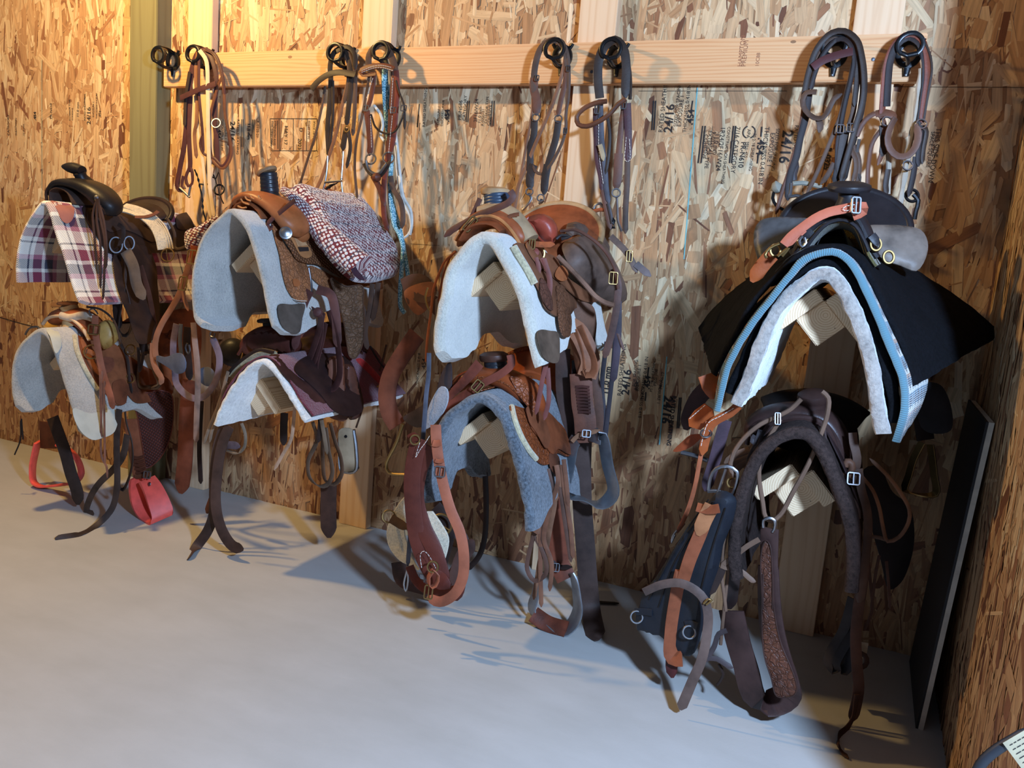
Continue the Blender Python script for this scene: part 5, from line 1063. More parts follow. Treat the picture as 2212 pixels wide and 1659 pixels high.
pat('jockey', s, E, 'F', [(760, 400), (800, 385), (870, 400), (940, 470), (990, 560), (1000, 625), (930, 600), (900, 628), (850, 560), (790, 490)], leather((122, 70, 46), .4), .007, .014); obj('sheepskin_lining', tube([E.pt(a, b, .005) for a, b in [E.hit(*q) for q in px('F', [(700, 370), (715, 440), (745, 520), (790, 600), (830, 650)])]], .009, 8), WOOL, s)
pat('flank_billet', s, E, 'F', [(890, 620), (940, 640), (945, 700), (930, 740), (895, 690)], leather((92, 58, 44), .45), .006, .01)
obj('rigging_ring', ring(path('F', [(800, 435)], -.62)[0], .022, (.5, -.8, .2), .003), BRASS, s); pat('latigo_plate', s, E, 'F', [(755, 395), (800, 392), (850, 450), (880, 540), (860, 600), (810, 520), (770, 460)], leather((120, 74, 52), .45), .004, .02)
for q in ([(700, 90), (705, 140), (660, 185), (560, 240), (460, 300), (380, 360), (330, 400)], [(540, 140), (500, 190), (430, 260), (360, 330), (330, 420)], [(530, 130), (440, 240), (380, 300)]): S_('horn_strap', s, 'F', q, -.66, .024, leather((116, 64, 54), .4))
obj('buckle', buckle(path('F', [(525, 258)], -.675)[0], .028, .034, (.3, -.9, .3), .0025, up=V((.5, 0, .8))), BRASS, s)
for i, q in enumerate(([(830, 440), (822, 600), (840, 800), (862, 1000), (860, 1200), (865, 1440)], [(850, 450), (860, 600), (885, 760), (870, 900), (800, 1150), (790, 1240), (830, 1300), (890, 1260), (880, 1160), (830, 1060)], [(840, 450), (850, 620), (855, 900), (850, 1100)], [(945, 680), (955, 760), (900, 950), (880, 1080), (920, 1200), (910, 1355)], [(900, 700), (920, 800), (890, 950), (870, 1100)], [(960, 680), (975, 760), (930, 900), (900, 1060), (860, 1180), (840, 1300), (825, 1400)], [(975, 680), (990, 820), (1020, 1000), (1035, 1180)], [(955, 690), (980, 900), (1010, 1100), (1025, 1200)], [(925, 690), (940, 860), (915, 1010), (890, 1150)], [(985, 650), (1000, 780), (1010, 900)])):
    S_('saddle_string', s, 'F', q, -.60 if i < 5 else -.55, .014, leather(((110, 76, 60), (84, 62, 54), (124, 92, 74))[i % 3], .55))
S_('stirrup_leather', s, 'F', [(960, 820), (965, 950), (955, 1060), (960, 1200), (1000, 1290)], -.47, .066, leather((112, 62, 46), .45), t=.008, point=False); S_('hobble_strap', s, 'F', [(925, 1200), (960, 1225), (1030, 1225)], -.485, .016, DK); obj('buckle', buckle(path('F', [(945, 1228)], -.495)[0], .02, .026, CAMN, .002), CHROME, s)
so = path('F', [(848, 1300), (835, 1370), (815, 1440), (822, 1480), (900, 1535), (985, 1568), (1030, 1530), (1060, 1460), (1055, 1380), (1040, 1290), (1025, 1258)], -.48)
obj('stirrup', band(so, (.7, -.65, .1), lambda a: .045+.02*math.sin(a*3.14), .007), ALU, s, label='bent aluminium stirrup')
obj('stirrup_tread', strap(path('F', [(822, 1478), (900, 1530), (1000, 1560)], -.50), .055, .012, (.1, -.75, .75), point=False), leather((104, 56, 42), .4), s, label='brown leather tread')
S_('keeper_tab', s, 'F', [(820, 930), (830, 1000), (850, 1050)], -.62, .03, WRN); obj('far_strap', strap(path('F', [(565, 720), (570, 900), (560, 1080), (530, 1170), (470, 1240)], -.35), .02, .004), DK, s)
obj('strap_end', strap([WZ(x, y, .006) for x, y in px('F', [(1135, 1410), (1210, 1416), (1280, 1420)])], .018, .004, (0, 0, 1)), BLK, s)
# breast collar hung from the left of the third lower saddle
h = thing('breast_collar', 'reddish brown leather breast collar with white stitching and long pink tan buckled strap, left of the blue grey pad', 'breast collar', (X-.2, -.76, .3), 'breast collars')
h['label'] = 'reddish brown breast collar with pink tan strap, left of the blue grey pad'
RB = leather((88, 42, 34), .4, .25); PK = leather((158, 96, 76), .45, .2)
S_('collar', h, 'F', [(215, 540), (190, 640), (175, 760), (180, 900), (200, 1060), (240, 1180), (300, 1280), (380, 1330)], -.80, .052, RB, t=.007)
S_('collar', h, 'F', [(270, 580), (215, 700), (195, 850), (230, 1000), (290, 1130), (330, 1260), (350, 1330)], -.79, .05, RB, t=.007)
obj('stitching', stitches(path('F', [(215, 560), (192, 640), (215, 600), (245, 560), (270, 520)], -.82)), THREAD, h); obj('stitching', stitches(path('F', [(225, 1230), (218, 1160), (235, 1140), (260, 1160), (310, 1250)], -.83)), THREAD, h)
S_('collar_strap', h, 'F', [(300, 465), (305, 560), (320, 680), (345, 800), (380, 920), (430, 1040), (450, 1150), (445, 1280), (400, 1370), (320, 1412), (255, 1385)], -.82, .032, PK, t=.005)
S_('collar_strap', h, 'F', [(440, 1290), (420, 1370), (380, 1400)], -.80, .03, leather((90, 44, 38), .45)); S_('keeper', h, 'F', [(285, 562), (305, 566), (326, 560)], -.83, .02, PK, point=False); S_('keeper', h, 'F', [(298, 655), (318, 662), (342, 656)], -.83, .012, PK, point=False)
obj('buckle', buckle(path('F', [(322, 715)], -.835)[0], .03, .03, CAMN, .0025), CHROME, h); obj('ring', ring(path('F', [(285, 1225)], -.84)[0], .016, CAMN, .003), BRASS, h); obj('buckle', buckle(path('F', [(262, 1360)], -.84)[0], .024, .04, CAMN, .0025), BRASS, h)
B_('loop', h, 'F', [(285, 1245), (262, 1280), (270, 1330), (300, 1320), (312, 1270), (290, 1245)], -.84, (.8, -.55, 0), .02, PK); obj('ring', ring(path('F', [(190, 545)], -.82)[0], .014, CAMN, .003), BRASS, h)
S_('collar', h, 'F', [(160, 545), (185, 530), (215, 545)], -.81, .03, RB)
S_('collar_strap', h, 'F', [(160, 1220), (190, 1290), (240, 1340), (330, 1360), (430, 1340)], -.74, .028, RB)
# white string cinch
ci = thing('mohair_cinch', 'white corded cinch with brass rings, hanging folded behind the reddish breast collar', 'cinch', (X-.25, -.6, .25), 'cinches'); CW = felt((222, 210, 184), .1, .5, 50)
for k in range(14):
    a = k/13; q = [(160+50*a, 830+20*a, -.66), (100+70*a, 900+30*a, -.66), (45+85*a, 1030-10*a, -.665), (55+95*a, 1110+5*a, -.665), (110+75*a, 1185+20*a, -.67), (170+40*a, 1215+25*a, -.67)]
    obj('cord', tube(path('F', q), .0043, 7), CW, ci)
for k in range(12): 
    a = k/11; obj('cord', tube(path('F', [(230+50*a, 930, -.62), (250+80*a, 1000, -.62), (290+75*a, 1070, -.62), (300+55*a, 1150, -.62), (300+30*a, 1220, -.62)]), .0043, 7), CW, ci)
obj('cinch_ring', ring(path('F', [(48, 955)], -.68)[0], .020, (.5, -.8, .2), .003), BRASS, ci); S_('tab', ci, 'F', [(60, 965), (100, 990), (150, 1020)], -.69, .03, leather((88, 68, 52), .7))
obj('cinch_ring', ring(path('F', [(330, 1000)], -.60)[0], .035, (.3, -.9, .1), .004), BRASS, ci); obj('tongue', tube(path('F', [(280, 980), (325, 1000), (375, 1030)], -.61), .003), BRASS, ci)
# dark cinch behind
ci = thing('leather_cinch', 'dark leather cinch folded low behind the white corded cinch', 'cinch', (X-.2, -.5, .1), 'cinches')
S_('band', ci, 'F', [(100, 1200), (120, 1290), (220, 1330), (330, 1350), (400, 1290), (440, 1180), (500, 1080)], -.56, .05, leather((76, 58, 56), .5), t=.006); S_('strap', ci, 'F', [(300, 900), (340, 950), (370, 1040), (350, 1140), (320, 1240)], -.56, .04, DK); S_('strap', ci, 'F', [(380, 1000), (450, 1090), (420, 1220), (340, 1330)], -.54, .04, leather((84, 66, 68), .5))
obj('buckle', buckle(path('F', [(210, 1285)], -.60)[0], .04, .03, CAMN, .003), CHROME, ci)
# ================================================================ 4 upper: black saddle over the piled blankets
PO, E, EL, ap = P4c; X = XS[4]
BLG = leather((34, 34, 40), .38, .2); OLV = felt((92, 84, 50), .2, .3); ORG = leather((150, 78, 38), .42, .2); PNK = leather((178, 104, 84), .45, .12)
s = thing('western_saddle', 'black saddle with olive lined arch and spread side jockeys, above the black wool pad', 'saddle', (X, -.4, 1.25), 'western saddles'); T7 = s
horn(s, path('G', [(955, 215)], -.50)[0], path('G', [(962, 115)], -.50)[0], (0, -.25, 1), (BLG, BLG), .034, .026, .054, 1.05, None, .022, (0, 0, .008))
p_ = path('G', [(570, 310), (945, 105), (1325, 310)], -.25); cx = (p_[0].x+p_[2].x)/2; zb_ = (p_[0].z+p_[2].z)/2-.02
cantle(s, cx, -.30, zb_, (p_[2].x-p_[0].x)/2, p_[1].z-zb_, BLG, BLG, .05, .3, .02, .05)
seat(s, X, -.5, -.27, 1.37, 1.38, BLG, .05, .16)
def wing(q, tilt):
    P = path('G', q, -.40); c_ = sum(P, V((0, 0, 0)))/len(P)
    return patch(Pln(c_, (1, tilt, 0), (0, .45, 1)), px('G', q), .008, 0, bulge=.006, R=.03)
obj('jockey', wing([(398, 430), (410, 360), (450, 305), (530, 278), (650, 268), (760, 270), (800, 310), (700, 400), (600, 460), (500, 540), (430, 560), (405, 500)], -.25), leather((74, 82, 94), .35, .35), s, label='black left side jockey with bluish light in its colour')  # black leather; the cool light on it is put into the colour
obj('jockey', wing([(1050, 310), (1160, 308), (1270, 322), (1370, 355), (1418, 430), (1418, 530), (1372, 602), (1280, 560), (1180, 520), (1100, 430)], .25), leather((106, 102, 100), .42, .45), s, label='black right side jockey with grey light in its colour')  # black leather too, its colour lightened to grey as if lit
arch = [(640, 520), (690, 430), (745, 345), (835, 275), (930, 252), (1010, 285), (1055, 360), (1090, 450), (1130, 510)]
swell(s, 'G', arch, -.56, .020, .05, BLG, lip=(.045, .009)); obj('gullet_lining', sweep([p+V((0, .03, -.022)) for p in path('G', arch, -.56)], .014, .09, (0, -1, 0)), OLV, s, label='olive felt lining')
g_ = patch(Pln(path('G', [(900, 400)], -.42)[0]), px('G', [(690, 470), (740, 380), (830, 310), (930, 290), (1000, 330), (1060, 440), (1080, 500), (900, 480)]), .006); obj('gullet_lining', g_, OLV, s)
T_('fork_piping', s, 'G', [(690, 480), (760, 380), (840, 305), (930, 285), (1000, 320), (1050, 400), (1080, 470)], -.63, .005, BLG)
for q in ((690, 405), (530, 465), (1120, 430), (1195, 505)): obj('dee_ring', ring(path('G', [q], -.62)[0], .016, CAMN, .0035, .8), BRASS, s)
S_('dee_strap', s, 'G', [(1095, 375), (1115, 400), (1130, 440)], -.625, .022, BLG); S_('dee_strap', s, 'G', [(745, 345), (720, 370), (695, 400)], -.625, .022, BLG)
bars(s, EL, E, BLG, s0=.05, s1=.20)
pat('skirt', s, Pln(path('G', [(1430, 1400)], -.25)[0]), 'G', [(1300, 1260), (1500, 1255), (1560, 1520), (1420, 1530), (1330, 1400)], leather((34, 28, 32), .5), .008)
S_('stirrup_leather', s, 'M', [(360, 60), (370, 180), (385, 290)], -.25, .05, leather((36, 28, 30), .5), t=.006, point=False)
stirrup_ring(s, 'M', [(370, 300), (335, 370), (315, 440), (300, 500), (350, 518), (425, 515), (420, 430), (412, 360), (405, 310)], -.25, .022, .006, BRASS, (.8, -.5, 0))
# breast collar in orange leather
h = thing('breast_collar', 'bright tan breast collar strapped to the black saddle, its stitched tail hanging on the left', 'breast collar', (X-.25, -.6, .9), 'breast collars')
S_('strap', h, 'G', [(1000, 205), (930, 222), (840, 242), (760, 280), (690, 330), (620, 385), (580, 432)], -.66, .024, PNK, t=.005, point=False); S_('strap', h, 'G', [(700, 340), (640, 395), (590, 445)], -.655, .018, PNK)
B_('strap_loop', h, 'G', [(990, 210), (1050, 205), (1050, 235), (985, 265)], -.66, (.1, -.2, 1), .022, PNK); obj('buckle', buckle(path('G', [(1005, 200)], -.675)[0], .02, .04, CAMN, .003), CHROME, h)
obj('stitching', stitches(path('G', [(1000, 195), (930, 212), (932, 232), (1000, 218)], -.672)), THREAD, h)
obj('snap', tube(path('G', [(690, 380), (670, 410), (690, 445), (710, 420), (700, 390)], -.66), .004), CHROME, h); obj('ring', tube(path('G', [(555, 425), (500, 450), (470, 490), (480, 510)], -.66), .004), BRASS, h); obj('snap', tube(path('G', [(545, 500), (580, 470), (610, 450), (570, 500)], -.665), .004), BRASS, h)
S_('collar', h, 'G', [(510, 490), (450, 560), (390, 650)], -.60, .04, ORG, t=.006)
S_('collar', h, 'H', [(560, -40), (590, 50), (600, 140)], -.66, .055, ORG, t=.006)
PH = Pln(path('H', [(520, 250)], -.66)[0], (.9, -.2, 0))
pat('pocket', h, PH, 'H', [(425, 280), (470, 220), (540, 170), (600, 215), (610, 265), (560, 320), (510, 360), (430, 335)], ORG, .008, 0, sm=False); pat('tail_flap', h, PH, 'H', [(292, 522), (370, 440), (420, 400), (500, 395), (560, 370), (490, 430), (420, 490), (350, 520)], leather((128, 62, 34), .45), .005, -.02)
S_('strap', h, 'H', [(780, 185), (720, 240), (640, 280), (580, 330), (545, 430), (520, 540)], -.70, .024, ORG, t=.005); S_('strap', h, 'H', [(560, 300), (530, 450), (500, 600), (470, 760), (430, 900), (390, 1000), (340, 1100)], -.69, .012, leather((150, 88, 60), .5))
obj('stitching', stitches(path('H', [(745, 205), (650, 262), (565, 310), (525, 420), (512, 480)], -.715)), THREAD, h); obj('ring', ring(path('H', [(548, 385)], -.71)[0], .014, (0, -.6, .8), .003), CHROME, h); obj('snap', tube(path('H', [(340, 1080), (310, 1120), (300, 1170), (325, 1110)], -.69), .003), CHROME, h)
obj('pocket_stitching', stitches(path('H', [(430, 280), (545, 180)], -.68)), THREAD, h)
S_('billet', h, 'H', [(690, 290), (650, 430), (610, 580), (560, 740), (545, 800)], -.60, .034, leather((72, 58, 72), .5), t=.005)
S_('far_billet', h, 'H', [(560, 60), (500, 120), (460, 190), (400, 360)], -.5, .05, leather((64, 44, 44), .5)); T_('far_stirrup', h, 'H', [(370, 520), (470, 545), (560, 580)], -.5, .007, STEEL)
# ================================================================ 4 lower: dark saddle
PO, E, EL, ap = P4L
DBR = leather((52, 38, 38), .32, .25); GBR = leather((104, 86, 76), .55, .2); CRV = leather((92, 60, 48), .4, .25, 'tooled')
s = thing('western_saddle', 'very dark brown saddle with a low flat horn, on the rightmost lower rack', 'saddle', (X, -.4, .8), 'western saddles'); T8 = s
horn(s, path('H', [(1310, 235)], -.58)[0], path('H', [(1318, 130)], -.59)[0], (-.12, -.25, 1), (DBR, DBR), .040, .036, .040, 1.05, None, .030, (0, 0, 0))
p_ = path('H', [(950, 250), (1250, 85), (1640, 320)], -.24); cantle(s, (p_[0].x+p_[2].x)/2, -.30, p_[0].z-.06, (p_[2].x-p_[0].x)/2, p_[1].z-p_[0].z+.06, BLK, BLK, .05, .3)
seat(s, X, -.54, -.26, .87, .88, BLK, .06, .16); bars(s, EL, E, DBR, s0=.03, s1=.22)
swell(s, 'H', [(860, 440), (890, 330), (990, 262), (1130, 235), (1280, 240), (1400, 285), (1480, 380), (1520, 500), (1535, 600)], -.58, .028, .06, DBR, lip=(.055, .007)); T_('fork_rim', s, 'H', [(960, 400), (1020, 320), (1150, 280), (1290, 285), (1390, 330), (1450, 430), (1480, 540)], -.65, .010, DBR)
obj('jockey', patch(E, [(.06, -.62), (.20, -.60), (.24, -.4), (.2, -.2), (.06, -.2)], .006, .014, coords=True), DBR, s)
obj('skirt', patch(E, [(.05, -.66), (.28, -.64), (.33, -.45), (.30, -.2), (.05, -.15)], .006, .003, coords=True), leather((40, 30, 32), .4), s)
for q, w in (([(1600, 380), (1605, 450), (1630, 560), (1620, 660)], .022), ([(1640, 640), (1660, 780), (1700, 930), (1710, 1080), (1690, 1300), (1650, 1600)], .022), ([(1580, 650), (1640, 750), (1690, 900), (1700, 1150), (1660, 1420), (1640, 1600)], .016), ([(1560, 800), (1620, 960), (1650, 1000)], .03)): S_('billet', s, 'H', q, -.66, w, leather((72, 58, 52), .5))
obj('buckle', buckle(path('H', [(1605, 710)], -.68)[0], .03, .03, CAMN, .003), CHROME, s); obj('laced_pad', sweep(path('H', [(1545, 620), (1560, 590), (1590, 600), (1590, 660), (1560, 700), (1540, 660)], -.66), .010, .012, (0, -1, 0)), leather((90, 66, 54), .5), s)
S_('saddle_string', s, 'H', [(1660, 690), (1740, 790), (1790, 920), (1815, 1050), (1850, 1160), (1930, 1130), (2000, 1020), (2005, 930), (1940, 810), (1850, 690), (1720, 565)], -.60, .010, leather((112, 84, 66), .55)); S_('saddle_string', s, 'H', [(1735, 1125), (1800, 1135), (1860, 1160)], -.60, .010, leather((92, 76, 66), .5))
pat('fender', s, Pln(path('H', [(1850, 1100)], -.40)[0], (.95, .3, 0)), 'H', [(1680, 640), (1780, 620), (1880, 800), (2000, 900), (2035, 1060), (2020, 1250), (1940, 1450), (1860, 1500), (1800, 1300), (1720, 1000)], leather((26, 24, 28), .5), .008)
S_('stirrup_leather', s, 'I', [(1320, -10), (1305, 150), (1280, 320), (1268, 460), (1275, 620), (1285, 740), (1265, 860), (1245, 930)], -.58, .030, leather((78, 58, 50), .55), t=.004)
S_('saddle_string', s, 'I', [(1275, 780), (1255, 900), (1225, 960), (1180, 1000), (1168, 1050), (1190, 1100), (1228, 1137)], -.60, .014, leather((66, 46, 38), .6), t=.004, twist=[0, 40, -30, 60, 0])
for q in ([(1335, -20), (1350, 150), (1360, 300), (1320, 420)], [(1290, 0), (1280, 200), (1245, 400), (1240, 560), (1260, 640)], [(1400, 0), (1380, 100), (1355, 310)], [(1440, 30), (1455, 200), (1460, 300)]): S_('saddle_string', s, 'I', q, -.50, .008, leather((72, 54, 48), .6))
S_('keeper', s, 'I', [(1270, 540), (1320, 560), (1330, 600), (1300, 640)], -.55, .014, DBR)
B_('latigo', s, 'I', [(1250, 240), (1225, 340), (1190, 440), (1130, 540), (1112, 600), (1135, 645), (1175, 600), (1225, 500), (1250, 380)], -.5, (.8, -.5, 0), .03, leather((60, 56, 60), .5)); B_('latigo', s, 'I', [(1260, 430), (1200, 520), (1160, 610), (1185, 655), (1225, 630), (1240, 540), (1260, 450)], -.52, (.8, -.5, 0), .026, leather((44, 42, 48), .5))
obj('tag', patch(Pln(path('I', [(1308, 530)], -.52)[0]), px('I', [(1285, 480), (1340, 490), (1325, 580), (1280, 570)]), .003, sm=False), leather((146, 140, 128), .6), s)
S_('off_billet', s, 'H', [(1390, 300), (1420, 480), (1480, 620)], -.69, .006, DBR)
for q in ([(940, 360), (900, 480), (860, 560), (850, 640)], [(960, 370), (930, 470), (880, 520)], [(900, 400), (880, 440), (930, 470)]): S_('saddle_string', s, 'H', q, -.66, .014, leather((48, 46, 52), .5))
for q in ([(900, 520), (800, 560), (700, 640)], [(880, 560), (790, 620), (740, 680)], [(860, 500), (760, 540), (680, 600)]): S_('latigo', s, 'H', q, -.62, .018, GBR)
# tooled breast collar hung from the horn
h = thing('breast_collar', 'flower tooled leather collar looped from the low dark horn by a grey brown cord', 'breast collar', (X-.05, -.7, .2), 'breast collars')
T_('cord', h, 'H', [(1230, 140), (1160, 210), (1060, 265), (940, 320), (830, 410), (750, 520), (722, 630), (765, 745)], -.70, .0062, GBR)
T_('cord', h, 'H', [(1080, 285), (1000, 420), (940, 550), (928, 700), (955, 880), (975, 985), (1015, 1015), (1080, 970), (1170, 810), (1280, 610), (1365, 410), (1420, 240), (1425, 130), (1380, 85)], -.72, .0062, GBR)
obj('cord_buckle', buckle(path('H', [(1062, 280)], -.73)[0], .014, .03, (.4, -.8, .3), .002), STEEL, h)
obj('ring', tube(path('H', [(960, 1060), (960, 1010), (1000, 990), (1040, 1010), (1040, 1070), (1025, 1095)], -.74), .0045), CHROME, h); obj('ring', ring(path('H', [(740, 740)], -.71)[0], .014, (0, -.8, .5), .0035), BRASS, h)
cpth = path('H', [(1005, 1065), (1000, 1250), (1000, 1500)], -.735)+path('I', [(778, 60), (783, 250), (800, 420), (835, 580), (875, 700)], -.735)+path('I', [(880, 785), (800, 826), (720, 822), (685, 760), (655, 640), (610, 490), (570, 310)], -.70)
cpth = [p if p.z > .008 else V((p.x, p.y, .008)) for p in cpth]
obj('collar', band(cpth, (.92, -.25, .12), lambda a: .048+.026*min(1, max(0, (a-.15)/.35)), .007), leather((62, 46, 46), .4), h)
tp_ = px('H', [(960, 1190), (985, 1150), (1012, 1185), (1025, 1300), (1030, 1500), (1030, 1640)])+px('I', [(808, 100), (815, 300), (850, 480), (915, 640), (940, 720), (930, 775), (830, 785), (800, 690), (760, 560), (745, 350), (752, 100)])+px('H', [(960, 1640), (950, 1450), (945, 1300)])
PC = Pln(path('H', [(1000, 1300)], -.742)[0], (.97, -.22, 0), (.0, .0, 1)); obj('tooled_panel', patch(PC, tp_, .004, .002), CRV, h, label='flower tooled panel'); obj('panel_edge', edge_of(PC, tp_, .005, .002), leather((58, 40, 38), .4), h)
S_('tie', h, 'H', [(930, 1145), (850, 1190), (760, 1260), (665, 1340), (720, 1350), (800, 1375), (880, 1440), (905, 1450)], -.74, .014, GBR); S_('tie', h, 'H', [(660, 1350), (640, 1400), (600, 1480), (575, 1540)], -.74, .026, DK); T_('tie', h, 'H', [(740, 880), (705, 1050), (670, 1250), (660, 1400), (680, 1560), (690, 1659)], -.73, .005, GBR)
S_('tie', h, 'I', [(545, 420), (500, 440), (475, 510), (440, 570), (420, 600)], -.72, .014, leather((66, 60, 66), .5)); S_('tie', h, 'I', [(430, 575), (490, 580), (540, 610), (580, 632)], -.72, .014, leather((66, 60, 66), .5))
T_('tie', h, 'I', [(500, 610), (525, 660), (510, 700), (490, 725)], -.70, .004, DK)
S_('far_leather', h, 'I', [(600, -60), (590, 60), (570, 200), (560, 300)], -.66, .04, DK); T_('far_leather', h, 'I', [(560, 0), (540, 200), (520, 400), (510, 500)], -.7, .005, GBR)
# black padded cinch
ci = thing('padded_cinch', 'black padded cinch with russet centre strap, hanging left of the dark lower saddle', 'cinch', (X-.3, -.72, .2), 'cinches')
PCi = Pln(path('I', [(270, 150)], -.70)[0], (.93, -.3, 0), (.05, -.1, 1)); NEO = plain('black_neoprene', (26, 30, 38), .6, 0, .5, .35)
out = px('H', [(700, 850), (600, 790), (520, 880), (420, 1010), (320, 1180), (200, 1400), (125, 1500)])+px('I', [(90, 220), (74, 320), (84, 400), (150, 430), (230, 462), (300, 530), (375, 582), (402, 540), (430, 400), (460, 200), (490, 60)])+px('H', [(640, 1200), (700, 1000)])
obj('pad', patch(PCi, out, .018, 0, bulge=.018, R=.03), NEO, ci)
for q in ([(560, 830, 0), (420, 1050, 0), (300, 1300, 0), (200, 1540, 0)], [(600, 850, 0), (480, 1050, 0), (350, 1300, 0), (270, 1600, 0)], [(680, 900, 0), (620, 1150, 0), (570, 1400, 0), (540, 1600, 0)]):
    obj('seam', tube([PCi.pt(*PCi.hit(x, y), .037) for x, y in px('H', [p[:2] for p in q])], .002), BLK, ci)
ce = [PCi.pt(*PCi.hit(x, y), .040) for x, y in px('H', [(590, 880), (545, 1050), (480, 1250), (430, 1450)])+px('I', [(335, 60), (310, 250), (300, 420), (310, 560), (360, 570)])]
RUS = leather((134, 78, 54), .45, .3); obj('centre_strap', strap(ce, .044, .006, point=False), RUS, ci, label='russet leather centre strap')
obj('strap_end', strap([PCi.pt(*PCi.hit(x, y), .047) for x, y in px('H', [(600, 870), (560, 960), (520, 1080)])], .040, .006), leather((158, 110, 78), .5), ci); obj('keeper', strap([PCi.pt(*PCi.hit(x, y), .052) for x, y in px('H', [(505, 870), (580, 895), (655, 890)])], .024, .005, point=False), RUS, ci)
S_('strap_tip', ci, 'I', [(245, 460), (240, 540), (235, 620), (240, 685)], -.72, .034, leather((78, 36, 38), .4), t=.005)
obj('buckle', tube(path('H', [(565, 790), (580, 700), (620, 640), (700, 620), (770, 660), (760, 770), (720, 840), (640, 850)], -.74), .005), CHROME, ci); obj('tongue', tube(path('H', [(690, 640), (650, 760), (620, 850)], -.745), .004), CHROME, ci); obj('frame', tube(path('H', [(560, 800), (640, 800), (730, 860)], -.74), .005), CHROME, ci)
for q in ((105, 310), (395, 415)): obj('cinch_ring', ring(PCi.pt(*PCi.hit(*px('I', [q])[0]), .045), .017, CAMN, .003), CHROME, ci)
for q in ([(90, 285), (135, 285), (180, 295)], [(365, 375), (400, 375), (430, 390)]): obj('ring_tab', strap([PCi.pt(*PCi.hit(x, y), .038) for x, y in px('I', q)], .02, .004, point=False), NEO, ci)
S_('hanging_strap', ci, 'I', [(80, 205), (180, 163), (285, 155), (370, 195), (420, 250), (440, 330), (435, 430), (405, 580), (350, 710), (285, 865)], -.80, .022, leather((92, 78, 76), .5), t=.004, taper=-.3)
obj('snap', tube(path('I', [(415, 270), (440, 245), (460, 250), (430, 275)], -.81), .003), BRASS, ci)
# ================================================================ hooks
HX = []
def hook_at(c, x, y, label):
    p = W(*px(c, [(x, y)])[0], -.08); return p, label
hooks = [hook_at('J', 205, 268, 'empty black iron tack hook at the left end of the board'), hook_at('J', 478, 262, 'black iron tack hook holding the bridle with looped plum and cream reins'), hook_at('J', 1592, 255, 'black iron tack hook holding the plain dark bridle above the woven blanket'), hook_at('J', 1948, 245, 'black iron tack hook holding the white stitched headstall and teal rope'),
         hook_at('K', 500, 235, 'black iron tack hook nearest left of the third stud'), hook_at('K', 940, 235, 'black iron tack hook on the third stud, holding the rolled leather bridle'), hook_at('L', 708, 290, 'black iron tack hook holding the thick bundle of black bridles'), hook_at('L', 1295, 285, 'rightmost black iron tack hook at the end of the board')]
def make_hook(p, label):
    t = thing('tack_hook', label, 'hook', (p.x, p.y, p.z-.06), 'black iron tack hooks'); g = Geo()
    pts = [p+V((.030*math.cos(a), -.006, .034*math.sin(a))) for a in [math.radians(d) for d in range(0, 360, 20)]]
    g.merge(band(pts, (0, -1, 0), .011, .016, True)); 
    obj('back_plate', g, IRON, t)
    for sx in (-1, 1): obj('lug', sweep([p+V((sx*.020, -.006, .020)), p+V((sx*.032, -.007, .036)), p+V((sx*.036, -.008, .044))], .007, .005, (0, -1, 0)), IRON, t)
    obj('tab', sweep([p+V((0, -.006, -.030)), p+V((0, -.006, -.05)), p+V((0, -.006, -.066))], lambda a: .013-.005*a, .005, (0, -1, 0)), IRON, t)
    obj('screw_head', lathe([(.004, 0), (.003, .002), (.001, .0025)], p+V((0, -.011, -.062)), (0, -1, 0), 10), STEEL, t)
    q = p+V((0, -.085, .006)); hp = [q+V((.034*math.cos(a), 0, .032*math.sin(a))) for a in [math.radians(d) for d in range(-50, 231, 20)]]
    obj('hoop', band(hp, (0, -1, 0), .015, .011), IRON, t)
    obj('arm', sweep([p+V((0, -.008, -.030)), p+V((0, -.05, -.036)), q+V((-.005, 0, -.030)), q+V((-.024, 0, -.022))], .006, .007, (0, 0, 1)), IRON, t); obj('arm', sweep([q+V((-.002, 0, -.030)), q+V((.024, 0, -.024))], .006, .007, (0, 0, 1)), IRON, t)
    obj('saddle_bar', sweep([p+V((0, -.008, .034)), p+V((0, -.04, .044)), q+V((0, 0, .036))], .016, .004, (0, 0, 1)), IRON, t)
    return t
h0 = make_hook(*hooks[0])
for p, lb in hooks[1:]:
    r_ = h0.copy(); sc.collection.objects.link(r_); r_.location = (p.x, p.y, p.z-.06); r_['label'] = lb; ORI[r_.name] = V(r_.location)
    for ch in list(h0.children):
        c_ = ch.copy(); sc.collection.objects.link(c_); c_.parent = r_
        for g_ in list(ch.children):
            d_ = g_.copy(); sc.collection.objects.link(d_); d_.parent = c_
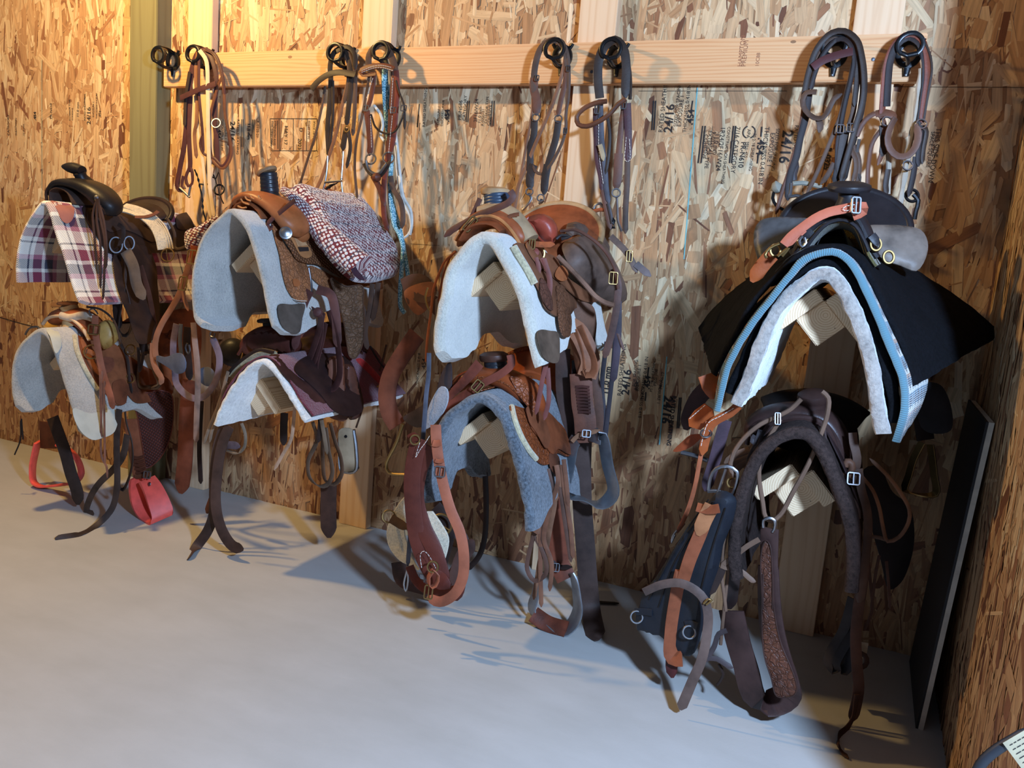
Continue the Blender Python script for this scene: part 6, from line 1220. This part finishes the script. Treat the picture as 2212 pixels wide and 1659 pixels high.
# ================================================================ bridles
PL = leather((74, 46, 50), .42, .2); DKB = leather((52, 42, 38), .45, .25); MB = leather((100, 66, 50), .45, .25); TB = leather((128, 92, 70), .5, .25); CRM = leather((214, 202, 178), .6, .1); GB = leather((84, 66, 56), .5, .3)
def bridle(name, label, cat, c, x, y, group='bridles on the hooks'):
    p = W(*px(c, [(x, y)])[0], -.14); return thing(name, label, cat, (p.x, -.14, p.z), group)
def bit(par, c, L_, R_, Y, mat=STEEL, sh=.09):
    """curb bit: two shanks and a mouthpiece"""
    for q in (L_, R_):
        if q: T_('bit_shank', par, c, q, Y, .004, mat)
    if L_ and R_: T_('mouthpiece', par, c, [L_[len(L_)//2], R_[len(R_)//2]], Y-.01, .005, mat)
b = bridle('bridle', 'bridle with plum leather reins and long cream straps, on the second hook', 'bridle', 'J', 430, 1100)
for q, w, m in (([(470, 175), (400, 190), (350, 320), (325, 520), (312, 700), (285, 950), (248, 1150), (235, 1270), (270, 1310)], .022, PL), ([(400, 185), (350, 350), (335, 600), (325, 850), (335, 1080), (330, 1150)], .020, PL), ([(330, 350), (300, 550), (290, 790)], .014, DKB), ([(440, 172), (500, 230), (545, 420), (530, 600), (530, 740), (545, 900), (555, 1080)], .020, PL),
                ([(450, 170), (520, 210), (580, 350), (605, 520), (615, 700), (650, 870), (662, 1020), (600, 1118), (530, 1075), (490, 950), (498, 700), (545, 500), (590, 380)], .012, MB), ([(460, 165), (540, 220), (600, 420), (608, 650), (640, 850), (650, 1000), (590, 1100), (530, 1040), (440, 1000), (415, 920), (440, 840)], .011, PL),
                ([(395, 195), (380, 350), (390, 600), (385, 760), (370, 840), (385, 1040)], .016, TB), ([(405, 250), (405, 520), (430, 800), (440, 1000)], .012, PL)): S_('rein' if w < .013 else 'cheek_strap', b, 'J', q, -.155 if w > .015 else -.165, w, m)
S_('pale_strap', b, 'J', [(410, 180), (462, 260), (475, 500), (478, 800), (485, 1050), (495, 1300), (525, 1510)], -.172, .017, CRM, t=.004, label=None) if False else S_('pale_strap', b, 'J', [(410, 180), (462, 260), (475, 500), (478, 800), (485, 1050), (495, 1300), (525, 1510)], -.172, .017, CRM, t=.004)
S_('pale_strap', b, 'J', [(390, 200), (362, 330), (378, 560), (405, 850), (440, 1100), (470, 1350), (500, 1520)], -.15, .014, CRM, t=.004); S_('pale_strap', b, 'J', [(500, 500), (515, 800), (520, 1050), (490, 1250), (480, 1420)], -.14, .012, CRM)
S_('browband', b, 'J', [(255, 560), (320, 530), (420, 485), (540, 445)], -.175, .024, PL, point=False); obj('ring', ring(path('J', [(542, 760)], -.17)[0], .019, CAMN, .003), CHROME, b)
for k, q in enumerate(([(370, 1130), (395, 1190), (410, 1260), (430, 1350), (440, 1470), (460, 1530)], [(520, 1170), (545, 1240), (570, 1330), (600, 1400)], [(500, 1180), (540, 1200), (560, 1150), (590, 1290)])): T_('bit_chain', b, 'J', q, -.13, lambda a: .0035+.002*math.sin(a*60), IRON)
T_('bit_shank', b, 'J', [(415, 1245), (450, 1248), (490, 1245)], -.14, .004, STEEL); obj('bit_ring', ring(path('J', [(565, 1290)], -.13)[0], .022, CAMN, .004), IRON, b); T_('snap', b, 'J', [(245, 1270), (290, 1310), (330, 1350)], -.16, .005, CHROME); T_('snap', b, 'J', [(340, 1250), (330, 1300), (322, 1350)], -.16, .005, CHROME)
for q in ([(250, 1180), (232, 1240), (245, 1280)], [(330, 1110), (300, 1200), (320, 1260), (350, 1240), (350, 1150), (340, 1110)], [(280, 1180), (270, 1260), (300, 1280)]): S_('rein_end', b, 'J', q, -.165, .014, PL)
b = bridle('bridle', 'plain dark brown bridle with a forward jutting browband, above the woven blanket', 'bridle', 'J', 1500, 1100)
for q, w, m in (([(1440, 1010), (1430, 800), (1445, 600), (1455, 420), (1450, 300), (1480, 200), (1560, 160), (1610, 260), (1620, 400), (1600, 600), (1580, 780)], .020, DKB), ([(1600, 180), (1640, 300), (1650, 400), (1645, 650), (1630, 860)], .015, GB), ([(1470, 420), (1470, 700), (1440, 1000)], .012, DKB), ([(1580, 800), (1560, 900), (1550, 980)], .022, DKB),
                ([(1600, 400), (1545, 620), (1500, 830), (1430, 1050), (1380, 1200), (1310, 1345)], .014, TB), ([(1410, 465), (1385, 620), (1330, 860), (1260, 1080), (1190, 1310)], .010, GB), ([(1590, 800), (1610, 950), (1580, 1120)], .014, DKB), ([(1560, 170), (1600, 300), (1590, 480), (1560, 600)], .018, GB)): S_('rein' if w < .015 else 'cheek_strap', b, 'J', q, -.15, w, m)
S_('browband', b, 'J', [(1300, 490), (1350, 430), (1430, 375), (1520, 355), (1650, 372)], -.175, .024, DKB, point=False); S_('crown', b, 'J', [(1500, 190), (1580, 150), (1640, 200), (1650, 330)], -.16, .018, DKB)
obj('buckle', ring(path('J', [(1582, 805)], -.17)[0], .013, CAMN, .003, .7), BRASS, b); bit(b, 'J', [(1430, 1020), (1425, 1120), (1410, 1230), (1385, 1340)], [(1555, 985), (1548, 1100), (1540, 1220), (1550, 1330)], -.15, CHROME); T_('curb_chain', b, 'J', [(1400, 1320), (1450, 1260), (1500, 1240), (1545, 1200)], -.15, lambda a: .005+.003*math.sin(a*50), IRON); T_('mouthpiece', b, 'J', [(1410, 1270), (1480, 1310), (1540, 1320)], -.15, .006, leather((120, 70, 50), .4))
b = bridle('headstall', 'brown headstall with white stitching, rings and a round browband, on the fourth hook', 'bridle', 'J', 1850, 1100); ST4 = leather((98, 56, 42), .42, .2)
for q, w, m in (([(1755, 300), (1760, 220), (1800, 160), (1850, 145), (1910, 180), (1955, 270), (1975, 400)], .024, GB), ([(1800, 380), (1785, 500), (1765, 590), (1740, 650)], .018, ST4), ([(1740, 660), (1760, 800), (1770, 950), (1760, 1020)], .024, ST4), ([(1900, 190), (1945, 260), (1965, 360), (1950, 500), (1940, 650)], .022, ST4), ([(1940, 650), (1935, 800), (1920, 950), (1905, 1050)], .026, ST4), ([(1975, 340), (1985, 480), (1975, 640), (1950, 900), (1895, 1100), (1875, 1300), (1880, 1500), (1910, 1620)], .020, leather((110, 54, 42), .4)),
                ([(1790, 1180), (1830, 1250), (1860, 1320), (1880, 1420)], .022, ST4), ([(1930, 1180), (1950, 1280), (2010, 1380), (2030, 1500), (2020, 1600)], .02, GB), ([(1765, 350), (1745, 480), (1705, 700), (1660, 900), (1645, 1100), (1665, 1360)], .010, GB)): S_('strap', b, 'J', q, -.16, w, m, t=.004)
S_('browband', b, 'J', [(1692, 345), (1740, 318), (1830, 305), (1900, 308), (1955, 330)], -.185, .022, ST4, t=.004, point=False); S_('browband', b, 'J', [(1692, 345), (1710, 372), (1760, 372), (1815, 365)], -.18, .018, ST4, point=False)
for q in ([(1700, 340), (1830, 298), (1950, 318)], [(1740, 560), (1790, 400)], [(1770, 700), (1780, 970)], [(1950, 400), (1930, 700)], [(1945, 700), (1915, 1000)], [(1700, 355), (1830, 315), (1950, 340)]): obj('stitching', stitches(path('J', q, -.192)), THREAD, b)
for q, r_ in (((1772, 1045), .020), ((1915, 1035), .022)): obj('ring', ring(path('J', [q], -.17)[0], r_, CAMN, .0035), CHROME, b)
for q in ((1735, 640), (1950, 655), (2035, 640)): obj('buckle', buckle(path('J', [q], -.185)[0], .02, .022, CAMN, .0022), CHROME, b)
T_('bit', b, 'J', [(1735, 1060), (1755, 1130), (1830, 1165), (1900, 1080)], -.185, .006, CHROME); S_('noseband', b, 'J', [(1720, 1080), (1760, 1150), (1830, 1190), (1890, 1130), (1930, 1050)], -.18, .016, DKB)
T_('throat_latch', b, 'J', [(1775, 690), (1810, 790), (1880, 840), (1960, 830), (2015, 740), (2040, 640), (1995, 500), (1975, 420)], -.17, .004, DKB); S_('strap', b, 'J', [(2040, 650), (2042, 810)], -.17, .010, DKB); obj('knot', lathe([(.001, -.02), (.016, -.008), (.016, .008), (.001, .02)], path('J', [(1820, 1190)], -.19)[0], (.9, -.2, .1)), ST4, b)
r = bridle('lead_rope', 'teal and white patterned rope doubled over the fourth hook', 'rope', 'J', 1920, 1500, 'ropes on the fourth hook')
n = NT('teal_rope'); vo = n.n('ShaderNodeTexVoronoi'); vo.inputs['Scale'].default_value = 190; n.l(n.coord(), vo.inputs['Vector']); n.col(n.mix(n.math('GREATER_THAN', vo.outputs['Distance'], .5), lin((176, 214, 222)), lin((84, 140, 156)))); n.set(.8, 0, .2); n.bump(vo.outputs['Distance'], .6, .002); TEAL = n.m
T_('strand', r, 'J', [(1878, 290), (1880, 480), (1895, 700), (1910, 850), (1935, 1050), (1930, 1250), (1945, 1420), (1985, 1570), (2000, 1640)], -.12, .0095, TEAL); T_('strand', r, 'J', [(1900, 285), (1908, 480), (1905, 700)], -.11, .008, TEAL); T_('strand', r, 'E', [(80, 60), (95, 180), (130, 320), (160, 420), (195, 600), (225, 780), (240, 900)], -.12, .009, TEAL); T_('strand', r, 'E', [(85, 140), (95, 260), (120, 400), (150, 450), (185, 560), (180, 700), (165, 900), (170, 1050), (200, 1090)], -.14, .009, TEAL)
r2_ = bridle('rope_rein', 'thin white rope looped beside the teal rope on the fourth hook', 'rope', 'J', 2050, 1500, 'ropes on the fourth hook'); WR = plain('white_rope', (226, 222, 208), .8, 0, .6)
T_('strand', r2_, 'J', [(1800, 620), (1850, 690), (1870, 780), (1850, 860), (1880, 900)], -.13, .006, WR); T_('strand', r2_, 'J', [(1960, 790), (1985, 950), (2005, 1150), (2035, 1350), (2090, 1450), (2100, 1560), (2085, 1650)], -.13, .006, WR); T_('strand', r2_, 'J', [(1940, 800), (1970, 950), (1985, 1150), (2010, 1320)], -.12, .006, WR); T_('strand', r2_, 'J', [(1915, 300), (1925, 440), (1935, 560), (1925, 700)], -.11, .006, WR); T_('strand', r2_, 'E', [(155, 0), (175, 150), (200, 240), (240, 320), (250, 410), (225, 470), (190, 495)], -.13, .005, WR)
b = bridle('bridle', 'brown bridle with flared buckled cheek pieces, on the hook left of the third stud', 'bridle', 'K', 380, 1000)
for q, w, m in (([(290, 600), (270, 460), (285, 280), (335, 150), (430, 98), (500, 140), (535, 260), (530, 330)], .022, GB), ([(275, 400), (268, 470), (295, 600), (290, 700)], .030, MB), ([(275, 740), (270, 850), (245, 950), (240, 1120), (245, 1290)], .024, DKB), ([(270, 1090), (240, 1180), (240, 1290)], .030, DKB), ([(530, 230), (525, 400), (480, 600), (460, 710)], .018, MB), ([(465, 740), (445, 880), (410, 1000), (375, 1130), (350, 1320)], .024, DKB), ([(380, 1090), (360, 1200), (350, 1330)], .028, DKB),
                ([(460, 110), (520, 190), (500, 340), (450, 520), (380, 700), (280, 930), (200, 1130), (150, 1250), (130, 1350), (110, 1475)], .013, TB), ([(262, 480), (258, 650), (225, 850), (180, 1100), (160, 1220)], .010, TB), ([(545, 340), (545, 500), (525, 700), (525, 800), (500, 900), (450, 1010), (390, 1110), (330, 1165), (280, 1140), (265, 1080)], .011, GB), ([(535, 200), (552, 350), (545, 560), (520, 700)], .010, GB)): S_('rein' if w < .012 else 'cheek_strap', b, 'K', q, -.16, w, m)
for q in ((285, 715), (465, 725), (235, 1305), (325, 1355)): obj('ring', ring(path('K', [q], -.165)[0], .0125, CAMN, .0025), CHROME, b)
for q in ((545, 325), (295, 400), (520, 820)): obj('buckle', buckle(path('K', [q], -.17)[0], .012, .02, CAMN, .002), CHROME, b)
for q in ([(230, 1320), (250, 1360), (210, 1420), (180, 1450)], [(320, 1370), (345, 1380), (310, 1400)]): T_('snap', b, 'K', q, -.16, .005, CHROME)
b = bridle('bridle', 'dark rolled leather bridle with a round noseband jutting left, on the third stud', 'bridle', 'K', 900, 1000)
for q, w, m in (([(795, 560), (780, 400), (790, 250), (840, 140), (915, 98), (980, 160), (1005, 300), (1000, 450), (1000, 560)], .030, DKB), ([(800, 570), (805, 750), (815, 950), (835, 1100), (850, 1300), (870, 1400)], .018, leather((76, 78, 92), .45)), ([(765, 640), (770, 850), (780, 1050), (810, 1200), (820, 1310)], .022, PL), ([(820, 1290), (850, 1450), (885, 1610)], .020, MB), ([(995, 600), (975, 720), (960, 850), (945, 1000), (935, 1150), (925, 1290)], .020, MB), ([(945, 1000), (940, 1140), (925, 1290)], .030, MB), ([(1012, 600), (1020, 800), (1020, 1070)], .026, PL), ([(1015, 1060), (1012, 1250), (1000, 1450), (998, 1640)], .020, GB), ([(855, 700), (875, 850), (860, 1050), (840, 1170)], .012, DKB)): S_('cheek_strap', b, 'K', q, -.16, w, m, t=.004)
T_('noseband', b, 'K', [(850, 585), (760, 600), (660, 650), (612, 710), (625, 770), (690, 785), (780, 750), (870, 690), (940, 610), (1000, 568)], -.19, .0085, MB); T_('braid', b, 'K', [(1015, 250), (1035, 350), (1042, 450), (1035, 570)], -.15, lambda a: .007+.002*math.sin(a*60), DKB)
for q in ((775, 650), (985, 610)): obj('buckle', buckle(path('K', [q], -.18)[0], .016, .03, CAMN, .0025), CHROME, b)
S_('keeper', b, 'K', [(795, 930), (815, 1000), (825, 1060)], -.175, .016, leather((160, 146, 120), .5)); obj('stitching', stitches(path('K', [(785, 720), (790, 1000), (825, 1260)], -.17)), THREAD, b); obj('stitching', stitches(path('K', [(1005, 870), (1000, 1060), (1030, 1060), (1030, 870)], -.17)), THREAD, b)
obj('ring', ring(path('K', [(925, 1315)], -.165)[0], .014, CAMN, .003), CHROME, b); T_('bit', b, 'K', [(860, 1400), (880, 1480), (895, 1560)], -.16, .007, STEEL); T_('bit_shank', b, 'K', [(930, 1340), (935, 1440), (940, 1540), (970, 1622)], -.16, .0045, CHROME); T_('curb_chain', b, 'K', [(880, 1480), (905, 1540), (905, 1600)], -.16, lambda a: .005+.003*math.sin(a*40), IRON); obj('roller', tube(path('K', [(745, 1440), (760, 1410), (800, 1400), (830, 1440)], -.15), .005), CHROME, b); T_('mouthpiece', b, 'K', [(740, 1465), (790, 1450), (830, 1450)], -.15, .007, leather((150, 84, 54), .35))
b = bridle('bridle', 'thick bundle of blackish bridle straps with long reins, above the rightmost black saddle', 'bridle', 'L', 700, 1000); BK2 = leather((42, 34, 34), .5, .25)
arcs = [[(470, 590), (520, 370), (590, 220), (690, 130), (770, 108), (850, 150), (905, 260), (925, 400), (935, 560), (915, 720), (870, 900), (820, 1080), (770, 1300)], [(485, 560), (540, 380), (610, 240), (700, 150), (780, 135), (850, 190), (885, 290), (890, 450), (870, 600), (850, 750), (810, 880)], [(510, 560), (560, 400), (630, 260), (720, 170), (790, 170), (840, 230), (860, 330), (840, 460), (800, 620), (770, 760), (750, 880)], [(455, 640), (500, 420), (570, 230), (680, 115), (780, 100), (880, 170), (920, 300), (940, 480), (930, 650), (880, 830), (840, 980), (790, 1150), (750, 1300)]]
for i, q in enumerate(arcs): S_('crown_strap', b, 'L', q, -.15-.012*i, (.021, .016, .014, .018)[i], (BK2, GB, BK2, DKB)[i], t=.005)
for q, w, m in (([(470, 560), (450, 760), (420, 950), (380, 1080), (330, 1250), (280, 1400), (235, 1560)], .016, MB), ([(870, 240), (840, 420), (790, 620), (740, 800), (660, 1000), (590, 1170), (520, 1320), (480, 1390)], .016, GB), ([(500, 600), (470, 800), (430, 950), (400, 1100), (350, 1250), (330, 1450)], .026, BK2), ([(790, 860), (770, 1000), (750, 1150), (735, 1240)], .034, DKB), ([(760, 870), (740, 1000), (730, 1200), (700, 1320)], .028, BK2), ([(540, 400), (530, 560)], .014, BK2), ([(890, 300), (880, 500), (860, 700)], .020, DKB), ([(700, 1150), (640, 1260), (590, 1320)], .02, GB), ([(830, 1040), (870, 1120), (870, 1220), (840, 1310)], .018, GB)): S_('strap', b, 'L', q, -.17, w*.8, m, t=.004)
S_('browband', b, 'L', [(530, 390), (600, 340), (700, 300), (790, 275), (850, 262)], -.20, .024, PL, t=.004, point=False); S_('noseband', b, 'L', [(560, 585), (480, 590), (448, 650), (470, 730), (540, 790), (610, 790), (660, 720), (700, 640), (765, 600)], -.20, .016, GB, t=.004)
S_('strap_drop', b, 'L', [(570, 790), (590, 850), (580, 910)], -.19, .02, GB)
for q in ((750, 880), (830, 870)): obj('buckle', buckle(path('L', [q], -.19)[0], .02, .026, CAMN, .0025), CHROME, b)
T_('bit_ring', b, 'L', [(230, 1360), (210, 1430), (240, 1490), (300, 1525)], -.16, .005, IRON); T_('bit', b, 'L', [(360, 1310), (350, 1400), (330, 1420), (400, 1410), (450, 1425)], -.17, .0055, CHROME); T_('curb_chain', b, 'L', [(390, 1100), (400, 1180), (380, 1240), (385, 1290)], -.16, lambda a: .006+.004*math.sin(a*40), STEEL)
T_('tie_rope', b, 'L', [(370, 1315), (450, 1310), (540, 1325), (600, 1345)], -.15, .0075, plain('grey_rope', (150, 146, 130), .8, 0, .6)); obj('rope_knot', lathe([(.001, -.02), (.018, -.006), (.02, .006), (.001, .02)], path('L', [(240, 1345)], -.16)[0], (.8, -.2, .4)), plain('grey_rope', (150, 146, 130), .8, 0, .6), b)
b = bridle('bridle', 'brown bridle with an open rounded noseband and braided pale reins, on the rightmost hook', 'bridle', 'L', 1250, 1000)
for q, w, m in (([(1080, 760), (1095, 560), (1110, 400), (1150, 260), (1220, 165), (1310, 122), (1395, 165), (1435, 280), (1445, 450), (1420, 640), (1395, 830)], .022, leather((112, 60, 44), .42)), ([(1120, 700), (1130, 500), (1150, 330), (1200, 210), (1290, 150), (1380, 200), (1420, 320), (1425, 500), (1400, 700), (1380, 850)], .024, BK2), ([(1400, 150), (1460, 280), (1478, 400), (1450, 580), (1410, 830)], .008, DKB), ([(880, 940), (920, 850), (980, 780), (1050, 755), (1095, 830), (1095, 960), (1075, 1090), (1045, 1170)], .018, MB), ([(1030, 760), (1110, 750), (1170, 770), (1190, 800)], .026, MB), ([(1090, 850), (1100, 1000), (1080, 1100)], .03, DKB), ([(1080, 880), (1010, 980), (975, 1150), (965, 1380)], .016, MB), ([(1395, 850), (1380, 1000), (1370, 1180)], .022, BK2), ([(1350, 1100), (1330, 1250), (1290, 1420)], .02, BK2), ([(1380, 870), (1430, 880), (1410, 1050), (1400, 1160)], .016, DKB), ([(1130, 1200), (1110, 1330), (1120, 1420)], .02, DKB), ([(860, 1010), (900, 1130), (890, 1280), (860, 1330)], .016, GB), ([(900, 960), (880, 1100), (910, 1300)], .012, DKB)): S_('cheek_strap', b, 'L', q, -.16, w*.82, m, t=.004)
S_('noseband', b, 'L', [(1190, 790), (1150, 860), (1125, 950), (1145, 1040), (1210, 1098), (1290, 1090), (1350, 1020), (1370, 920), (1350, 840)], -.19, .020, leather((96, 74, 66), .45), t=.005, twist=[40, 20, 0, 0, 20, 40])
PRP = plain('pale_braid', (176, 164, 146), .8, 0, .6)
T_('braided_rein', b, 'L', [(1395, 400), (1375, 560), (1355, 740), (1325, 900), (1290, 1080), (1260, 1250), (1235, 1400), (1215, 1520)], -.15, lambda a: .0085+.0018*math.sin(a*150), PRP); T_('braided_rein', b, 'L', [(1120, 1020), (1135, 1150), (1130, 1280), (1125, 1400)], -.14, lambda a: .0075+.0018*math.sin(a*70), PRP)
for q in ((1395, 840), (1120, 820), (1285, 1170)): obj('ring', ring(path('L', [q], -.175)[0], .014, CAMN, .003), CHROME, b)
obj('bit_ring', ring(path('L', [(1320, 1410)], -.14)[0], .018, CAMN, .005), IRON, b); T_('bit', b, 'L', [(1330, 1400), (1370, 1450), (1350, 1540), (1340, 1600)], -.14, .007, IRON)

# buckles, edges and fixings belong to the strap, panel or stirrup they sit on: one level deeper
HOSTS = {'fender_edge': ('fender',), 'lacing': ('stirrup_cover', 'fork'), 'rivet': ('stirrup', 'stirrup_side'), 'stirrup_tread': ('stirrup',), 'wrap': ('stirrup_leather',), 'slot': ('latigo_plate',), 'ring_tab': ('pad',), 'seam': ('pad',), 'panel_edge': ('tooled_panel',),
         'stitching': ('strap', 'collar', 'cheek_strap'), 'bag_edge': ('bag',), 'flap_edge': ('flap',), 'knot': ('rigging_ring', 'latigo'), 'buckle': ('hobble_strap', 'tie_strap', 'roll_strap', 'horn_strap', 'collar_strap', 'bag_strap', 'strap', 'billet', 'cheek_strap'), 'screw_head': ('tab',), 'keeper': ('collar_strap', 'centre_strap'), 'stripe': ('band',), 'tongue': ('cinch_ring', 'buckle')}
bpy.context.view_layer.update()
def mid(o): return sum((V(c) for c in o.bound_box), V((0, 0, 0)))/8
def near(a, b):
    lo = [min(c[i] for c in b.bound_box) for i in range(3)]; hi = [max(c[i] for c in b.bound_box) for i in range(3)]; p = mid(a)
    return sum(max(lo[i]-p[i], 0, p[i]-hi[i])**2 for i in range(3))**.5+.05*(p-mid(b)).length
for rt in [o for o in sc.objects if o.type == 'EMPTY' and not o.parent]:
    ch = [c for c in rt.children if c.type == 'MESH']
    for c in ch:
        k = c.name.split('.')[0]
        if k in HOSTS and not c.children:
            hs = [h_ for h_ in ch if h_ is not c and h_.name.split('.')[0] in HOSTS[k] and h_.parent == rt]
            if hs:
                h_ = min(hs, key=lambda q: near(c, q))
                if near(c, h_) < .08: c.parent = h_
